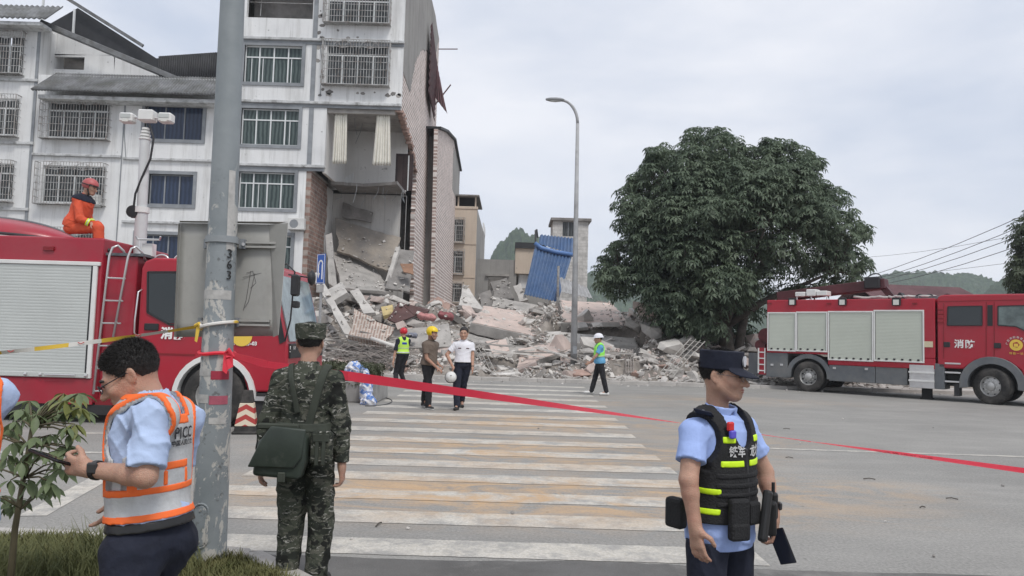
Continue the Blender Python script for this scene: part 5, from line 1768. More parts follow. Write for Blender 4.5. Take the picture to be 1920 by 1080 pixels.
# crew cab
cu0, cu1 = qu(1757), qu(1757) + 3.55
czt = qz(552, 1800)
fax = (Pf - Pr).length
cprof = [(cu0, qz(690, 1760)), (cu0, czt - .12), (cu0 + .06, czt - .03), (cu0 + .2, czt), (cu1 - .35, czt), (cu1 - .12, czt - .1), (cu1, qz(640, 1900)), (cu1, .7), (fax + .82, .7), (fax + .72, 1.05), (fax + .4, 1.3), (fax - .4, 1.3), (fax - .74, 1.02), (fax - .84, qz(690, 1760))]
cab = MB().prism(cprof, .03, WR - .02, 'y').build('cab', M_red, rt, bevel=.045, seg=2)
def rpoly(pts, m, name, par, y=.026, th=.01):
    return MB().prism([Q(*p) for p in pts], y - th, y, 'y').build(name, m, par, bevel=.003)
def rframe(pts, name, par, m=M_black, w=.03, y=.014):
    bb = MB()
    P = [Q(*p) for p in pts]
    for a, c in zip(P, P[1:] + P[:1]):
        bb.bar((a[0], y, a[1]), (c[0], y, c[1]), .02, w)
    return bb.build(name, m, par)
w1 = [(1777, 575), (1841, 574), (1841, 610), (1776, 610)]
w2 = [(1871, 574), (1962, 572), (1962, 625), (1925, 622), (1905, 612), (1871, 610)]
rpoly(w1, M_cabglass, 'rear_door_window', cab)
rframe(w1, 'window_seal', cab)
rpoly(w2, mat('cab_side_glass', (0.10, 0.13, 0.125), .06, .6, 2, spec=.6), 'front_door_window', cab)
rframe(w2, 'window_seal', cab)
rpoly([(1851, 572), (1861, 572), (1861, 611), (1851, 611)], M_black, 'door_pillar', cab)
for pts in ([(1769, 568), (1769, 672)], [(1849, 566), (1849, 668)], [(1864, 566), (1864, 668)], [(1760, 565), (1919, 562)]):
    a, c = Q(*pts[0]), Q(*pts[1])
    MB().bar((a[0], .026, a[1]), (c[0], .026, c[1]), .012, .018).build('door_seam', M_redin, cab)
for k in range(4):
    x, z = Q(1761, 580 + k * 8)
    MB().mm((x - .05, .01, z - .03), (x + .12, .035, z + .03)).build('cab_vent', M_redin, cab, bevel=.008)
for (px, py) in ((1775, 646), (1870, 648)):
    x, z = Q(px, py)
    MB().mm((x - .09, .0, z - .08), (x + .09, .028, z + .08)).build('door_handle', M_black, cab, bevel=.015)
x, z = Q(1808, 646)
text('door_lettering', '消防', .27, M_white_t, cab, (x, .022, z), XZ, .008, bold=.006, spacing=1.12)
x, z = Q(1905, 647)
em = MB().lathe([(.001, -.006), (.165, -.006), (.165, .004), (.001, .004)], (0, 0, 0), 28, 'y').build('door_emblem', M_yellow_t, cab)
em.location = (x, .024, z)
MB().lathe([(.001, -.012), (.09, -.012), (.09, -.004), (.001, -.004)], (0, 0, .01), 5, 'y').build('emblem_badge', mat('emblem_red', (0.35, 0.03, 0.03), .5), em)
MB().mm((-.05, -.016, -.05), (.05, -.0125, .04)).build('emblem_flame', M_yellow_t, em)
for i, ch in enumerate('广西消防救援总队'):
    a = rad(205 - 25 * i + 12)
    a = math.pi - rad(10) - i * (math.pi - rad(20)) / 7
    text('emblem_lettering', ch, .07, M_wtrim, cab, (x + .225 * math.cos(a), .022, z + .225 * math.sin(a)), axes((math.sin(a), 0, -math.cos(a)), (math.cos(a), 0, math.sin(a))), .006)
text('unit_lettering', '特勤一站', .075, M_yellow_t, cab, (x, .022, z - .25), XZ, .006, spacing=1.4)
zq0, zq1 = qz(640, 1900) + .08, czt - .18
xq = lambda z: cu1 - .12 * (z - qz(640, 1900)) / (czt - .1 - qz(640, 1900)) + .012
MB().add([(xq(zq0), .14, zq0), (xq(zq0), WR - .14, zq0), (xq(zq1), WR - .14, zq1), (xq(zq1), .14, zq1), (xq(zq0) - .04, .14, zq0), (xq(zq0) - .04, WR - .14, zq0), (xq(zq1) - .04, WR - .14, zq1), (xq(zq1) - .04, .14, zq1)],
         [(0, 1, 2, 3), (7, 6, 5, 4), (0, 4, 5, 1), (1, 5, 6, 2), (2, 6, 7, 3), (3, 7, 4, 0)]).build('windscreen', M_cabglass, cab)
# cab steps and front arch
for k in range(3):
    a, c = Q(1771, 681 + 17 * k), Q(1801, 681 + 17 * k)
    MB().mm((a[0], .02, a[1] - .025), (c[0], .25, a[1] + .025)).build('cab_step', M_chrome, rt, bevel=.006)
MB().mm((qu(1771), .26, .5), (qu(1803), .5, qz(680, 1785))).build('step_back', M_chassis, rt)
fa = MB()
arch(fa, fax, .56, .64, .86, .0, .5, rad(-8), rad(188))
fa.build('front_arch', M_skirt, rt, bevel=.012)
wb_ = MB()
arch(wb_, fax, .56, .02, .64, .42, .46, 0, math.pi)
wb_.build('front_wheel_well', M_black, rt)
MB().mm((fax - 1.0, .05, .18), (fax - .86, .45, .55)).build('mudflap', M_black, rt)
MB().mm((fax + .86, .0, .42), (cu1 + .1, WR - .05, .9)).build('bumper', M_skirt, rt, bevel=.05)
wheel(rt, (0, .17, .52), .52, .30, .29, dish=.07)
wheel(rt, (0, .50, .52), .52, .30, .29)
wheel(rt, (0, WR - .2, .52), .52, .30, .29)
wheel(rt, (fax, .20, .54), .54, .32, .30, steer=rad(-20), dish=-.01)
wheel(rt, (fax, WR - .25, .54), .54, .32, .30, steer=rad(-20), dish=-.01)
# rear: ladder plate, pump fittings
rl = MB()
xr_, zr_ = Q(1424, 668)
rl.mm((u0 - .34, .05, .55), (u0 - .30, .09, 1.45)).mm((u0 - .1, .05, .55), (u0 - .06, .09, 1.45))
for k in range(4):
    rl.mm((u0 - .30, .055, .62 + .22 * k), (u0 - .1, .085, .66 + .22 * k))
rl.build('rear_step_ladder', M_wtrim, rt)
MB().mm((u0 - .33, .10, .5), (u0 - .04, .3, 1.46)).build('rear_ladder_backing', M_red, rt)
MB().mm((u0 - .9, .5, .45), (u0 - .0, WR - .5, 1.25)).build('rear_bumper_box', M_skirt, rt, bevel=.02)
rb = MB().cyl((u0 - .25, .5, 1.9), (u0 - .25, 1.3, 1.9), .28, n=18).cyl((u0 - .45, .5, 1.55), (u0 - .45, 1.2, 1.55), .2, n=16)
rb.mm((u0 - .6, .6, 1.25), (u0 - .02, 1.9, 1.5))
rb.build('hose_reel', mat('maroon_reel', (0.10, 0.02, 0.025), .6, .3, 4), rt, angle=40)
MB().mm((u0 - .02, .3, 1.6), (u0 + .02, WR - .3, zt_ - .1)).build('rear_door', M_redin, rt)
# roof load: folded boom, generator boxes, hoses
bm_ = MB()
bz = zt_ + .16
bm_.bar((u0 + .1, .9, bz), (qu(1648), .9, bz + .40), .5, .34)
bo = bm_.build('folded_boom', mat('dark_maroon_steel', (0.075, 0.02, 0.024), .5, .25, 2), rt, bevel=.02)
MB().mm((qu(1610), .55, bz + .22), (qu(1640), 1.25, bz + .62)).build('boom_head', M_black, bo, bevel=.03)
hp = [(qu(1627) + .2 * math.cos(a), .8, bz + .62 + .13 * math.sin(a)) for a in np.linspace(-.6, 3.8, 12)]
MB().tube(hp, .02, 6).build('boom_hose_loop', M_black, bo, smooth=True)
MB().bar((qu(1635), .9, bz + .45), (qu(1662), .9, zt_ + .02), .25, .2).build('boom_end', MATS['dark_maroon_steel'], bo)
for (px0, px1, h_, dz) in ((1488, 1508, .16, .12), (1509, 1528, .24, .13), (1528, 1549, .17, .14)):
    MB().mm((qu(px0), .1, zt_ + dz), (qu(px1) - .02, .55, zt_ + dz + h_)).build('roof_lamp_box', M_wtrim, rt, bevel=.02)
fr = MB()
for px in (1490, 1517, 1546):
    fr.tube([(qu(px), .2, zt_ - .02), (qu(px), .2, zt_ + .13)], .02, 6)
fr.build('roof_frame', M_chrome, rt)
hs = MB()
rr = random.Random(8)
for (a, c) in ((1595, 1660), (1660, 1720), (1690, 1750)):
    hs.tube([(qu(a + (c - a) * t), .3 + .15 * rr.random(), zt_ + .05 + .05 * rr.random()) for t in np.linspace(0, 1, 9)], .045, 8)
hs.build('roof_hose', mat('canvas_hose', (0.45, 0.44, 0.42), .8, .2, 4), rt, smooth=True)
MB().prism([(qu(1672), zt_), (qu(1692), zt_), (qu(1684), zt_ + .22), (qu(1681), zt_ + .22)], .3, .7, 'y').build('roof_cowl', M_black, rt)
for px in (1720, 1738, 1772):
    MB().tube([(qu(px) + .12 * math.cos(a), .35, zt_ + .05 + .10 * math.sin(a)) for a in np.linspace(0, math.pi, 8)], .018, 6).build('roof_hoop', M_black, rt)
MB().mm((qu(1712), .3, zt_), (qu(1752), 1.6, zt_ + .10)).build('roof_locker', M_skirt, rt)
# ================================================================ trees and plants
def leaf_mat(name, lo, hi, trans=0.25, rough=.55, sc=.8):
    k = NT(name)
    oi = k.n('ObjectInfo')
    n = k.noise(sc, 5, .7)
    n2 = k.noise(9, 2, .5)
    f = k.math('ADD', k.math('MULTIPLY', n, .6), k.math('MULTIPLY', n2, .4))
    c = k.ramp(f, [(.36, lo), (.66, hi)])
    k.l(c, k.b.inputs['Base Color'])
    k.b.inputs['Roughness'].default_value = rough
    k.b.inputs['Specular IOR Level'].default_value = .35
    tr = k.n('BsdfTranslucent')
    k.l(c, tr.inputs['Color'])
    ms = k.n('MixShader')
    ms.inputs[0].default_value = trans
    k.l(k.b.outputs[0], ms.inputs[1])
    k.l(tr.outputs[0], ms.inputs[2])
    k.l(ms.outputs[0], k.N['Material Output'].inputs['Surface'])
    return k.m
M_leaf = leaf_mat('broad_leaf', (0.062, 0.094, 0.062), (0.20, 0.25, 0.165), .35)
M_bark = mat('bark', (0.075, 0.065, 0.055), .95, .35, 4, bump=.8, bscale=20)
def rosettes(cent, nrm, n_leaf, ln, wd, droop, r):
    """leaf whorls: each a fan of folded two-triangle leaves drooping from a twig end"""
    m = len(cent)
    up = nrm / np.linalg.norm(nrm, axis=1, keepdims=True)
    ref = np.where(np.abs(up[:, 2:3]) > .9, np.array([[1, 0, 0]]), np.array([[0, 0, 1]]))
    t1 = np.cross(up, ref)
    t1 /= np.linalg.norm(t1, axis=1, keepdims=True)
    t2 = np.cross(up, t1)
    VV, FF = [], []
    ph = r.uniform(0, 6.28, m)
    base = 0
    for k in range(n_leaf):
        a = ph + 2 * math.pi * k / n_leaf + r.uniform(-.3, .3, m)
        d = t1 * np.cos(a)[:, None] + t2 * np.sin(a)[:, None]
        L_ = (ln * r.uniform(.7, 1.15, m))[:, None]
        w = (wd * r.uniform(.8, 1.2, m))[:, None]
        dz = np.array([[0, 0, -1.0]])
        side = np.cross(d, up)
        p0 = cent + d * L_ * .08
        pm = cent + d * L_ * .5 + dz * L_ * droop * .18 + up * L_ * .06
        p1 = cent + d * L_ * .9 + dz * L_ * droop * .7
        q = [p0, pm + side * w, p1, pm - side * w]
        VV.append(np.stack(q, 1).reshape(-1, 3))
        i = np.arange(m) * 4 + base
        FF.append(np.stack([i, i + 1, i + 2, i + 3], 1))
        base += 4 * m
    return np.concatenate(VV), np.concatenate(FF)
def pip(x, y, poly):
    c = False
    n = len(poly)
    for i in range(n):
        (x1, y1), (x2, y2) = poly[i], poly[(i + 1) % n]
        if (y1 > y) != (y2 > y) and x < (x2 - x1) * (y - y1) / (y2 - y1) + x1:
            c = not c
    return c
def edist(x, y, poly):
    best = 1e9
    for i in range(len(poly)):
        a, b_ = np.array(poly[i]), np.array(poly[(i + 1) % len(poly)])
        t = np.clip(np.dot(np.array([x, y]) - a, b_ - a) / np.dot(b_ - a, b_ - a), 0, 1)
        best = min(best, np.linalg.norm(a + t * (b_ - a) - np.array([x, y])))
    return best
TD = 33.0
tb = G(1362, 706)
tb = Vector((W(1362, 690, TD).x, TD, 0))
tree = thing('street_tree', 'large dense dark green street tree between the heap and the fire truck', 'tree', tb)
outline = [(1122, 512), (1160, 445), (1165, 375), (1200, 325), (1222, 290), (1290, 255), (1340, 242), (1390, 270), (1440, 266), (1482, 276), (1528, 305), (1555, 350), (1602, 402),
           (1624, 440), (1612, 520), (1560, 530), (1500, 545), (1440, 560), (1428, 610), (1410, 640), (1330, 655), (1260, 650), (1235, 628), (1200, 590), (1180, 560), (1132, 540)]
r = np.random.default_rng(21)
PX = FPX / TD
cl = []
tries = 0
while len(cl) < 205 and tries < 20000:
    tries += 1
    x, y = r.uniform(1110, 1640), r.uniform(235, 660)
    if not pip(x, y, outline): continue
    e = edist(x, y, outline)
    if e < 22: continue
    half = min(5.0, 1.1 * math.sqrt(max(e, 1) / PX * 3.2))
    dy = r.uniform(-half, half)
    # hollow middle so that light reaches through in places
    if abs(dy) < half * .35 and r.random() < .7: continue
    p = W(x, y, TD + dy)
    rad_ = min(r.uniform(.75, 1.25), (e + 4) / PX)
    if any((p - q).length < .55 for q, _ in cl): continue
    if math.hypot(x - 1400, y - 492) < 30 or math.hypot(x - 1315, y - 505) < 24 or math.hypot(x - 1450, y - 520) < 24 or math.hypot(x - 1400, y - 385) < 14 or math.hypot(x - 1550, y - 470) < 16: continue
    cl.append((p, rad_))
for _ in range(150):
    k_ = r.integers(len(outline))
    (xa_, ya_), (xb_, yb_) = outline[k_], outline[(k_ + 1) % len(outline)]
    t = r.random()
    x, y = xa_ + (xb_ - xa_) * t, ya_ + (yb_ - ya_) * t
    if y > 560: continue
    o_ = r.uniform(-16, 7)
    v_ = np.array([x - 1375, y - 440]); v_ /= np.linalg.norm(v_)
    cl.append((W(x + v_[0] * o_, y + v_[1] * o_, TD + r.uniform(-1.6, 1.2)), r.uniform(.22, .5)))
C_, N_ = [], []
for p, rr in cl:
    n = int(150 * rr * rr) + 5
    v = r.normal(size=(n, 3))
    v /= np.linalg.norm(v, axis=1, keepdims=True)
    v = v[(v[:, 2] > -.55) | (r.random(len(v)) < .25)]
    rad_ = rr * r.uniform(.55, 1.08, (len(v), 1))
    C_.append(np.array(p) + v * rad_ * np.array([[1.0, 1.0, .72]]))
    N_.append(v * .7 + np.array([[0, 0, .75]]))
C_, N_ = np.concatenate(C_), np.concatenate(N_)
big = r.random(len(C_)) < .45
V1, F1 = rosettes(C_[big], N_[big], 6, .27, .044, .6, r)
V2, F2 = rosettes(C_[~big], N_[~big], 5, .19, .034, .45, r)
V, F = np.concatenate([V1, V2]), np.concatenate([F1, F2 + len(V1)])
npmesh('crown', V - np.array(tb), F, M_leaf, tree, smooth=False)
# twig sprays that break the outline
# trunk and limbs, reaching out to the clumps
limb = MB()
fork = Vector((tb.x - .1, TD, 2.3))
limb.tube([tb, tb + Vector((.05, 0, 1)), fork], [.42, .34, .30], 10)
limb.tube([tb + Vector((.35, .2, 0)), tb + Vector((.55, .2, 1.2)), tb + Vector((.9, .3, 3.0)), tb + Vector((1.6, .2, 5.2))], [.26, .22, .18, .08], 8)
order = sorted(cl, key=lambda q: (q[0] - fork).length)
mains = []
for ang, el, ln_ in ((0.2, 1.0, 5.2), (1.5, 1.15, 5.6), (2.7, .95, 5.4), (3.8, 1.1, 5.0), (5.0, .9, 5.2), (0.9, 1.45, 6.6), (2.2, .55, 4.6), (6.0, .5, 5.2), (3.3, .4, 5.2)):
    d = Vector((math.cos(ang) * math.cos(el), math.sin(ang) * math.cos(el) * .8, math.sin(el)))
    pts = [fork, fork + d * ln_ * .35 + Vector((0, 0, .25)), fork + d * ln_ * .7 + Vector((.1, .1, .15)), fork + d * ln_]
    limb.tube(pts, [.2, .15, .09, .035], 7)
    mains += pts[1:]
for p, rr in cl[::2]:
    q = min(mains, key=lambda m: (m - p).length)
    limb.tube([q, q.lerp(p, .5) + Vector((0, 0, .12)), p], [.05, .035, .015], 5)
limb.build('trunk', M_bark, tree, local=False, smooth=True, fixn=False)

# tree cut by the right edge of the picture
M_leaf2 = leaf_mat('pale_leaf', (0.045, 0.062, 0.035), (0.11, 0.135, 0.075))
tb2 = Vector((W(1960, 660, 38).x, 38, 0))
t2 = thing('street_tree', 'pale leaved tree cut off by the right edge of the view', 'tree', tb2)
C_, N_ = [], []
for (x, y, rr) in ((1925, 440, 1.0), (1940, 480, 1.2), (1905, 500, .6), (1912, 530, .7), (1945, 525, 1.2), (1985, 470, 1.5), (2000, 520, 1.5), (1918, 470, .55), (1900, 525, .5), (1960, 420, 1.2), (1925, 425, .5), (1990, 560, 1.6), (1930, 555, 1.0)):
    n = int(170 * rr * rr)
    v = r.normal(size=(n, 3))
    v /= np.linalg.norm(v, axis=1, keepdims=True)
    C_.append(np.array(W(x, y, 38 + r.uniform(-1, 1))) + v * rr * r.uniform(.5, 1.05, (n, 1)))
    N_.append(v * .7 + np.array([[0, 0, .75]]))
V, F = rosettes(np.concatenate(C_), np.concatenate(N_), 6, .26, .045, .5, r)
npmesh('crown', V - np.array(tb2), F, M_leaf2, t2, smooth=False)
lb = MB().tube([tb2, tb2 + Vector((0, 0, 2.2)), W(1960, 520, 38), W(1950, 440, 38)], [.2, .16, .1, .03], 8)
for (x, y) in ((1912, 500), (1990, 480), (1925, 430)):
    lb.tube([W(1960, 545, 38), W((x + 1960) / 2, (y + 540) / 2 - 6, 38), W(x, y, 38)], [.08, .05, .02], 6)
lb.build('trunk', M_bark, t2, local=False, smooth=True, fixn=False)

# sapling in the planting bed: every leaf is its own piece
sb = W(22, 1030, 3.75)
sb.z = .1
sap = thing('sapling', 'young umbrella leaved sapling in the planting bed at the left', 'plant', sb)
M_sap = leaf_mat('sapling_leaf', (0.13, 0.17, 0.09), (0.23, 0.29, 0.14), .3, .5, 6)
M_sapy = leaf_mat('young_sapling_leaf', (0.15, 0.17, 0.05), (0.26, 0.27, 0.09), .25, .5, 6)
def leaf_me(name, L_, w, m):
    prof = [(0, .004), (.12, .1), (.3, .72), (.5, 1.0), (.7, .85), (.86, .42), (1, .02)]
    b_ = MB()
    for t, f in prof:
        z = -.22 * L_ * t * t + .03 * L_
        for s in (-1, 0, 1):
            b_.v.append((t * L_, s * f * w, z + (abs(s) * f * w * .28)))
    for i in range(len(prof) - 1):
        for s in range(2):
            a = i * 3 + s
            b_.f.append((a, a + 1, a + 4, a + 3))
    me = bpy.data.meshes.new(name)
    me.from_pydata(b_.v, [], b_.f)
    me.shade_smooth()
    me.materials.append(m)
    return me
LM = [leaf_me('leaf', .105, .019, M_sap), leaf_me('leaf', .10, .018, M_sapy)]
stem = MB()
p_top = W(60, 800, 3.75)
stem.tube([sb, sb.lerp(p_top, .5) + Vector((-.02, 0, 0)), p_top], [.019, .015, .009], 8)
whorls = [(146, 742, 1), (120, 738, 1), (158, 772, 0), (100, 748, 0), (55, 752, 0), (40, 768, 0), (150, 765, 1), (120, 752, 1), (95, 770, 0), (60, 775, 0), (30, 790, 0), (125, 800, 0), (95, 815, 0), (140, 795, 1), (65, 820, 0), (25, 830, 0), (110, 845, 0), (75, 855, 0), (40, 865, 0), (10, 860, 0),
          (130, 840, 0), (90, 890, 0), (55, 900, 0), (20, 900, 0), (70, 925, 0), (35, 935, 0), (95, 915, 0), (5, 930, 0), (-25, 880, 0), (-30, 820, 0), (-20, 930, 0), (115, 880, 0)]
rr_ = random.Random(3)
whorls += [(x + rr_.uniform(-16, 16), y + rr_.uniform(-16, 16), 0) for x, y, _ in whorls if rr_.random() < .6]
axis = [sb.lerp(p_top, t) for t in (.45, .6, .75, .9, 1.0)]
for (x, y, yl) in whorls:
    c = W(x, y, 3.75 + rr_.uniform(-.22, .22))
    q = min([a for a in axis if a.z < c.z + .02] or axis[:1], key=lambda a: (a - c).length)
    stem.tube([q, q.lerp(c, .55) + Vector((0, 0, .015)), c], [.006, .0045, .003], 5)
    n = rr_.choice((6, 7, 7, 8))
    a0 = rr_.uniform(0, 6.28)
    for k in range(n):
        a = a0 + 6.283 * k / n + rr_.uniform(-.2, .2)
        lf = bpy.data.objects.new('leaf', LM[1 if yl else 0])
        COL.objects.link(lf)
        lf.parent = sap
        lf.location = c - sb
        lf.rotation_euler = Euler((rr_.uniform(-.3, .3), rr_.uniform(.15, 1.0), a), 'XYZ')
        s = rr_.uniform(.6, 1.05)
        lf.scale = (s, s, s)
stem.build('stem', mat('sapling_stem', (0.10, 0.085, 0.05), .8, .2, 10), sap, local=False, smooth=True)

# grass of the planting bed
def grass(n, region, hgt, seed, name, label, m, wd=.004):
    r = np.random.default_rng(seed)
    pts = []
    while len(pts) < n:
        x, y = region(r)
        if pip(x, y, BED): pts.append((x, y))
    P = np.array(pts)
    m_ = len(P)
    cl_ = .55 + .45 * np.sin(P[:, 0] * 5.1 + 1) * np.sin(P[:, 1] * 4.3)
    H = hgt * r.uniform(.45, 1.1, m_) * (.55 + .6 * np.clip(cl_, 0, 1))
    a = r.uniform(0, 6.28, m_)
    bend = r.uniform(.2, .9, m_) * H
    d = np.stack([np.cos(a), np.sin(a), np.zeros(m_)], 1)
    s = np.stack([-np.sin(a), np.cos(a), np.zeros(m_)], 1) * wd
    b0 = np.concatenate([P, np.full((m_, 1), .095)], 1)
    m1 = b0 + d * (bend * .3)[:, None] + np.array([[0, 0, 1]]) * (H * .6)[:, None]
    t = b0 + d * bend[:, None] + np.array([[0, 0, 1]]) * (H * .95)[:, None]
    V = np.stack([b0 - s, b0 + s, m1 + s * .8, m1 - s * .8, t + s * .1, t - s * .1], 1).reshape(-1, 3)
    i = np.arange(m_) * 6
    F = np.concatenate([np.stack([i, i + 1, i + 2, i + 3], 1), np.stack([i + 3, i + 2, i + 4, i + 5], 1)])
    o = npmesh(name, V, F, m, smooth=False)
    return tag(o, label, 'grass', kind='stuff')
M_grass = leaf_mat('bed_grass', (0.11, 0.12, 0.045), (0.22, 0.205, 0.09), .2, .8, 3)
grass(42000, lambda r: (r.uniform(-3.6, -1.05), r.uniform(2.6, 5.5)), .10, 1, 'grass', 'short dry green grass covering the planting bed', M_grass)
M_grass2 = leaf_mat('tall_grass', (0.09, 0.105, 0.045), (0.19, 0.19, 0.08), .2, .8, 3)
def tuft(r):
    c = [(-2.55, 4.3), (-2.2, 4.4), (-2.9, 4.6), (-2.75, 4.1), (-3.1, 4.3), (-2.35, 4.75)][r.integers(6)]
    return c[0] + r.normal() * .17, c[1] + r.normal() * .13
grass(2600, tuft, .33, 2, 'tall_grass', 'taller grass tufts around the sapling', M_grass2, .0035)
# ================================================================ people: smooth fields of capsules and ellipsoids, skinned by surface nets
def nets(D, lo, res):
    S = D < 0
    nx, ny, nz = D.shape
    cnt = np.zeros((nx - 1, ny - 1, nz - 1), np.uint8)
    for i in (0, 1):
        for j in (0, 1):
            for k in (0, 1):
                cnt += S[i:nx - 1 + i, j:ny - 1 + j, k:nz - 1 + k]
    act = (cnt > 0) & (cnt < 8)
    idx = np.argwhere(act)
    if len(idx) == 0:
        return np.zeros((0, 3)), np.zeros((0, 4), int)
    acc = np.zeros((len(idx), 3))
    num = np.zeros(len(idx))
    co = [(i, j, k) for i in (0, 1) for j in (0, 1) for k in (0, 1)]
    vals = {c: D[idx[:, 0] + c[0], idx[:, 1] + c[1], idx[:, 2] + c[2]] for c in co}
    for a in range(8):
        for b_ in range(a + 1, 8):
            ca, cb_ = co[a], co[b_]
            if sum(abs(p - q) for p, q in zip(ca, cb_)) != 1: continue
            va, vb = vals[ca], vals[cb_]
            cr = (va < 0) != (vb < 0)
            t = np.where(cr, va / np.where(cr, va - vb, 1), 0)
            for ax in range(3):
                acc[:, ax] += np.where(cr, ca[ax] + t * (cb_[ax] - ca[ax]), 0)
            num += cr
    V = (idx + acc / num[:, None]) * res + np.asarray(lo)
    ids = -np.ones(act.shape, np.int64)
    ids[act] = np.arange(len(idx))
    Fs = []
    for ax in range(3):
        sa = [slice(None)] * 3
        sb_ = [slice(None)] * 3
        sa[ax], sb_[ax] = slice(0, -1), slice(1, None)
        ch = S[tuple(sa)] != S[tuple(sb_)]
        e = np.argwhere(ch)
        o1, o2 = [(1, 2), (2, 0), (0, 1)][ax]
        ok = (e[:, o1] > 0) & (e[:, o2] > 0) & (e[:, o1] < act.shape[o1]) & (e[:, o2] < act.shape[o2])
        e = e[ok]
        q = []
        for (p, r_) in ((-1, -1), (0, -1), (0, 0), (-1, 0)):
            f = e.copy()
            f[:, o1] += p
            f[:, o2] += r_
            q.append(ids[f[:, 0], f[:, 1], f[:, 2]])
        q = np.stack(q, 1)
        neg = ~S[e[:, 0], e[:, 1], e[:, 2]]
        q[neg] = q[neg][:, ::-1]
        Fs.append(q)
    F = np.concatenate(Fs)
    return V, F[(F >= 0).all(1)]
def Cp(a, b_, ra, rb=None, k=.03, op='u'):
    return ('c', np.array(a, float), np.array(b_, float), ra, ra if rb is None else rb, k, op)
def El(c, r_, R_=None, k=.03, op='u'):
    return ('e', np.array(c, float), np.array(r_, float), np.eye(3) if R_ is None else np.array(R_), 0, k, op)
def field(prims, res, pad=.03, off=0.0, lo=None, hi=None):
    if lo is None:
        los, his = [], []
        for p in prims:
            if p[6] != 'u': continue
            if p[0] == 'c':
                los.append(np.minimum(p[1] - p[3], p[2] - p[4])); his.append(np.maximum(p[1] + p[3], p[2] + p[4]))
            else:
                los.append(p[1] - max(p[2])); his.append(p[1] + max(p[2]))
        lo, hi = np.min(los, 0) - pad - off, np.max(his, 0) + pad + off
    ax = [np.arange(lo[i], hi[i] + res, res, dtype=np.float32) for i in range(3)]
    D = np.full([len(a) for a in ax], .3, np.float32)
    for kd, a, b_, ra, rb, k, op in prims:
        m = .06 + k + off
        if kd == 'c':
            l, h = np.minimum(a - ra, b_ - rb) - m, np.maximum(a + ra, b_ + rb) + m
        else:
            mr = max(b_)
            l, h = a - mr - m, a + mr + m
        sl = tuple(slice(max(0, int((l[i] - lo[i]) / res)), max(0, int((h[i] - lo[i]) / res) + 2)) for i in range(3))
        x = (ax[0][sl[0]] - a[0])[:, None, None]
        y = (ax[1][sl[1]] - a[1])[None, :, None]
        z = (ax[2][sl[2]] - a[2])[None, None, :]
        if x.size == 0 or y.size == 0 or z.size == 0: continue
        if kd == 'c':
            ba = (b_ - a).astype(np.float32)
            L2 = max(float(ba @ ba), 1e-9)
            t = np.clip((x * ba[0] + y * ba[1] + z * ba[2]) / L2, 0, 1)
            d = np.sqrt((x - ba[0] * t) ** 2 + (y - ba[1] * t) ** 2 + (z - ba[2] * t) ** 2) - (ra + (rb - ra) * t)
        else:
            R_ = ra.astype(np.float32)
            q0 = (R_[0, 0] * x + R_[1, 0] * y + R_[2, 0] * z) / b_[0]
            q1 = (R_[0, 1] * x + R_[1, 1] * y + R_[2, 1] * z) / b_[1]
            q2 = (R_[0, 2] * x + R_[1, 2] * y + R_[2, 2] * z) / b_[2]
            k0 = np.sqrt(q0 ** 2 + q1 ** 2 + q2 ** 2)
            k1 = np.sqrt((q0 / b_[0]) ** 2 + (q1 / b_[1]) ** 2 + (q2 / b_[2]) ** 2) + 1e-6
            d = k0 * (k0 - 1) / k1
        c = D[sl]
        if op == 'u':
            hh = np.clip(.5 + .5 * (d - c) / k, 0, 1)
            D[sl] = d + (c - d) * hh - k * hh * (1 - hh)
        else:
            hh = np.clip(.5 - .5 * (c + d) / k, 0, 1)
            D[sl] = c + (-d - c) * hh + k * hh * (1 - hh)
    return D - off, lo, ax
def grid3(ax):
    return ax[0][:, None, None], ax[1][None, :, None], ax[2][None, None, :]
def rotz(t):
    c, s = math.cos(t), math.sin(t)
    return np.array([[c, -s, 0], [s, c, 0], [0, 0, 1.0]])
def rotx(t):
    c, s = math.cos(t), math.sin(t)
    return np.array([[1.0, 0, 0], [0, c, -s], [0, s, c]])
def roty(t):
    c, s = math.cos(t), math.sin(t)
    return np.array([[c, 0, s], [0, 1.0, 0], [-s, 0, c]])
M_skin = mat('skin', (0.45, 0.27, 0.195), .5, .14, 14, spec=.35, bump=.3, bscale=240, stain=(0.40, 0.20, 0.145), sscale=9, sat=(.48, .72))
M_skin2 = mat('tanned_skin', (0.36, 0.205, 0.145), .55, .10, 9, spec=.3)
M_hair = mat('black_hair', (0.020, 0.018, 0.017), .55, .5, 90, bump=.25, bscale=420)
M_lip = mat('lips', (0.36, 0.14, 0.115), .5)
M_eye = mat('eye_dark', (0.03, 0.022, 0.02), .2)
def folds(X, Y, Z, amp, seed, f=1.0):
    """soft creases: crossing families of narrow ridges fading in and out"""
    r_ = np.random.default_rng(seed)
    a, b_, c, d = r_.uniform(0, 6.28, 4)
    w = np.sin(Z * 40 * f + X * 18 + 2.6 * np.sin(X * 13 + a) + 2.4 * np.sin(Y * 15 + b_) + c)
    w2 = np.sin(Z * 26 * f - X * 34 + Y * 12 + 2 * np.sin(Y * 11 + Z * 9 + d) + a)
    w3 = np.sin(Z * 70 * f + Y * 30 + 3 * np.sin(X * 19 + d) + b_)
    g = lambda q: (1 - np.abs(q)) ** 2.2 - .3
    msk = .5 + .5 * np.sin(X * 9 + Z * 7 + b_) * np.sin(Y * 11 - Z * 9 + c)
    return -amp * (1.1 * g(w) * msk + .9 * g(w2) * (1 - msk) + .35 * g(w3) * msk)
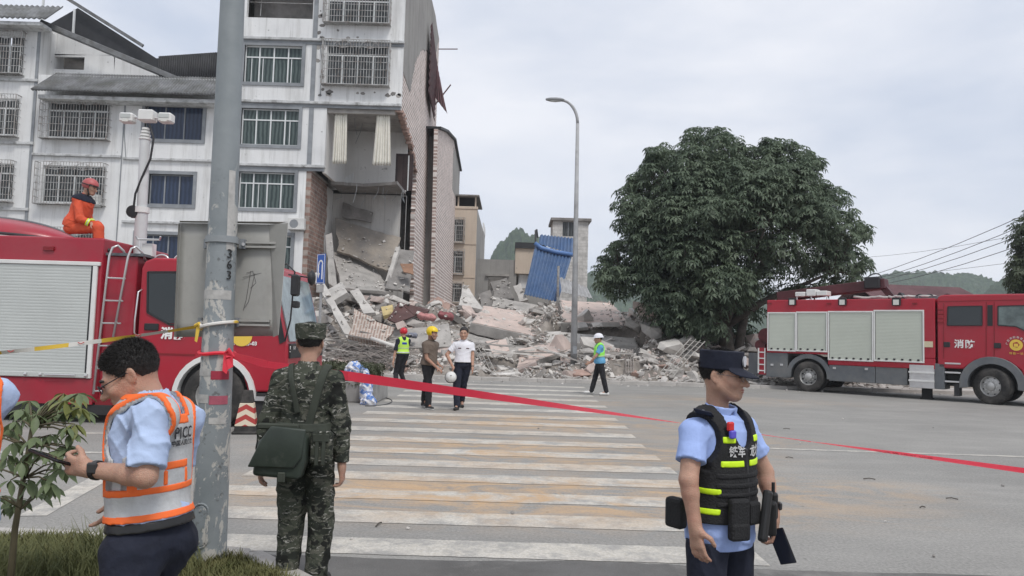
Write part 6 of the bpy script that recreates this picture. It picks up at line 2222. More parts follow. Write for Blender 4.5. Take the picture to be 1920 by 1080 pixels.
def wrapon(t, target, off=.005):
    md = t.modifiers.new('wrap', 'SHRINKWRAP')
    md.target = target
    md.wrap_method = 'NEAREST_SURFACEPOINT'
    md.wrap_mode = 'ABOVE_SURFACE'
    md.offset = off
    return t
class Person:
    def __init__(s, label, loc, sc=1.0, face=0.0, lean=0.0, head=(0, 0, 0), J=None, res=.011, skin=None, group=None, headc=None, hs=1.0, bulk=1.0):
        s.root = thing('person', label, 'person', loc, group=group)
        s.sc, s.res, s.skin = sc, res, skin or M_skin
        s.hsc = sc * hs
        s.bulk = bulk
        s.Rb = rotz(face)
        s.Ru = s.Rb @ rotx(lean)          # upper body (positive lean bends forward, to local -y)
        s.pel = np.array([0, 0, .95])
        U = lambda p: (s.Rb @ s.pel + s.Ru @ (np.array(p, float) - s.pel)) * sc
        Lw = lambda p: (s.Rb @ np.array(p, float)) * sc
        s.U, s.Lw = U, Lw
        j = dict(chest=U((0, 0, 1.25)), neck=U((0, .02, 1.43)), shl=U((.172, .01, 1.355)), shr=U((-.172, .01, 1.355)),
                 ell=U((.225, .03, 1.09)), elr=U((-.225, .03, 1.09)), wrl=U((.25, -.03, .86)), wrr=U((-.25, -.03, .86)),
                 hpl=Lw((.09, 0, .92)), hpr=Lw((-.09, 0, .92)), knl=Lw((.105, -.015, .50)), knr=Lw((-.105, -.015, .50)),
                 anl=Lw((.11, .03, .085)), anr=Lw((-.11, .03, .085)), tol=Lw((.13, -.15, .03)), tor=Lw((-.13, -.15, .03)))
        for k, v in (J or {}).items(): j[k] = np.array(v, float)
        s.j = j
        s.hc = np.array(headc, float) if headc is not None else U((0, -.015, 1.60))
        yaw, pitch, roll = head
        s.Rh = rotz(face + yaw) @ rotx(pitch) @ roty(roll)
        s.hands = []
    def up_coords(s, X, Y, Z):
        """world-aligned -> canonical torso coordinates"""
        o = s.Rb @ s.pel * s.sc
        R_ = s.Ru
        x, y, z = X - o[0], Y - o[1], Z - o[2]
        g = lambda i: (R_[0, i] * x + R_[1, i] * y + R_[2, i] * z) / s.sc + s.pel[i]
        return g(0), g(1), g(2)
    def torso(s, o=0.0):
        U, c, R_ = s.U, s.sc, s.Ru
        bk_ = np.array([s.bulk, s.bulk, 1.0])
        e = lambda p, r_, k=.05: El(U(p), (np.array(r_) * bk_ + o) * c, R_, k * c)
        return [e((0, .0, 1.25), (.160, .112, .17)), e((0, .0, 1.33), (.150, .088, .075)), e((0, -.012, 1.09), (.146, .112, .15)), e((0, .0, .965), (.160, .118, .11)),
                Cp(U((.07, .014, 1.375)), s.j['shl'], (.050 + o) * c, (.050 + o * .7) * c, .04 * c), Cp(U((-.07, .014, 1.375)), s.j['shr'], (.050 + o) * c, (.050 + o * .7) * c, .04 * c),
                Cp(U((0, .02, 1.35)), U((0, .018, 1.42)), (.072 + o) * c, (.056 + o * .6) * c, .05 * c)]
    def arm(s, sd, r0=.048, r1=.039, r2=.026):
        j, c = s.j, s.sc
        return [Cp(j['sh' + sd], j['el' + sd], r0 * c, r1 * c, .02 * c), Cp(j['el' + sd], j['wr' + sd], (r1 - .001) * c, r2 * c, .015 * c),
                El(j['el' + sd] * .72 + j['wr' + sd] * .28, (.034 * c,) * 3, None, .02 * c)]
    def hand(s, sd, d, n, t, curl=(.35, .5, .4), spread=1.0, thumb=(.55, .8, .25)):
        """d finger direction, n palm side, t thumb side"""
        w, c = s.j['wr' + sd], s.sc
        d = np.array(d, float); d /= np.linalg.norm(d)
        n = np.array(n, float); n -= d * (n @ d); n /= np.linalg.norm(n)
        t_ = np.cross(d, n)
        if t_ @ np.array(t) < 0: t_ = -t_
        t = t_
        P = [Cp(w - d * .02 * c, w + d * .03 * c, .024 * c, .024 * c, .015 * c)]
        for o in (.024, .008, -.008, -.024):
            P.append(Cp(w + (d * .01 + t * o * .6) * c, w + (d * .085 + t * o) * c, .0145 * c, .0115 * c, .012 * c))
        for o, ln in ((.027, .072), (.009, .080), (-.009, .075), (-.026, .058)):
            p = w + (d * .087 + t * o) * c
            a = 0.0
            for i, (f, rr_) in enumerate(((.45, .0092), (.31, .0085), (.24, .0076))):
                a += curl[i]
                q = p + (d * math.cos(a) + n * math.sin(a) + t * o * 2.0 * spread) * ln * f * c
                P.append(Cp(p, q, rr_ * c, rr_ * .93 * c, .004 * c))
                p = q
        p = w + (d * .028 + t * .026) * c
        q = p + (d * thumb[0] + t * thumb[1] + n * thumb[2]) * .044 * c
        u = q + (d * .85 + t * .2 + n * .4) * .034 * c
        P += [Cp(w + d * .012 * c, p, .018 * c, .015 * c, .012 * c), Cp(p, q, .0135 * c, .0105 * c, .008 * c), Cp(q, u, .0105 * c, .0085 * c, .004 * c)]
        s.hands += P
        s.j['ha' + sd] = w + d * .09 * c
        s.j['hd' + sd], s.j['hn' + sd], s.j['ht' + sd] = d, n, t
    def H(s, p):
        return s.hc + s.Rh @ (np.array(p, float) * s.hsc)
    def head_prims(s):
        c, R_, H = s.hsc, s.Rh, s.H
        e = lambda p, r_, k=.02, op='u', r2=None: El(H(p), np.array(r_) * c, R_ if r2 is None else R_ @ r2, k * c, op)
        P = [e((0, .018, .030), (.076, .096, .090)), e((0, -.030, -.025), (.066, .068, .084), .03), e((0, -.068, -.088), (.032, .026, .026), .03),
             Cp(H((.052, .0, -.05)), H((.02, -.062, -.094)), .022 * c, .018 * c, .03 * c), Cp(H((-.052, .0, -.05)), H((-.02, -.062, -.094)), .022 * c, .018 * c, .03 * c)]
        for x in (1, -1):
            P += [e((x * .042, -.068, -.026), (.022, .020, .020), .025), Cp(H((x * .046, -.074, .020)), H((x * .012, -.092, .020)), .009 * c, .009 * c, .016 * c),
                  e((x * .031, -.106, .002), (.018, .016, .010), .012, 's'), e((x * .031, -.082, .001), (.013, .012, .0105), .004)]
        P += [Cp(H((0, -.090, .004)), H((0, -.119, -.034)), .0080 * c, .0135 * c, .012 * c)]
        for x in (1, -1):
            P += [e((x * .0135, -.102, -.038), (.009, .011, .008), .008)]
        P += [e((0, -.095, -.060), (.023, .010, .0055), .008), e((0, -.094, -.0705), (.019, .010, .006), .008), e((0, -.106, -.0655), (.020, .008, .0016), .004, 's')]
        for x in (1, -1):
            P += [e((x * .079, .016, -.008), (.009, .020, .033), .008, 'u', rotz(x * -.35) @ rotx(-.15)), e((x * .086, .011, -.006), (.005, .010, .019), .006, 's', rotz(x * -.35) @ rotx(-.15))]
        P += [Cp(H((0, .030, -.05)), s.j['neck'], .050 * c, .054 * c, .03 * c)]
        return P
    def part(s, name, V, F, m, parent=None, smooth=True):
        return npmesh(name, V, F, m, parent or s.root, smooth)
    def body(s):
        j, c = s.j, s.sc
        P = s.torso(-.016)
        for sd in 'lr':
            P += s.arm(sd)
            P += [Cp(j['hp' + sd], j['kn' + sd], .078 * c, .052 * c, .04 * c), Cp(j['kn' + sd], j['an' + sd], .050 * c, .036 * c, .02 * c), Cp(j['an' + sd], j['to' + sd], .034 * c, .024 * c, .02 * c)]
        P += s.hands + s.head_prims()
        D, lo, ax = field(P, s.res)
        V, F = nets(D, lo, s.res)
        s.bodyo = s.part('body', V, F, s.skin)
        return s.bodyo
    def facebits(s):
        if s.res > .008: 
            r_ = .0035
        R_, c = s.Rh, s.sc
        P = []
        for x in (1, -1):
            P += [Cp(s.H((x * .050, -.080, .020)), s.H((x * .030, -.0935, .0255)), .0042 * c, .0052 * c, .002), Cp(s.H((x * .030, -.0935, .0255)), s.H((x * .014, -.0975, .0225)), .0052 * c, .004 * c, .002)]
        D, lo, ax = field(P, .0022, pad=.01)
        s.part('eyebrow', *nets(D, lo, .0022), M_hair)
        P = [El(s.H((x * .031, -.0915, .0012)), np.array((.0105, .005, .0052)) * c, R_ @ rotz(x * .25), .002) for x in (1, -1)]
        D, lo, ax = field(P, .0022, pad=.01)
        s.part('eye', *nets(D, lo, .0022), M_eye)
        P = [El(s.H((0, -.0955, -.0602)), np.array((.0205, .0092, .0045)) * c, R_, .002), El(s.H((0, -.0945, -.0704)), np.array((.0170, .0092, .0048)) * c, R_, .002)]
        D, lo, ax = field(P, .0024, pad=.01)
        s.part('lips', *nets(D, lo, .0024), M_lip)
    def local_surf(s, name, fn, lo, hi, res, m, parent=None):
        """surface of fn given in head coordinates"""
        ax = [np.arange(lo[i], hi[i] + res, res, dtype=np.float32) for i in range(3)]
        D = fn(*grid3(ax)).astype(np.float32)
        V, F = nets(D, lo, res)
        V = s.hc + (V * s.hsc) @ s.Rh.T
        return s.part(name, V, F, m, parent)
    def hair(s, m=None, thick=.007, low=1.0):
        nzr = np.random.default_rng(4)
        def fn(X, Y, Z):
            q = lambda cc, rr_: (lambda k0, k1: k0 * (k0 - 1) / (k1 + 1e-6))(np.sqrt(((X - cc[0]) / rr_[0]) ** 2 + ((Y - cc[1]) / rr_[1]) ** 2 + ((Z - cc[2]) / rr_[2]) ** 2),
                                                                             np.sqrt(((X - cc[0]) / rr_[0] ** 2) ** 2 + ((Y - cc[1]) / rr_[1] ** 2) ** 2 + ((Z - cc[2]) / rr_[2] ** 2) ** 2))
            top = np.clip((Z - .02) / .08, 0, 1)
            th = .001 + (thick * .6 + .007 * top) * np.clip((Z + .06) / .07, .1, 1)
            d = np.minimum(q((0, .018, .030), (.076, .096, .090)), q((0, -.030, -.025), (.066, .068, .084))) - th
            hl = np.interp(np.broadcast_to(Y, (1, Y.shape[1], 1)).ravel(), [-.12, -.085, -.06, -.045, -.02, .002, .012, .035, .05, .08, .13], [.086, .080, .066, .034, -.004, -.012, .02, .0, -.045 * low, -.062 * low, -.066 * low]).reshape(1, -1, 1)
            hl = hl + .004 * np.sin(Y * 210 + X * 150) + .003 * np.sin(Y * 390 - X * 330)
            d = np.maximum(d, (hl - Z) * .8)
            return d + .0008 * np.sin(X * 160 + Z * 90) * np.sin(Y * 170 + Z * 120)
        o = s.local_surf('hair', fn, (-.1, -.13, -.09), (.1, .14, .15), .0035 if s.res < .008 else .006, m or M_hair)
        if s.res < .007:
            # real short strands over the scalp, sparse and shorter towards the shaved sides
            me = o.data
            n = len(me.vertices)
            co, no = np.empty(n * 3, np.float32), np.empty(n * 3, np.float32)
            me.vertices.foreach_get('co', co)
            me.vertices.foreach_get('normal', no)
            co, no = co.reshape(-1, 3).astype(float), no.reshape(-1, 3).astype(float)
            hl_ = (co - s.hc) @ s.Rh / s.hsc
            pick = nzr.integers(0, n, 26000)
            P0, N0, L0 = co[pick], no[pick], hl_[pick]
            keep = nzr.random(len(P0)) < np.clip((L0[:, 2] + .07) / .09, .15, 1)
            P0, N0, L0 = P0[keep] + nzr.normal(size=(keep.sum(), 3)) * .0016, N0[keep], L0[keep]
            m_ = len(P0)
            ln = (.003 + .007 * np.clip((L0[:, 2] + .01) / .08, 0, 1)) * nzr.uniform(.6, 1.3, m_)
            fwd = s.Rh @ np.array([0, -.5, -.35])
            d = N0 * .75 + fwd * .5 + nzr.normal(size=(m_, 3)) * .28
            d /= np.linalg.norm(d, axis=1, keepdims=True)
            sd_ = np.cross(d, nzr.normal(size=(m_, 3)))
            sd_ /= np.linalg.norm(sd_, axis=1, keepdims=True)
            V_ = np.stack([P0 - sd_ * .0007, P0 + sd_ * .0007, P0 + d * ln[:, None]], 1).reshape(-1, 3)
            s.part('hair_strands', V_, np.arange(m_ * 3).reshape(-1, 3), m or M_hair, o, False)['kind'] = 'stuff'
        return o
    def short_sleeve(s, m, name='shirt', hem=.88, cut=.62, loose=.012, amp=.004, seed=1, collar=True, longs=False, res=None, hemflat=True):
        c, j = s.sc, s.j
        res = res or s.res
        P = s.torso(loose)
        SL_ = {}
        for sd in 'lr':
            sh, el = j['sh' + sd], j['el' + sd]
            if longs:
                SL_[sd] = [Cp(sh, el, .063 * c, .062 * c, .03 * c), Cp(el, j['wr' + sd], .062 * c, .046 * c, .02 * c)]
            else:
                SL_[sd] = [Cp(sh, sh + (el - sh) * (cut + .2), .058 * c, .070 * c, .03 * c)]
        P.append(El(s.U((0, 0, .93)), np.array((.170 * s.bulk + loose + .008, .130 * s.bulk + loose + .008, .22)) * c, s.Rb, .05 * c))
        P.append(Cp(s.H((0, .03, -.05)), s.j['neck'] + s.Ru @ np.array([0, 0, .01]), .057 * c, .060 * c, .004, 's'))
        _, lo, ax = field(P + SL_['l'] + SL_['r'], res)
        hi = np.array([a_[-1] for a_ in ax])
        D, lo, ax = field(P, res, lo=lo, hi=hi - res * .5)
        X, Y, Z = grid3(ax)
        xl, yl, zl = s.up_coords(X, Y, Z)
        for sd in 'lr':
            sh, el, wr = j['sh' + sd], j['el' + sd], j['wr' + sd]
            a_, b_, t_ = (el, wr, .97) if longs else (sh, el, cut)
            dr = (b_ - a_) / np.linalg.norm(b_ - a_)
            pp = a_ + (b_ - a_) * t_
            Ds, _, _ = field(SL_[sd], res, lo=lo, hi=hi - res * .5)
            Ds = np.maximum(Ds, (X - pp[0]) * dr[0] + (Y - pp[1]) * dr[1] + (Z - pp[2]) * dr[2]) if not longs else np.where((X - wr[0]) ** 2 + (Y - wr[1]) ** 2 + (Z - wr[2]) ** 2 < (.12 * c) ** 2, np.maximum(Ds, (X - pp[0]) * dr[0] + (Y - pp[1]) * dr[1] + (Z - pp[2]) * dr[2]), Ds)
            kk = .025 * c
            hh_ = np.clip(.5 + .5 * (Ds - D) / kk, 0, 1)
            D = Ds + (D - Ds) * hh_ - kk * hh_ * (1 - hh_)
        D = D + folds(X, Y, Z, amp * c, seed, .8)
        D = np.maximum(D, (hem - zl) * c)
        D = np.maximum(D, (zl - 1.452 - .25 * (yl - .02)) * c)
        V, F = nets(D, lo, res)
        o = s.part(name, V, F, m)
        s.shirt = o
        if collar:
            P = [Cp(s.U((0, .016, 1.415)), s.U((0, -.004, 1.475)), .076 * c, .068 * c, .01)]
            D, lo, ax = field(P, min(res, .006))
            X, Y, Z = grid3(ax)
            xl, yl, zl = s.up_coords(X, Y, Z)
            inner = np.sqrt(xl ** 2 + (yl - .006) ** 2) - .060
            D = np.maximum(D, -inner * c)
            D = np.maximum(D, (zl - 1.474 - .18 * yl) * c)
            D = np.maximum(D, (1.405 - zl + .15 * yl) * c)
            D = np.maximum(D, np.where(yl < -.02, (.018 - np.abs(xl) + (zl - 1.42) * -.5) * c, -1))
            V, F = nets(D, lo, min(res, .006))
            s.part('collar', V, F, m, o)
        return o
    def trousers(s, m, top=1.0, loose=.012, amp=.006, seed=2, cuff=.02, r=(.098, .078, .066)):
        c, j = s.sc, s.j
        P = [El(s.Rb @ np.array((0, 0, .945)) * c, np.array((.158 * s.bulk + loose, .122 * s.bulk + loose, .11)) * c, s.Rb, .04 * c)]
        for sd in 'lr':
            P += [Cp(j['hp' + sd], j['kn' + sd], r[0] * c, r[1] * c, .035 * c), Cp(j['kn' + sd], j['an' + sd], r[1] * c, r[2] * c, .012 * c)]
        D, lo, ax = field(P, s.res)
        X, Y, Z = grid3(ax)
        D = D + folds(X, Y, Z, amp * c, seed, .55)
        D = np.maximum(D, Z - top * c)
        D = np.maximum(D, .06 * c - Z)
        V, F = nets(D, lo, s.res)
        return s.part('trousers', V, F, m)
    def shoes(s, m, sole=None):
        j, c = s.j, s.sc
        for sd in 'lr':
            an, to = j['an' + sd], j['to' + sd]
            d = to - an
            d[2] = 0
            d /= max(np.linalg.norm(d), 1e-6)
            zf_ = to[2] - .03 * c
            b0 = np.array([an[0], an[1], zf_ + .045 * c]) - d * .03 * c
            P = [Cp(b0, np.array([to[0], to[1], zf_ + .036 * c]) + d * .02 * c, .044 * c, .034 * c, .02), Cp(b0, an + np.array([0, 0, .03 * c]), .046 * c, .05 * c, .02)]
            D, lo, ax = field(P, min(s.res, .009))
            X, Y, Z = grid3(ax)
            D = np.maximum(D, zf_ + .004 - Z)
            V, F = nets(D, lo, min(s.res, .009))
            so = s.part('shoe', V, F, m)
            if sole:
                D2 = np.maximum(np.maximum(D - .006, Z - zf_ - .028 * c), zf_ + .001 - Z)
                V, F = nets(D2, lo, min(s.res, .009))
                s.part('sole', V, F, sole, so)
    def shell(s, name, off, region, m, parent=None, extra=(), res=None, thick=None, amp=0.0):
        """garment layer at a distance off from the trunk, limited to a region of canonical trunk coordinates"""
        res = res or s.res
        D0, lo, ax = field(s.torso(0.0) + [El(s.U((0, 0, .93)), np.array((.165 * s.bulk, .122 * s.bulk, .12)) * s.sc, s.Rb, .05 * s.sc)] + list(extra), res, pad=.07)
        X, Y, Z = grid3(ax)
        if amp: D0 = D0 + folds(X, Y, Z, amp, 6, .8)
        x, y, z = s.up_coords(X, Y, Z)
        D = np.maximum(D0 - off * s.sc, region(x, y, z) * s.sc)
        if thick: D = np.maximum(D, -(D0 - (off - thick) * s.sc))
        V, F = nets(D, lo, res)
        return s.part(name, V, F, m, parent) if len(V) else None
def rbox(x0, x1, z0, z1, side=0):
    """region: box in trunk x,z; side -1 front, +1 back, 0 both"""
    def fn(x, y, z):
        d = np.maximum(np.maximum(x0 - x, x - x1), np.maximum(z0 - z, z - z1))
        if side: d = np.maximum(d, -side * y)
        return d + 0 * y
    return fn
def helmet(p, m, r_=(.104, .124, .108), zc=.035, cut=-.03, brim=0.0, ridge=0, name='helmet', faceopen=True):
    def fn(X, Y, Z):
        k0 = np.sqrt((X / r_[0]) ** 2 + ((Y - .012) / r_[1]) ** 2 + ((Z - zc) / r_[2]) ** 2)
        d = (k0 - 1) * min(r_)
        d = np.maximum(d, -(d + .014))
        lowc = np.where(Y < -.03, .045, cut) if faceopen else cut + 0 * Y
        d = np.maximum(d, (lowc - Z))
        if ridge:
            dr = np.maximum((k0 - 1.07) * min(r_), np.abs(X) - .012)
            d = np.minimum(d, np.maximum(np.maximum(dr, .06 - Z), -(k0 - .98) * .1))
        if brim:
            rr_ = np.sqrt((X / (r_[0] + brim)) ** 2 + ((Y + (.02 if faceopen is None else 0)) / (r_[1] + brim * 1.3)) ** 2)
            db = np.maximum((rr_ - 1) * .1, np.abs(Z - cut - .005) - .006)
            ri = (np.sqrt((X / (r_[0] - .01)) ** 2 + (Y / (r_[1] - .01)) ** 2) - 1) * .1
            d = np.minimum(d, np.maximum(db, -ri))
        return d
    return p.local_surf(name, fn, (-.17, -.2, -.09), (.17, .19, .17), .006, m)
def at_px(px0, d, roty_=613.0):
    """map photo pixels to metres beside a figure's foot point at distance d (x right, z up)"""
    k = FPX / d
    X0 = W(px0, 800, d)
    def f(px, py, y=0.0):
        p = W(px, py, d + y)
        return (p.x - X0.x, y, p.z)
    return f, X0.x

M_black_cloth = mat('black_cloth', (0.016, 0.016, 0.019), .85, .35, 7, bump=.5, bscale=14)
M_navy_cloth = mat('navy_cloth', (0.013, 0.016, 0.030), .85, .35, 7, bump=.5, bscale=14)
M_ltblue = mat('light_blue_shirt', (0.42, 0.52, 0.72), .8, .05, 8, bump=.35, bscale=16)
M_polblue = mat('police_shirt_blue', (0.33, 0.44, 0.76), .8, .05, 8, bump=.35, bscale=16)
M_whiteshirt = mat('white_shirt', (0.72, 0.72, 0.76), .8, .05, 6)
M_orange = mat('fluorescent_orange', (0.90, 0.16, 0.03), .6, emit=(0.9, 0.13, 0.02, .10))
M_orange = mat('fluo_orange_tape', (0.93, 0.17, 0.035), .6)
M_silver = mat('reflective_silver', (0.52, 0.53, 0.53), .45, .10, 20, metal=.15, bump=.4, bscale=14)
M_lime = mat('lime_reflector', (0.62, 0.90, 0.02), .45)
M_leather = mat('black_leather', (0.02, 0.02, 0.02), .4, .2, 8)
M_watch = mat('watch_case', (0.04, 0.04, 0.042), .3)
M_phone = mat('phone_black', (0.012, 0.012, 0.014), .2)
M_phone_s = mat('phone_screen', (0.03, 0.034, 0.05), .05)
M_gold = mat('badge_gold', (0.62, 0.45, 0.12), .35, metal=.5)
M_frame = mat('spectacle_frame', (0.02, 0.02, 0.022), .3)
def glasses(p, m, thin=.0016):
    g = MB()
    Hh = lambda q: Vector(p.H(q))
    for x in (1, -1):
        pts = [Hh((x * .034 + .021 * math.cos(a) * (1.0), -.112 + abs(.034 + .021 * math.cos(a) * x * x - .034) * .25, -.003 + .0155 * math.sin(a))) for a in np.linspace(0, 2 * math.pi, 17)[:-1]]
        g.tube(pts, thin * p.sc, 6, closed=True)
        g.tube([Hh((x * .055, -.104, .004)), Hh((x * .076, -.06, .006)), Hh((x * .080, .005, .010)), Hh((x * .081, .022, -.004))], thin * p.sc, 6)
    g.tube([Hh((.013, -.112, .0)), Hh((0, -.117, .003)), Hh((-.013, -.112, .0))], thin * p.sc, 6)
    go = g.build('glasses', m, p.root, smooth=True)
    for x in (1, -1):
        pts = [Hh((x * .034 + .020 * math.cos(a), -.1115, -.003 + .0148 * math.sin(a))) for a in np.linspace(0, 2 * math.pi, 17)[:-1]]
        MB().add(pts, [tuple(range(16))]).build('lens', M_lens, go)
    return go
k = NT('spectacle_lens')
tr_ = k.n('BsdfTransparent')
gl_ = k.n('BsdfGlossy', Roughness=.05)
ms_ = k.n('MixShader')
ms_.inputs[0].default_value = .12
k.l(tr_.outputs[0], ms_.inputs[1])
k.l(gl_.outputs[0], ms_.inputs[2])
k.l(ms_.outputs[0], k.N['Material Output'].inputs['Surface'])
M_lens = k.m
def phone(label, c, d, n, m=M_phone, size=(.076, .158, .009), screen=True):
    """a handset: c centre, d long axis, n screen normal"""
    d = Vector(d).normalized()
    n = Vector(n)
    n = (n - d * n.dot(d)).normalized()
    x = d.cross(n)
    R_ = Matrix((x, d, n)).transposed()
    o = thing('mobile_phone', label, 'phone', c)
    MB().box((0, 0, 0), size, R_).build('case', m, o, bevel=.006, seg=2)
    MB().box(n * (size[2] / 2 + .0006), (size[0] * .93, size[1] * .95, .0008), R_).build('screen', M_phone_s, o)
    for q in (0.02, .04):
        MB().cyl(-n * (size[2] / 2) + d * (size[1] / 2 - q) + x * .022, -n * (size[2] / 2 + .002) + d * (size[1] / 2 - q) + x * .022, .007, n=12).build('camera_lens', M_black, o)
    return o
def watch(p, sd, off=.1, m=M_leather):
    w, e = p.j['wr' + sd], p.j['el' + sd]
    d = Vector(e - w).normalized()
    c = Vector(w) + d * .035 * p.sc
    rr_ = .0335 * p.sc
    g = MB().cyl(c - d * .010, c + d * .010, rr_, n=22)
    o = g.build('watch', m, p.root, angle=40, bevel=.002)
    return o, c, d

# ---------------------------------------------------------------- man in the orange-edged vest, near left
f, X0 = at_px(296, 2.6)
vest_man = Person('man in orange edged silver vest and light blue shirt looking down at phone', (X0, 2.6, 0), .945, rad(-111), rad(6), (rad(38), rad(30), rad(0)),
                  dict(shl=f(288, 782, -.15), ell=f(272, 893, -.21), wrl=f(168, 880, -.12), elr=f(330, 880, .26), wrr=f(232, 925, .20),
                       knr=(-.17, .10, .52), anr=(-.20, .16, .10), tor=(-.40, .20, .04), knl=(.00, -.12, .50), anl=(.12, -.12, .10), tol=(-.06, -.10, .04)),
                  res=.0055, headc=f(244, 703, 0.0), hs=.95, bulk=.80)
p = vest_man
p.hand('l', (-.93, .25, .10), (.15, .93, .1), (.0, .1, 1), (.55, .75, .5), 1, (.75, .5, .45))
p.hand('r', (-.5, -.1, -.86), (-.85, -.1, .5), (-.2, -1, 0), (.2, .3, .25))
p.body()
p.facebits()
p.hair(low=.95)
p.short_sleeve(M_ltblue, hem=1.024, cut=.86, loose=.016, amp=.010, seed=3)
p.trousers(M_navy_cloth, 1.018, .014, .007, 5)
p.shoes(M_leather)
glasses(p, M_frame, .0019)
p.shell('belt', .0275, rbox(-1, 1, .994, 1.028), M_leather)
def vest_on(p, res=.0048):
    def panel(x, y, z):
        arm = .095 - np.sqrt((np.abs(x) - .215) ** 2 + .6 * (z - 1.33) ** 2)
        up = np.maximum(np.abs(x) - .142, arm)
        strap = np.where(z > 1.345, np.maximum(.062 - np.abs(x), -1), -1.0)
        strap = np.where((z > 1.345) & (y > .0) & (z < 1.375), -1, strap)
        d = np.where(z > 1.13, np.maximum(up, strap), -1)
        return np.maximum(np.maximum(d, 1.035 - z), z - 1.47) + 0 * y
    v = p.shell('vest', .034, panel, M_silver, thick=.02, res=res)
    def border(x, y, z):
        d = panel(x, y, z)
        band = np.maximum(d, -(d + .018))
        return np.where(z > 1.13, band, 1.0)
    p.shell('orange_edging', .0365, border, M_orange, v, thick=.02, res=res)
    p.shell('orange_band', .0365, rbox(-1, 1, 1.030, 1.054), M_orange, v, thick=.02, res=res)
    p.shell('orange_band', .0365, rbox(-1, 1, 1.118, 1.142), M_orange, v, thick=.02, res=res)
    p.shell('orange_patch', .0375, rbox(-.062, .062, 1.352, 1.385, 1), M_orange, v, thick=.02, res=res)
    p.shell('orange_patch', .0375, rbox(-.062, .050, 1.195, 1.222, 1), M_orange, v, thick=.02, res=res)
    p.shell('orange_edging', .0375, rbox(-.062, -.046, 1.142, 1.195, 1), M_orange, v, thick=.02, res=res)
    p.shell('orange_edging', .0375, rbox(.034, .050, 1.142, 1.195, 1), M_orange, v, thick=.02, res=res)
    return v
v = vest_on(p)
bk = lambda x, z, o=.041: Vector(p.U((x, .112 + o + (.0 if z < 1.25 else -.006), z)))
TR = axes(Vector(p.Ru @ np.array((-1, 0, 0))), Vector(p.Ru @ np.array((0, 0, 1))))
M_print = mat('black_print', (0.03, 0.03, 0.035), .7)
wrapon(text('vest_lettering', 'PICC', .058, M_print, v, bk(-.034, 1.315, .05), TR, .0, bold=.0012, sx=.85), v)
wrapon(text('vest_lettering', '中国人民保险', .021, M_print, v, bk(-.034, 1.278, .05), TR, .0, bold=.0006), v)
wo, wc, wd = watch(p, 'l')
MB().box(wc + Vector((-.0, -.030, .012)), (.034, .014, .036)).build('watch_case', M_watch, wo, bevel=.005)
hp = Vector(p.root.location) + Vector(p.j['hal'])
phone('dark phone held low by the man in the orange edged vest', hp + Vector((-.055, -.005, .022)), (-.85, .35, .16), (.25, .3, 1), size=(.074, .15, .01))

# ---------------------------------------------------------------- second vest wearer cut by the left edge
f, X0 = at_px(-112, 2.5)
q = Person('person in orange edged vest cut off by the left edge of the view', (X0, 2.5, 0), 1.0, rad(-112), 0.0, (0, rad(10), 0), dict(ell=(-.2, -.12, 1.12), wrl=(-.4, -.05, 1.1), elr=(-.1, .2, 1.12), wrr=(-.35, .1, 1.1)), res=.008)
q.hand('l', (0, 0, -1), (1, 0, 0), (0, -1, 0)); q.hand('r', (0, 0, -1), (1, 0, 0), (0, -1, 0))
q.body(); q.hair()
q.short_sleeve(M_ltblue, hem=.93, cut=.75, loose=.016, amp=.005, seed=8)
q.trousers(M_navy_cloth, 1.0, .012, .006, 9)
q.shoes(M_leather)
vest_on(q, .0065)

# ---------------------------------------------------------------- soldier seen from behind
def camo(name):
    k = NT(name)
    n1 = k.noise(7, 4, .6, sc=(1, 1, 1.6), dist=1.2)
    n2 = k.noise(9, 4, .62, sc=(1, 1, 2.2), dist=1.5, loc=(5, 3, 1))
    n3 = k.noise(13, 5, .65, sc=(1, 1, 2.6), dist=1.6, loc=(9, 1, 4))
    c = k.mix(k.ramp(n1, [(.47, 0.0), (.5, 1.0)]), (0.030, 0.034, 0.028), (0.062, 0.068, 0.052))
    c = k.mix(k.ramp(n2, [(.56, 0.0), (.58, 1.0)]), c, (0.105, 0.105, 0.085))
    c = k.mix(k.ramp(n3, [(.60, 0.0), (.615, 1.0)]), c, (0.30, 0.295, 0.265))
    c = k.mix(k.ramp(k.noise(8, 4, .6, loc=(1, 8, 8)), [(.58, 0.0), (.6, 1.0)]), c, (0.020, 0.021, 0.019))
    k.l(c, k.b.inputs['Base Color'])
    k.b.inputs['Roughness'].default_value = .9
    k.b.inputs['Specular IOR Level'].default_value = .15
    k.bump(k.noise(22, 4, .6), .35, .01)
    return k.m
M_camo = camo('dark_camouflage')
M_olive = mat('olive_webbing', (0.045, 0.052, 0.040), .85, .2, 10)
M_bag = mat('olive_rubber_bag', (0.040, 0.052, 0.042), .42, .25, 5, stain=(0.12, 0.13, 0.11), sscale=5, sat=(.55, .8))
f, X0 = at_px(574, 4.75)
p = soldier = Person('soldier in dark camouflage uniform and cap seen from behind', (X0, 4.75, 0), .965, rad(180), 0.0, (rad(6), rad(-2), 0),
                     dict(ell=f(502, 790, -.02), wrl=f(491, 868, -.05), elr=f(640, 795, -.02), wrr=f(641, 875, -.05),
                          anl=f(538, 1062, -.0), anr=f(592, 1062, .0), knl=f(546, 985, .03), knr=f(602, 985, .03)), res=.0065)
for sd in 'lr':
    p.j['an' + sd][2] = .09
    p.j['to' + sd] = p.j['an' + sd] + np.array([(-.02 if sd == 'l' else .02), .17, -.06])
p.hand('l', (-.1, .12, -1), (1, .1, 0), (0, 1, 0), (.3, .45, .35)); p.hand('r', (.05, .12, -1), (-1, .1, 0), (0, 1, 0), (.5, .7, .5))
p.body(); p.hair(low=.9, thick=.003)
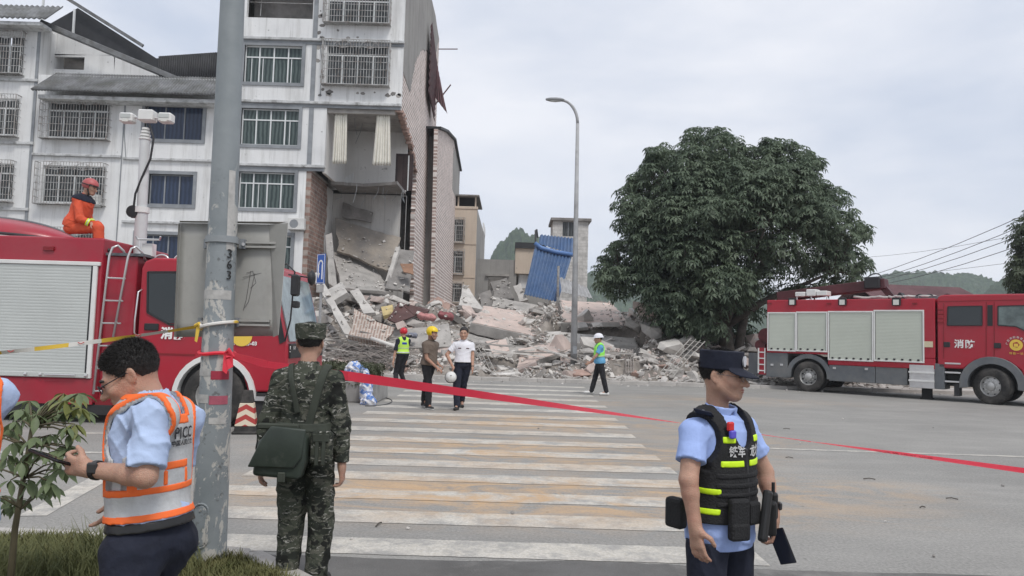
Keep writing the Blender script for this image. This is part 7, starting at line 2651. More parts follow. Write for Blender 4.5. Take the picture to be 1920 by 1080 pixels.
sh = p.short_sleeve(M_camo, 'jacket', hem=.84, loose=.024, amp=.009, seed=13, longs=True)
p.trousers(M_camo, .96, .016, .011, 15, r=(.102, .084, .074))
p.shoes(M_leather)
def capfn(X, Y, Z):
    k0 = np.sqrt((X / .094) ** 2 + ((Y - .014) / .112) ** 2)
    side = (k0 - 1 - .06 * np.clip((Z - .03) / .06, -1, 1)) * .1
    topd = Z - .118 - .012 * np.cos(X * 14) * np.cos(Y * 10)
    d = np.maximum(np.maximum(side, topd), .022 - Z)
    brim = np.sqrt((X / .088) ** 2 + ((Y + .07) / .118) ** 2) - 1
    db = np.maximum(np.maximum(brim * .09, np.abs(Z - .034 - .9 * (Y + .11) * .35) - .004), Y + .06)
    return np.minimum(d, db) + .0016 * np.sin(X * 70 + Z * 50) * np.sin(Y * 66)
p.local_surf('field_cap', capfn, (-.14, -.22, -.04), (.14, .15, .16), .005, M_camo)
bl = p.shell('belt', .046, rbox(-1, 1, 1.035, 1.085), M_olive, thick=.022)
def strap(a, b_, w=.03):
    a, b_ = np.array(a), np.array(b_)
    d = (b_ - a) / np.linalg.norm(b_ - a)
    nn = np.array([-d[1], d[0]])
    def fn(x, y, z):
        u = (x - a[0]) * d[0] + (z - a[1]) * d[1]
        vv = (x - a[0]) * nn[0] + (z - a[1]) * nn[1]
        return np.maximum(np.maximum(np.abs(vv) - w / 2, np.maximum(-u, u - np.linalg.norm(b_ - a))), -y)
    return fn
p.shell('shoulder_strap', .042, strap((-.135, 1.46), (-.03, .98), .048), M_olive, thick=.02)
p.shell('shoulder_strap', .041, strap((.10, 1.46), (.02, 1.15), .036), M_olive, thick=.02)
# satchel on the left hip: body, flap, strap keeper
sc_, rt_ = p.sc, p.root
bag = thing('satchel', 'olive rubberised satchel hanging at the soldier left hip', 'bag', (X0 + f(545, 830)[0], 4.75 - .20, f(545, 880)[2]))
def wedge(b_, w0, w1, h, d0, d1):
    pass
bl_ = MB()
bw, bh, bd = .30, .26, .10
bl_.prism([(-.155, .0), (.13, -.02), (.165, .10), (.16, .24), (-.05, .28), (-.13, .20)], -.05, .06, 'y')
bl_.build('bag_body', M_bag, bag, bevel=.025, seg=3, smooth=True)
fl_ = MB()
fl_.prism([(-.175, .055), (.10, .055), (.145, .12), (.165, .285), (-.045, .30), (-.10, .22)], -.072, -.052, 'y')
fl_.build('bag_flap', M_bag, bag, bevel=.012, seg=2, smooth=True)
MB().box((.03, -.066, .0), (.045, .02, .06)).build('bag_buckle', M_olive, bag, bevel=.006)
MB().box((-.02, .0, .29), (.25, .04, .035)).build('bag_hanger', M_olive, bag, bevel=.008)
pc = MB().box((0, 0, 0), (.13, .07, .19)).build('hip_pouch', M_camo, p.root, bevel=.02, seg=2)
pc.location = (f(618, 828)[0], -.19, f(618, 830)[2])
MB().box((.0, -.04, .06), (.10, .015, .05)).build('pouch_flap', M_olive, pc, bevel=.006)
for x in (-.02, .02):
    MB().box((x, -.04, 0), (.02, .012, .2)).build('pouch_strap', M_olive, pc)

# ---------------------------------------------------------------- police officer, near right
f, X0 = at_px(1352, 3.1)
M_vest = mat('black_tactical_nylon', (0.014, 0.014, 0.015), .75, .3, 9, bump=.3, bscale=120)
p = officer = Person('police officer in black tactical vest and navy cap turned to the right', (X0, 3.1, 0), .925, rad(37), 0.0, (rad(19), rad(3), rad(0)),
                     dict(elr=f(1291, 900, -.16), wrr=f(1303, 985, -.18), ell=f(1434, 885, .12), wrl=f(1450, 964, .05)), res=.0055, headc=f(1356, 704, -.01), hs=.91, bulk=.86)
p.hand('r', (.12, -.08, -1), (.7, .6, 0), (.6, -.8, 0), (.25, .4, .3))
p.hand('l', (.10, -.12, -1), (-.8, .5, 0), (-.5, -.85, 0), (.55, .8, .5), .6)
p.body(); p.facebits(); p.hair(low=.85, thick=.002)
p.short_sleeve(M_polblue, hem=.865, cut=.62, loose=.014, amp=.008, seed=23)
p.trousers(M_navy_cloth, .90, .004, .005, 25, r=(.092, .076, .066))
p.shoes(M_leather)
glasses(p, mat('thin_steel_frame', (0.12, 0.12, 0.13), .3, metal=.5), .0011)
def pcap(X, Y, Z):
    k0 = np.sqrt((X / .087) ** 2 + ((Y - .014) / .105) ** 2)
    lean_ = .03 * np.clip((Z - .02) / .09, 0, 1)
    side = (k0 - 1 - lean_) * .1
    topd = Z - .122 + .10 * np.clip(Y + .02, 0, 1) * .2
    d = np.maximum(np.maximum(side, topd), .030 - Z)
    brim = np.sqrt((X / .083) ** 2 + ((Y + .075) / .098) ** 2) - 1
    db = np.maximum(np.maximum(brim * .09, np.abs(Z - .034 - (Y + .10) * .42 - X * X * -3.5) - .0045), Y + .05)
    return np.minimum(d, db)
cap_ = p.local_surf('police_cap', pcap, (-.14, -.24, -.06), (.14, .16, .16), .0045, M_navy_cloth)
RH = Matrix([list(r_) for r_ in p.Rh])
bd_ = MB()
bd_.lathe([(.001, -.004), (.018, -.004), (.016, .003), (.001, .005)], (0, 0, 0), 16, 'y')
bo_ = bd_.build('cap_badge', mat('badge_silver', (0.66, 0.67, 0.70), .35, metal=.3), cap_)
bo_.location = Vector(p.H((0, -.0985, .078)))
bo_.rotation_euler = RH.to_euler()
bo_.scale = (1.0, 1, 1.25)
def tvest(x, y, z):
    arm = .102 - np.sqrt((np.abs(x) - .225) ** 2 + .5 * (z - 1.34) ** 2)
    neck = np.where(y < 0, .082 - np.sqrt(x ** 2 + .22 * (z - 1.47) ** 2), .085 - np.sqrt(x ** 2 + 1.2 * (z - 1.47) ** 2))
    side = np.where(z > 1.20, np.maximum(np.abs(x) - .150, arm), -1)
    return np.maximum(np.maximum(side, neck), np.maximum(.985 - z, z - 1.50)) + 0 * y
v = p.shell('tactical_vest', .038, tvest, M_vest, thick=.03, amp=.002)
p.shell('zip_line', .041, rbox(-.006, .006, .99, 1.30, -1), mat('zip_black', (0.03, 0.03, 0.032), .4), v, thick=.02)
for (x0, x1, z0, z1) in ((-.118, -.062, 1.322, 1.350), (.062, .118, 1.322, 1.350), (-.125, -.018, 1.222, 1.248), (.018, .125, 1.222, 1.248)):
    p.shell('lime_strip', .042, rbox(x0, x1, z0, z1, -1), M_lime, v, thick=.02)
def sidebox(x0, z0, z1, y0, y1):
    def fn(x, y, z):
        return np.maximum(np.maximum(z0 - z, z - z1), np.maximum(np.maximum(y0 - y, y - y1), x - x0))
    return fn
for z in (1.118, 1.035):
    p.shell('lime_strip', .042, sidebox(-.08, z - .013, z + .013, -.10, .06), M_lime, v, thick=.02)
for z in (1.185, 1.145, 1.105, 1.065):
    p.shell('webbing_row', .0415, rbox(-.14, .14, z - .011, z + .011, -1), M_vest, v, thick=.02)
fx = lambda x, z, o=.0: Vector(p.U((x, -.112 - .047 - o + .45 * x * x, z)))
for (x, tx_, ry) in ((-.070, '铁军', -.30), (.072, '龙城', .30)):
    TR = axes(Vector(p.Ru @ rotz(ry) @ np.array((1, 0, 0))), Vector(p.Ru @ np.array((0, 0, 1))))
    wrapon(text('vest_lettering', tx_, .050, mat('grey_print', (0.55, 0.55, 0.54), .5), v, fx(x, 1.286, .02), TR, .0, bold=.0012), v)
def pouch(name, x, z, size, o=.03, ry=0.0, m=None, tilt=0.0):
    R_ = Matrix([list(r_) for r_ in (p.Ru @ rotz(ry) @ roty(tilt))])
    bx = MB().box((0, 0, 0), size, R_)
    ob = bx.build(name, m or M_vest, v, bevel=.012, seg=2)
    ob.location = Vector(p.U((x, -.112 - .047 - o + .5 * x * x, z)))
    return ob
pouch('magazine_pouch', -.085, 1.035, (.085, .034, .12), .004, -.35)
pouch('magazine_pouch', -.085, .965, (.085, .04, .07), .005, -.35)
pouch('utility_pouch', .01, 1.03, (.07, .03, .09), .004)
pouch('torch', .052, 1.02, (.036, .036, .20), .035, .2, M_leather, .28)
pouch('holster', .112, 1.0, (.042, .055, .14), .02, .6, M_leather, -.1)
pouch('radio', .135, 1.05, (.03, .03, .11), .03, .6, M_leather)
ra = MB().tube([(0, 0, 0), (0, 0, .055)], .007, 8).build('radio_aerial', M_leather, v)
ra.location = Vector(p.U((.135, -.175, 1.09)))
bp = MB().box((0, 0, 0), (.05, .085, .12), Matrix([list(r_) for r_ in p.Ru])).build('hip_pouch', M_vest, p.root, bevel=.015, seg=2)
bp.location = Vector(p.U((-.205, .075, 1.01)))
# shoulder rank slide, warning light, chest number
ep = MB().box((0, 0, 0), (.05, .075, .008), Matrix([list(r_) for r_ in (p.Ru @ roty(.42) @ rotz(.4))])).build('rank_slide', M_navy_cloth, p.root, bevel=.003)
ep.location = Vector(p.U((-.165, -.035, 1.448)))
MB().box((0, -.005, .0052), (.03, .008, .003), Matrix([list(r_) for r_ in (p.Ru @ roty(.42) @ rotz(.4))])).build('rank_bar', MATS['badge_silver'], ep)
wl_ = MB().box((0, 0, 0), (.03, .02, .036), Matrix([list(r_) for r_ in p.Ru])).build('shoulder_warning_lamp', mat('warning_lamp_red', (0.60, 0.03, 0.03), .25), v, bevel=.005)
wl_.location = Vector(p.U((-.092, -.118, 1.395)))
wb = MB().box((0, 0, 0), (.03, .02, .032), Matrix([list(r_) for r_ in p.Ru])).build('shoulder_warning_lamp', mat('warning_lamp_blue', (0.12, 0.10, 0.55), .25), v, bevel=.005)
wb.location = Vector(p.U((-.090, -.128, 1.362)))
wo, wc, wd = watch(p, 'l')
MB().box(wc + Vector((.026, -.018, .006)), (.016, .03, .032)).build('watch_case', M_watch, wo, bevel=.005)
hp = Vector(p.root.location) + Vector(p.j['hal'])
phone('black phone hanging in the police officer left hand', hp + Vector((.012, -.035, -.035)), (.34, -.12, -.9), (-.75, -.65, 0.1), size=(.072, .145, .01))

# ---------------------------------------------------------------- people by the heap
f, X0 = at_px(864, 16.4)
p = Person('man in white uniform shirt and dark trousers walking with a white helmet', (X0, 16.4, 0), 1.03, rad(6), 0.0, (rad(-8), rad(6), 0),
           dict(elr=f(838, 665, -.06), wrr=f(850, 690, -.22), ell=f(886, 664, 0), wrl=f(886, 690, -.12), anr=f(857, 757, -.2), knr=f(856, 726, -.12), anl=f(866, 748, .35), knl=f(869, 720, .1)), res=.010, hs=1.10)
p.j['anr'][2], p.j['anl'][2] = .09, .16
p.j['tor'], p.j['tol'] = p.j['anr'] + np.array([-.03, -.17, -.06]), p.j['anl'] + np.array([.03, -.15, -.12])
p.hand('r', (-.2, -.6, -.8), (1, 0, 0), (0, -1, .3)); p.hand('l', (.1, -.1, -1), (-1, 0, 0), (0, -1, 0), (.5, .6, .5))
p.body(); p.facebits(); p.hair()
p.short_sleeve(M_whiteshirt, hem=.99, cut=.66, loose=.02, amp=.006, seed=33)
p.trousers(M_navy_cloth, 1.02, .012, .008, 35); p.shoes(M_leather)
p.shell('belt', .022, rbox(-1, 1, .985, 1.02), M_leather)
for x in (-.085, .085):
    p.shell('chest_badge', .028, rbox(x - .035, x + .035, 1.275, 1.298, -1), mat('dark_badge', (0.08, 0.03, 0.035), .5), p.shirt, thick=.02)
    eb = MB().box((0, 0, 0), (.11, .05, .012)).build('epaulette', M_navy_cloth, p.shirt, bevel=.004)
    eb.location = Vector(p.U((x * 1.7, .0, 1.447))); eb.rotation_euler = (0, (.38 if x > 0 else -.38), rad(6))
wo, wc, wd = watch(p, 'l')
hh = thing('safety_helmet', 'white and black helmet carried between the two walking men', 'helmet', Vector((X0, 16.4, 0)) + Vector(p.j['har']) + Vector((-.02, -.05, -.12)))
V_ = MB().lathe([(.02, .115), (.075, .10), (.115, .05), (.125, -.02), (.12, -.06), (.108, -.062), (.11, -.02), (.1, .04), (.06, .09), (.02, .1)], (0, 0, 0), 20, 'z').build('helmet_shell', M_wtrim, hh, smooth=True)
V_.rotation_euler = (rad(70), rad(15), 0)
V2 = MB().lathe([(.126, -.03), (.13, -.01), (.122, .012), (.118, -.02)], (0, 0, 0), 20, 'z').build('helmet_band', M_black, hh, smooth=True)
V2.rotation_euler = (rad(70), rad(15), 0)

f, X0 = at_px(800, 16.3)
M_brown = mat('dusty_brown_shirt', (0.135, 0.105, 0.085), .9, .2, 5)
p = Person('man in brown shirt and yellow rescue helmet reaching out to his right', (X0, 16.3, 0), 1.02, rad(52), rad(5), (rad(14), rad(8), 0),
           dict(elr=f(800, 672, -.2), wrr=f(820, 690, -.34), ell=f(812, 668, .12), wrl=f(822, 683, -.02), anl=f(795, 750, .25), knl=f(798, 722, .1), anr=f(803, 757, -.12), knr=f(804, 726, -.1)), res=.010, skin=M_skin2, hs=1.08)
p.j['anr'][2], p.j['anl'][2] = .09, .17
p.j['tor'], p.j['tol'] = p.j['anr'] + np.array([.10, -.14, -.06]), p.j['anl'] + np.array([.10, -.12, -.13])
p.hand('r', (.8, -.3, -.5), (.2, .2, -1), (0, -1, 0)); p.hand('l', (.8, -.2, -.5), (0, 0, -1), (0, -1, 0))
p.body(); p.facebits(); p.hair()
p.short_sleeve(M_brown, hem=.93, cut=.66, loose=.026, amp=.009, seed=43)
p.trousers(M_black_cloth, 1.0, .014, .008, 45); p.shoes(M_leather, M_wtrim)
helmet(p, mat('yellow_helmet', (0.78, 0.56, 0.02), .35), cut=-.055, ridge=0)
MB().tube([Vector(p.H((.085, -.03, -.05))), Vector(p.H((.05, -.06, -.105))), Vector(p.H((0, -.07, -.12))), Vector(p.H((-.05, -.06, -.105))), Vector(p.H((-.085, -.03, -.05)))], .008, 6).build('chin_strap', M_black, p.root)

f, X0 = at_px(750, 23.0)
M_hiviz = mat('lime_vest', (0.50, 0.78, 0.10), .65, .06, 5)
p = Person('rescuer in lime vest and red helmet walking away to the left', (X0, 23.0, 0), 1.02, rad(205), 0.0, (rad(10), 0, 0),
           dict(ell=f(740, 665, -.1), wrl=f(737, 680, -.15), elr=f(760, 660, .1), wrr=f(762, 676, .05), anl=f(743, 716, -.15), knl=f(742, 700, .05), anr=f(757, 714, .1), knr=f(752, 699, .12)), res=.011, hs=1.08)
p.j['anr'][2], p.j['anl'][2] = .14, .09
p.j['tor'], p.j['tol'] = p.j['anr'] + np.array([-.06, .14, -.09]), p.j['anl'] + np.array([-.15, .06, -.06])
p.hand('r', (0, 0, -1), (-1, 0, 0), (0, 1, 0)); p.hand('l', (0, 0, -1), (1, 0, 0), (0, 1, 0))
p.body(); p.hair()
p.short_sleeve(M_navy_cloth, hem=.93, cut=.7, loose=.016, amp=.005, seed=53)
p.trousers(M_black_cloth, 1.0, .014, .008, 55); p.shoes(M_leather, M_wtrim)
def hv(x, y, z):
    arm = .095 - np.sqrt((np.abs(x) - .225) ** 2 + .5 * (z - 1.33) ** 2)
    nk = .062 - np.sqrt(x ** 2 + .3 * (z - 1.47) ** 2)
    return np.maximum(np.maximum(np.where(z > 1.18, arm, -1), nk), np.maximum(.97 - z, z - 1.5)) + 0 * y
v = p.shell('hi_vis_vest', .034, hv, M_hiviz, thick=.02)
p.shell('reflective_band', .040, rbox(-1, 1, .985, 1.02), M_silver, v, thick=.02)
p.shell('reflective_band', .040, rbox(-1, 1, 1.12, 1.14, 0), M_silver, v, thick=.02)
p.shell('printed_block', .041, rbox(-.075, .075, 1.24, 1.31, 1), mat('blue_print', (0.02, 0.06, 0.35), .6), v, thick=.02)
helmet(p, mat('red_helmet', (0.55, 0.02, 0.035), .35), cut=-.035)

f, X0 = at_px(1122, 21.6)
p = Person('worker in white hard hat, lime vest and blue shirt striding left', (X0, 21.6, 0), 1.01, rad(-82), rad(4), (rad(0), rad(6), 0),
           dict(ell=f(1117, 668, -.2), wrl=f(1106, 680, -.14), elr=f(1126, 662, .2), wrr=f(1114, 676, .22), anl=f(1137, 731, -.1), knl=f(1131, 708, -.1), anr=f(1109, 728, .1), knr=f(1117, 704, .1)), res=.011, hs=1.08)
p.j['anl'][2], p.j['anr'][2] = .12, .10
p.j['tol'], p.j['tor'] = p.j['anl'] + np.array([-.15, 0, -.08]), p.j['anr'] + np.array([-.16, 0, -.04])
p.hand('l', (-.8, 0, -.4), (0, 1, 0), (0, 0, 1), (.5, .6, .5)); p.hand('r', (-.8, 0, -.5), (0, -1, 0), (0, 0, 1))
p.body(); p.facebits(); p.hair()
p.short_sleeve(mat('sky_blue_shirt', (0.12, 0.34, 0.55), .8, .08, 5), hem=.90, cut=.66, loose=.022, amp=.006, seed=63)
p.trousers(M_black_cloth, 1.0, .014, .008, 65); p.shoes(M_wtrim)
v = p.shell('hi_vis_vest', .040, lambda x, y, z: np.maximum(hv(x, y, z), 1.08 - z), mat('green_lime_vest', (0.32, 0.82, 0.12), .65, .06, 5), thick=.02)
p.shell('reflective_band', .044, rbox(-1, 1, 1.09, 1.12), M_silver, v, thick=.02)
helmet(p, M_whiteshirt, (.108, .126, .10), .05, .03, .028, name='hard_hat', faceopen=False)

# ---------------------------------------------------------------- firefighter sitting on the truck
f, X0 = at_px(116, LY + .3)
zb_ = f(150, 432)[2]
M_turn = mat('orange_turnout_suit', (0.60, 0.085, 0.035), .75, .12, 4)
p = Person('firefighter in orange suit and red helmet sitting on the left truck', (X0, LY + .3, zb_ - .92), 1.06, rad(88), rad(17), (rad(0), rad(16), 0),
           dict(), res=.009)
pz = zb_ - .92
F3 = lambda a, b_, y=0.0: np.array(f(a, b_, y)) - np.array([0, 0, pz])
p.j.update(elr=F3(150, 410, -.24), wrr=F3(170, 419, -.18), ell=F3(165, 408, .2), wrl=F3(174, 420, .1), hpr=F3(132, 428, -.10), hpl=F3(132, 426, .10), knr=F3(184, 427, -.12), knl=F3(182, 424, .12),
           anr=F3(187, 464, -.12), anl=F3(186, 464, .12), tor=F3(201, 470, -.12), tol=F3(199, 470, .12))
p.hand('r', (.8, .1, -.5), (.3, .3, -1), (0, -1, 0), (.4, .6, .4)); p.hand('l', (.8, -.1, -.5), (0, 0, -1), (0, -1, 0))
p.body(); p.facebits(); p.hair()
p.short_sleeve(M_turn, 'jacket', hem=.90, loose=.028, amp=.009, seed=73, longs=True)
c, j = p.sc, p.j
P = [El(p.Rb @ np.array((0, 0, .935)) * c, np.array((.175, .14, .10)) * c, p.Rb, .04)]
for sd in 'lr':
    P += [Cp(j['hp' + sd], j['kn' + sd], .098 * c, .084 * c, .035), Cp(j['kn' + sd], j['an' + sd], .082 * c, .075 * c, .03)]
D, lo, ax = field(P, p.res)
X, Y, Z = grid3(ax)
D = D + folds(X, Y, Z, .008, 75, .6)
V, F = nets(D, lo, p.res)
tr2 = p.part('trousers', V, F, M_turn)
for sd in 'lr':
    for (a, b_, t, m, e, par) in ((j['kn' + sd], j['an' + sd], .72, M_lime, .088, tr2), (j['el' + sd], j['wr' + sd], .62, M_lime, .062, p.shirt)):
        for dt, mm2 in ((0, M_lime), (.10, M_silver), (.18, M_lime)):
            q0 = a + (b_ - a) * (t + dt)
            q1 = a + (b_ - a) * (t + dt + .085)
            MB().cyl(q0, q1, e * c, n=18).build('reflective_cuff', mm2, par, smooth=False)
yk = p.shell('navy_yoke', .034, lambda x, y, z: np.maximum(1.36 - z, z - 1.47) + 0 * y + 0 * x, M_navy_cloth, p.shirt, thick=.02)
p.shell('lime_strip', .036, rbox(-.13, .13, 1.325, 1.36, 1), M_lime, p.shirt, thick=.02)
p.shell('belt', .04, rbox(-1, 1, 1.0, 1.03), M_turn, p.shirt, thick=.02)
p.shoes(M_leather)
hl = helmet(p, mat('dusty_red_helmet', (0.42, 0.10, 0.10), .45, .15, 6), (.106, .128, .112), .035, -.03)
MB().tube([Vector(p.H((.112 * math.cos(a), .012 + .132 * math.sin(a), .03))) for a in np.linspace(0, 6.283, 25)[:-1]], .009, 6, closed=True).build('helmet_strap', M_black, hl)
MB().tube([Vector(p.H((-.09, -.02, -.03))), Vector(p.H((-.07, -.05, -.10))), Vector(p.H((-.03, -.05, -.17)))], .012, 6).build('chin_strap', M_black, hl)
# ================================================================ the near pole, sign back, tapes and other small things
def pole_mat():
    k = NT('peeling_pole_paint')
    c = k.mix(k.ramp(k.noise(3, 6, .6), [(.3, 0.0), (.7, 1.0)]), (0.20, 0.225, 0.235), (0.29, 0.315, 0.325))
    sep = k.n('SeparateXYZ')
    k.l(k.t.outputs['Object'], sep.inputs[0])
    # more old paper and paint below two and a half metres
    mr = k.n('MapRange')
    mr.inputs['From Min'].default_value = 2.7
    mr.inputs['From Max'].default_value = 2.2
    k.l(sep.outputs[2], mr.inputs['Value'])
    n = k.noise(7, 9, .72, sc=(1, 1, .55), dist=.5)
    old = k.math('MULTIPLY', k.ramp(n, [(.535, 0.0), (.55, 1.0)]), mr.outputs[0])
    c = k.mix(old, c, (0.50, 0.485, 0.45))
    gr = k.math('MULTIPLY', k.ramp(k.noise(20, 6, .7, loc=(3, 3, 3)), [(.58, 0.0), (.66, 1.0)]), mr.outputs[0])
    c = k.mix(k.math('MULTIPLY', gr, .7), c, (0.10, 0.10, 0.10))
    k.l(c, k.b.inputs['Base Color'])
    k.b.inputs['Roughness'].default_value = .6
    k.b.inputs['Metallic'].default_value = .1
    k.bump(n, .4, .006)
    return k.m
M_pole = pole_mat()
pb = W(390, 1062, 5.05)
pole = thing('sign_pole', 'thick grey steel pole with peeling paint standing in the planting bed', 'pole', (pb.x, 5.05, .10))
tp_ = W(436, 0, 5.05)
lean = (tp_.x - pb.x)
PH = tp_.z - .1
def pc(z): return Vector((lean * z / PH, 0, z))
def pr(z): return .113 - .033 * min(z, 6) / PH
MB().tube([pc(0), pc(PH * .5), pc(PH), pc(PH * 1.9)], [pr(0), pr(PH * .5), pr(PH), pr(PH) - .015], 28).build('shaft', M_pole, pole, smooth=True, angle=50)
def pz(py, px=405): return W(px, py, 5.05).z - .1
# collar, access hatch, stickers, number
MB().cyl(pc(pz(456)), pc(pz(444)), pr(2) + .012, n=28).build('collar', mat('pole_collar', (0.27, 0.29, 0.30), .5, .15, 5), pole, angle=40)
hz_ = pz(978, 380)
hatch = []
for a in np.linspace(0, math.pi, 9): hatch.append((.042 * math.cos(a), .09 + .042 * math.sin(a)))
for a in np.linspace(math.pi, 2 * math.pi, 9): hatch.append((.042 * math.cos(a), -.09 + .042 * math.sin(a)))
hp_ = MB().prism([(x + pc(hz_).x - .02, z + hz_) for x, z in hatch], -pr(.3) - .006, -pr(.3) + .05, 'y').build('hatch_cover', M_pole, pole, bevel=.004)
MB().tube([(x * 1.15 + pc(hz_).x - .02, -pr(.3) - .002, z * 1.07 + hz_) for x, z in hatch], .007, 6, closed=True).build('hatch_rim', M_pole, hp_)
for dz in (-.1, .1):
    MB().cyl((pc(hz_).x - .02, -pr(.3) - .014, hz_ + dz), (pc(hz_).x - .02, -pr(.3), hz_ + dz), .008, n=6).build('hatch_bolt', M_chrome, hp_)
def wrap(name, py0, py1, a0, a1, m, e=.002, parent=None):
    z0, z1 = pz(py1), pz(py0)
    b_ = MB()
    n = 14
    for i in range(n + 1):
        a = rad(a0 + (a1 - a0) * i / n)
        for z in (z0, z1):
            c_ = pc(z)
            b_.v.append((c_.x + (pr(z) + e) * math.sin(a), -(pr(z) + e) * math.cos(a), z))
    for i in range(n):
        b_.f.append((2 * i, 2 * i + 2, 2 * i + 3, 2 * i + 1))
    return b_.build(name, m, parent or pole, smooth=True)
M_sred = mat('faded_red_sticker', (0.36, 0.035, 0.06), .6, .2, 14)
M_spink = mat('pink_red_sticker', (0.40, 0.10, 0.14), .6, .2, 14)
M_swhite = mat('dirty_white_sticker', (0.44, 0.43, 0.41), .7, .2, 14)
wrap('sticker', 694, 710, 2, 70, M_sred); wrap('sticker', 690, 704, -75, -1, M_swhite)
wrap('sticker', 740, 756, 0, 68, M_spink); wrap('sticker', 738, 754, -75, -3, M_swhite); wrap('sticker', 780, 792, 2, 62, M_swhite)
wrap('painted_strip', 545, 562, -70, 68, M_swhite, .0015); wrap('painted_strip', 322, 470, 38, 68, M_swhite, .0015)
for i, ch in enumerate('363'):
    z = pz(478 + i * 20, 428)
    a = rad(52)
    text('pole_number', ch, .085, mat('stencil_black', (0.03, 0.03, 0.03), .7), pole, (pc(z).x + (pr(z) + .006) * math.sin(a), -(pr(z) + .006) * math.cos(a), z), axes((math.cos(a), math.sin(a), 0), (0, 0, 1)), .004, sx=1.0)
# ---- back of the big road sign, bolted to the far side of the pole
sy = 5.05 + .16
sg = thing('road_sign', 'grey metal back of a large road sign clamped behind the pole', 'sign', (W(435, 520, sy).x, sy, W(435, 630, sy).z))
M_signback = mat('dull_sign_metal', (0.40, 0.395, 0.37), .6, .10, 2.5, metal=.15, stain=(0.31, 0.30, 0.28), sscale=3.5, sat=(.5, .75))
def S(px, py, y=0.0): return W(px, py, sy + y)
nx_, nz_ = 16, 8
V, F = [], []
for j_ in range(nz_ + 1):
    t = j_ / nz_
    for i in range(nx_ + 1):
        u = i / nx_
        a = S(338 - 8 * t, 418 + 214 * t).lerp(S(521 - 6 * t, 421 + 209 * t), u)
        a.y += .012 * math.sin(u * 5) * math.sin(t * 3)
        V.append(a - Vector(sg.location))
for j_ in range(nz_):
    for i in range(nx_):
        a = j_ * (nx_ + 1) + i
        F.append((a, a + 1, a + nx_ + 2, a + nx_ + 1))
solid(npmesh('sign_plate', V, F, M_signback, sg), .004)
fl_ = MB()
fl_.add([S(505, 421, -.005), S(540, 418, -.10), S(522, 628, -.06), S(512, 632, -.005)], [(0, 1, 2, 3)])
solid(fl_.build('folded_edge', M_signback, sg, local=False), .004)
MB().add([S(338, 417, -.004), S(334, 420, -.05), S(326, 632, -.05), S(330, 632, -.004)], [(0, 1, 2, 3)]).build('folded_edge', M_signback, sg, local=False)
MB().add([S(338, 417, -.004), S(521, 420, -.004), S(540, 416, -.05), S(336, 414, -.05)], [(0, 1, 2, 3)]).build('folded_edge', M_signback, sg, local=False)
for (py, x0, x1) in ((458, 383, 518), (604, 372, 506)):
    r_ = MB()
    for dy in (-5, 3):
        r_.bar(S(x0, py + dy, -.03), S(x1, py + dy + 3, -.03), .03, .014)
    rl_ = r_.build('mounting_rail', M_signback, sg, local=False)
    for xx in (x0 + 6, x1 - 62):
        MB().mm(tuple(S(xx - 7, py + 8, -.07) - Vector((0, .01, 0))), tuple(S(xx + 7, py - 8, -.02))).build('rail_clamp', M_trim, rl_, local=False)
        MB().cyl(S(xx, py, -.10), S(xx, py, -.06), .012, n=6).build('clamp_bolt', M_chrome, rl_, local=False)
# scratched scribbles on the plate
sc = MB()
for pts in (((470, 508), (462, 560), (456, 582)), ((478, 512), (466, 565), (458, 578)), ((462, 512), (474, 508), (480, 530), (470, 540)), ((455, 520), (490, 512))):
    sc.tube([S(x, y, -.012) for x, y in pts], .0016, 4)
sc.build('scratch', mat('scratch_dark', (0.10, 0.10, 0.10), .8), sg, local=False)

# ---- tapes
def ribbon(name, pts, w, twist, m, n=80, sag=0.0, th=.0008):
    """pts: control points; twist: function t -> angle about the tape's run (0 = upright face)"""
    P = []
    seg = len(pts) - 1
    for i in range(n + 1):
        t = i / n * seg
        k_ = min(int(t), seg - 1)
        u = t - k_
        p_ = pts[k_].lerp(pts[k_ + 1], u)
        P.append(p_ - Vector((0, 0, sag * 4 * u * (1 - u))))
    b_ = MB()
    for i in range(n + 1):
        d = (P[min(i + 1, n)] - P[max(i - 1, 0)]).normalized()
        side = d.cross(Vector((0, 0, 1))).normalized()
        up = side.cross(d)
        a = twist(i / n)
        v_ = up * math.cos(a) + side * math.sin(a)
        b_.v += [tuple(P[i] - v_ * w / 2), tuple(P[i] + v_ * w / 2)]
    for i in range(n):
        b_.f.append((2 * i, 2 * i + 2, 2 * i + 3, 2 * i + 1))
    o = b_.build(name, m, fixn=False)
    return o, P
k = NT('red_barrier_tape')
tcol = k.mix(k.ramp(k.noise(2.5, 3, .5), [(.3, 0.0), (.7, 1.0)]), (0.95, 0.06, 0.10), (1.0, 0.10, 0.15))
k.l(tcol, k.b.inputs['Base Color'])
tl_ = k.n('BsdfTranslucent')
k.l(tcol, tl_.inputs['Color'])
mx_ = k.n('MixShader')
mx_.inputs[0].default_value = .45
k.l(k.b.outputs[0], mx_.inputs[1])
k.l(tl_.outputs[0], mx_.inputs[2])
k.l(mx_.outputs[0], k.N['Material Output'].inputs['Surface'])
k.b.inputs['Roughness'].default_value = .35
k.b.inputs['Transmission Weight'].default_value = 0.0
M_rtape = k.m
tpole = Vector((pb.x, 5.05, .1)) + pc(pz(662)) + Vector((.10, -.06, 0))
a1, a2, a3 = W(652, 705, 5.2), W(1275, 793, 4.6), W(1520, 828, 4.4)
a4 = W(1990, 892, 3.6)
ta = thing('barrier_tape', 'red barrier tape stretched from the pole past the officer to the right', 'tape', tpole)
def rib(pts, w, tw, n=70, sag=0):
    o, P = ribbon('tape_run', pts, w, tw, M_rtape, n, sag)
    o.data.transform(Matrix.Translation(-Vector(ta.location)))
    o.parent = ta
    RM[o.name] = RM[ta.name]
    return o, P
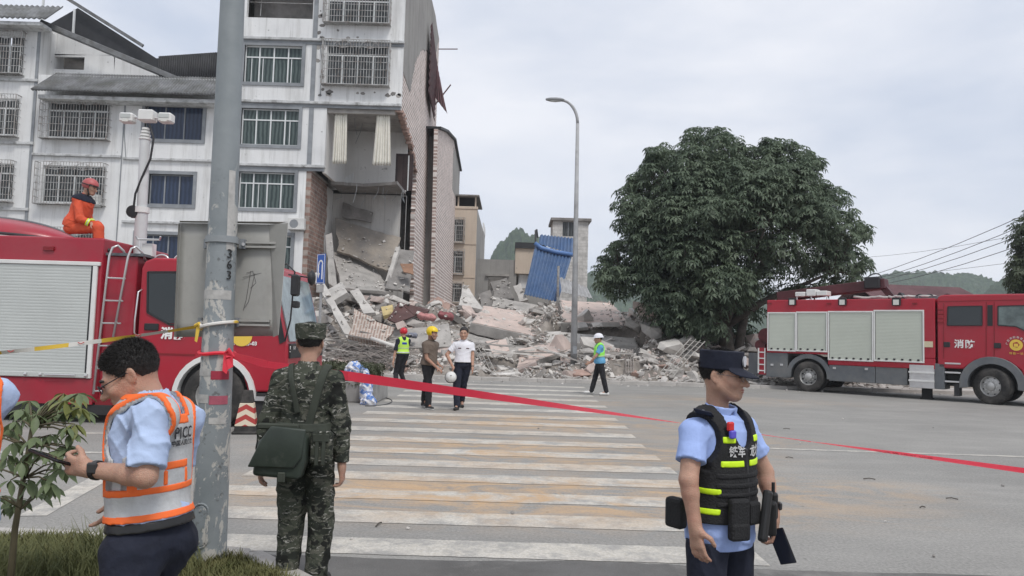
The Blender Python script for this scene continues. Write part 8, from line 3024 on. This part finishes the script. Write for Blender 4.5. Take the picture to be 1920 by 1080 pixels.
rib([tpole, W(500, 683, 5.2), a1], .07, lambda t: 1.15 - .75 * t, 40)
rib([a1, a2], .066, lambda t: .15 + 1.28 * t ** 1.1, 90)
rib([a2, W(1450, 818, 4.5), a3], .066, lambda t: 1.45 - .08 * t, 40)
ro, RP = rib([a3, W(1700, 852, 4.1), a4, W(2900, 1010, 2.6)], .066, lambda t: 1.42 - .42 * min(1, t * 1.5) ** .8, 105)
i = 34
d = (RP[i + 6] - RP[i]).normalized()
side = d.cross(Vector((0, 0, 1))).normalized()
up = side.cross(d)
an = 1.42 - .42 * (i / 70) ** .8
text('tape_lettering', '警 戒 线 LIMIT LINE', .034, mat('faded_tape_print', (0.55, 0.12, 0.14), .6), ta, RP[i] - Vector(ta.location) - d.cross(up * math.cos(an) + side * math.sin(an)) * -.003, axes(d, up * math.cos(an) + side * math.sin(an)), .001)
MB().tube([tpole - Vector(ta.location) + Vector((-.1 + .115 * math.sin(a), .06 - .115 * math.cos(a), .006 * math.sin(a * 3))) for a in np.linspace(-1.7, 4.4, 26)], .012, 6).build('tape_wrap', M_rtape, ta)
kn = MB()
kn.add([(-.01, -.06, .0), (.05, -.065, .0), (.02, -.075, -.13), (-.01, -.07, -.11)], [(0, 1, 2, 3)])
kn.add([(.0, -.07, .02), (.055, -.075, -.01), (.06, -.07, -.08), (.03, -.08, -.10)], [(0, 1, 2, 3)])
kn.tube([(0, -.05, 0), (.03, -.085, .03), (.05, -.06, -.01), (.01, -.07, -.02)], .014, 6)
solid(kn.build('tape_knot', M_rtape, ta, fixn=False), .001)

def ytape():
    k = NT('yellow_white_tape')
    sep = k.n('SeparateXYZ')
    k.l(k.t.outputs['Object'], sep.inputs[0])
    fr = k.math('FRACT', k.math('MULTIPLY', sep.outputs[0], 2.35))
    c = k.mix(k.ramp(fr, [(.48, 0.0), (.5, 1.0)]), (0.72, 0.70, 0.66), (0.75, 0.50, 0.06))
    k.l(c, k.b.inputs['Base Color'])
    k.b.inputs['Roughness'].default_value = .45
    return k.m
M_ytape = ytape()
y0_, y1_ = W(-160, 676, 4.9), Vector((pb.x, 5.05, .1)) + pc(pz(612)) + Vector((-.09, -.06, 0))
yt = thing('warning_tape', 'white and yellow warning tape tied to the pole at the left', 'tape', y1_)
o, P = ribbon('tape_run', [y0_, y1_], .027, lambda t: .45 + .5 * math.sin(t * 9), M_ytape, 90, .02)
o.data.transform(Matrix.Translation(-y1_)); o.parent = yt; RM[o.name] = RM[yt.name]
for t_ in (30, 52, 70):
    q_ = P[t_] - y1_
    MB().tube([q_ + Vector((-.02, -.008, .006)), q_ + Vector((0, -.01, -.004)), q_ + Vector((.02, -.008, .008))], .003, 4).build('tape_print', mat('tape_red_print', (0.5, 0.05, 0.05), .6), yt)
MB().tube([Vector((.09 + .118 * math.sin(a), .06 - .118 * math.cos(a), .035 * math.sin(a * .7 + .4))) for a in np.linspace(-1.6, 4.4, 26)], .011, 6).build('tape_wrap', M_ytape, yt)
kn = MB()
kn.add([(-.03, -.01, .0), (.0, -.015, .0), (-.015, -.02, -.11), (-.035, -.012, -.10)], [(0, 1, 2, 3)])
kn.tube([(-.04, 0, .0), (-.01, -.02, .015), (.01, -.01, -.01)], .013, 6)
solid(kn.build('tape_knot', M_ytape, yt, fixn=False), .001)

# ---- striped traffic cone by the left truck
cb = G(461, 812)
cone = thing('traffic_cone', 'square red and cream striped traffic cone by the left truck wheel', 'cone', cb, rad(12))
def fr4(b_, w0, w1, z0, z1):
    return b_.add([(-w0, -w0, z0), (w0, -w0, z0), (w0, w0, z0), (-w0, w0, z0), (-w1, -w1, z1), (w1, -w1, z1), (w1, w1, z1), (-w1, w1, z1)], [(3, 2, 1, 0), (4, 5, 6, 7), (0, 1, 5, 4), (1, 2, 6, 5), (2, 3, 7, 6), (3, 0, 4, 7)])
MB().mm((-.19, -.19, 0), (.19, .19, .045)).build('base', M_rubber, cone, bevel=.015)
k = NT('cone_stripes')
sep = k.n('SeparateXYZ')
k.l(k.t.outputs['Object'], sep.inputs[0])
fr_ = k.math('FRACT', k.math('MULTIPLY', k.math('ADD', sep.outputs[2], k.math('MULTIPLY', k.math('ABSOLUTE', sep.outputs[0]), .55)), 6.6))
k.l(k.mix(k.ramp(fr_, [(.5, 0.0), (.52, 1.0)]), (0.60, 0.52, 0.40), (0.36, 0.035, 0.03)), k.b.inputs['Base Color'])
k.b.inputs['Roughness'].default_value = .55
cbm = fr4(MB(), .155, .10, .12, .47).build('striped_sleeve', k.m, cone, bevel=.008)
fr4(MB(), .158, .153, .045, .12).build('lower_body', M_rubber, cone)
fr4(MB(), .098, .07, .47, .66).build('upper_body', M_rubber, cone, bevel=.01)

# ---- U-turn sign on its own post
ub = W(598, 600, 21)
us = thing('u_turn_sign', 'blue U-turn sign with small plate on a grey post', 'sign', (ub.x, 21, 0), rad(-38))
MB().cyl((0, .03, 0), (0, .03, W(601, 474, 21).z - .05), .038, n=12).build('post', MATS['lamp_post_grey'], us, smooth=True, angle=50)
zc_ = W(601, 504, 21).z
pw, ph_ = .36, .84
pl_ = MB().mm((-pw / 2, -.02, zc_ - ph_ / 2), (pw / 2, 0, zc_ + ph_ / 2)).build('sign_plate', mat('sign_blue', (0.02, 0.10, 0.42), .4), us, bevel=.004)
ar = [(-.085, -.20), (-.085, .12)] + [(.085 * -math.cos(a), .12 + .11 * math.sin(a)) for a in np.linspace(0, math.pi, 10)] + [(.085, -.30)]
w_ = MB()
for a, c in zip(ar[1:], ar[2:]):
    w_.bar((a[0], -.024, zc_ + a[1]), (c[0], -.024, zc_ + c[1]), .006, .045)
w_.bar((-.085, -.024, zc_ + .12), (-.085, -.024, zc_ - .12), .006, .045)
w_.add([(-.15, -.0265, zc_ - .12), (-.02, -.0265, zc_ - .12), (-.085, -.0265, zc_ - .28)], [(0, 1, 2)])
w_.build('u_turn_arrow', M_white_t, pl_)
bd2 = MB()
for a, c in (((-.16, -.4), (.16, -.4)), ((-.16, .4), (.16, .4)), ((-.16, -.4), (-.16, .4)), ((.16, -.4), (.16, .4))):
    bd2.bar((a[0], -.022, zc_ + a[1]), (c[0], -.022, zc_ + c[1]), .004, .012)
bd2.build('sign_border', M_white_t, pl_)
z2 = zc_ - ph_ / 2 - .14
MB().mm((-.16, -.02, z2 - .11), (.16, 0, z2 + .11)).build('lower_plate', M_swhite, us, bevel=.004)

# ---- concrete planter with shrubs and plastic sacks behind the soldier
pa = G(650, 757)
pl = thing('concrete_planter', 'low concrete planter with grey green shrubs behind the soldier', 'planter', (pa.x + .05, 17.2, 0))
M_planter = mat('planter_concrete', (0.30, 0.295, 0.285), .9, .2, 2, bump=.4, bscale=14)
pbx = MB()
for (a, c) in (((-1.3, 0), (.55, .12)), ((-1.3, 1.5), (.55, 1.62)), ((-1.3, .12), (-1.18, 1.5)), ((.43, .12), (.55, 1.5))):
    pbx.mm((a[0], a[1], 0), (c[0], c[1], .48))
pbx.build('planter_wall', M_planter, pl, bevel=.02)
MB().mm((-1.19, .11, 0), (.44, 1.51, .40)).build('soil', M_soil, pl)
r = np.random.default_rng(44)
n = 1500
C_ = np.stack([r.uniform(-1.2, .45, n), r.uniform(.0, 1.5, n), .42 + r.uniform(0, .5, n) ** 1.2], 1)
N_ = r.normal(size=(n, 3)) * .6 + np.array([[0, 0, .8]])
V, F = rosettes(C_, N_, 5, .12, .018, .35, r)
npmesh('shrub', V, F, leaf_mat('dusty_shrub_leaf', (0.06, 0.075, 0.04), (0.13, 0.14, 0.085), .2, .7, 2), pl, smooth=False)
k = NT('blue_white_plastic')
k.l(k.ramp(k.noise(9, 4, .6, dist=1), [(.45, (0.70, 0.71, 0.74)), (.55, (0.10, 0.22, 0.55))]), k.b.inputs['Base Color'])
k.b.inputs['Roughness'].default_value = .35
for (px, py, y, sz, lab) in ((664, 690, 17.3, (.26, .2, .16), 'blue and white plastic sack on top of the planter'), (686, 722, 16.95, (.16, .14, .36), 'blue and white plastic bag hanging over the planter edge'), (690, 750, 16.8, (.20, .16, .16), 'white plastic bag on the ground by the planter')):
    c_ = W(px, py, y)
    P = [El((0, 0, 0), (sz[0] * .7, sz[1], sz[2]), None, .05), El((sz[0] * .4, 0, -sz[2] * .3), (sz[0] * .6, sz[1] * .8, sz[2] * .7), None, .05), El((-sz[0] * .4, .02, -sz[2] * .4), (sz[0] * .5, sz[1] * .8, sz[2] * .6), None, .05)]
    D, lo, ax = field(P, .02)
    X, Y, Z = grid3(ax)
    D = D + .022 * np.sin(X * 33 + 2 * np.sin(Z * 21)) * np.sin(Z * 27 + Y * 30)
    V, F = nets(D, lo, .02)
    o = npmesh('plastic_bag', V, F, k.m)
    o.location = c_
    tag(o, lab, 'bag')
for (px, py, y, sz, col_, lab) in ((800, 594, 31.6, (.42, .3, .2), (0.46, 0.22, 0.21), 'crumpled pink quilt caught in the rubble'), (836, 592, 32.0, (.34, .3, .24), (0.27, 0.10, 0.105), 'dark red quilt right of the pink one'),
                                   (768, 628, 30.2, (.3, .25, .12), (0.20, 0.21, 0.25), 'grey blue cloth hanging on the heap behind the yellow helmet')):
    P = [El((0, 0, 0), (sz[0] * .8, sz[1], sz[2] * .6), None, .1), El((sz[0] * .5, -.05, -sz[2] * .3), (sz[0] * .5, sz[1] * .8, sz[2] * .5), None, .1), El((-sz[0] * .5, .02, sz[2] * .2), (sz[0] * .45, sz[1] * .8, sz[2] * .5), None, .1)]
    D, lo, ax = field(P, .03)
    X, Y, Z = grid3(ax)
    D = D + .05 * np.sin(X * 13 + 2 * np.sin(Z * 9 + Y * 5)) * np.sin(Z * 11 + Y * 14)
    V, F = nets(D, lo, .03)
    o = npmesh('quilt', V, F, mat('quilt_' + lab.split()[1], col_, .95, .25, 4))
    o.location = W(px, py, y)
    tag(o, lab, 'quilt')
# manhole-like hose ring on the road by the planter
hs = MB().tube([G(690 + 45 * math.cos(a), 752 + 9 * math.sin(a), .012) - G(690, 752) for a in np.linspace(-1.9, 1.7, 22)], .012, 5).build('loose_cable', M_cable)
hs.location = G(690, 752)
tag(hs, 'thin black cable lying in a curve beside the planter', 'cable')
# scattered twigs and stones on the road
WHERE = ['right of the soldier feet', 'on the second nearest stripe', 'near the middle of the second stripe', 'in the empty lane far right', 'right of the officer phone', 'nearest the bottom right corner', 'right of the officer shoulder', 'just below the thin red tape',
         'in the middle of the crossing', 'below the tape at the right', 'just right of the one below the tape', 'by the right edge of the view', 'in the lane below the tape lettering', 'on the nearest stripe', 'touching the officer right arm in view', 'above the thin red tape', 'before the right truck rear wheel', 'before the right truck steps']
r = random.Random(17)
for i, (px, py) in enumerate(((710, 983), (765, 990), (960, 962), (1730, 951), (1660, 977), (1750, 1042), (1480, 858), (1500, 830), (1010, 803), (1630, 898), (1690, 900), (1880, 910), (1785, 935), (660, 1010), (1300, 880), (1475, 804), (1580, 785), (1750, 802))):
    g_ = G(px, py, .012)
    if i % 3 == 0:
        d = Vector((r.uniform(-1, 1), r.uniform(-.4, .4), 0)).normalized() * r.uniform(.03, .07)
        o = MB().tube([-d, Vector((0, .01, .008)), d], .006, 5).build('twig', M_bark)
        o.location = g_
        tag(o, f"small dark twig on the road {WHERE[i]}", 'twig', 'twigs on the road')
    else:
        o = bpy.data.objects.new('pebble', PROTO[('lump', i % 7)].copy())
        o.data.materials.append(M_chunk[i % 3])
        COL.objects.link(o)
        o.location = g_
        o.scale = (r.uniform(.03, .06),) * 3
        tag(o, f"small loose stone on the road {WHERE[i]}", 'stone', 'stones on the road')
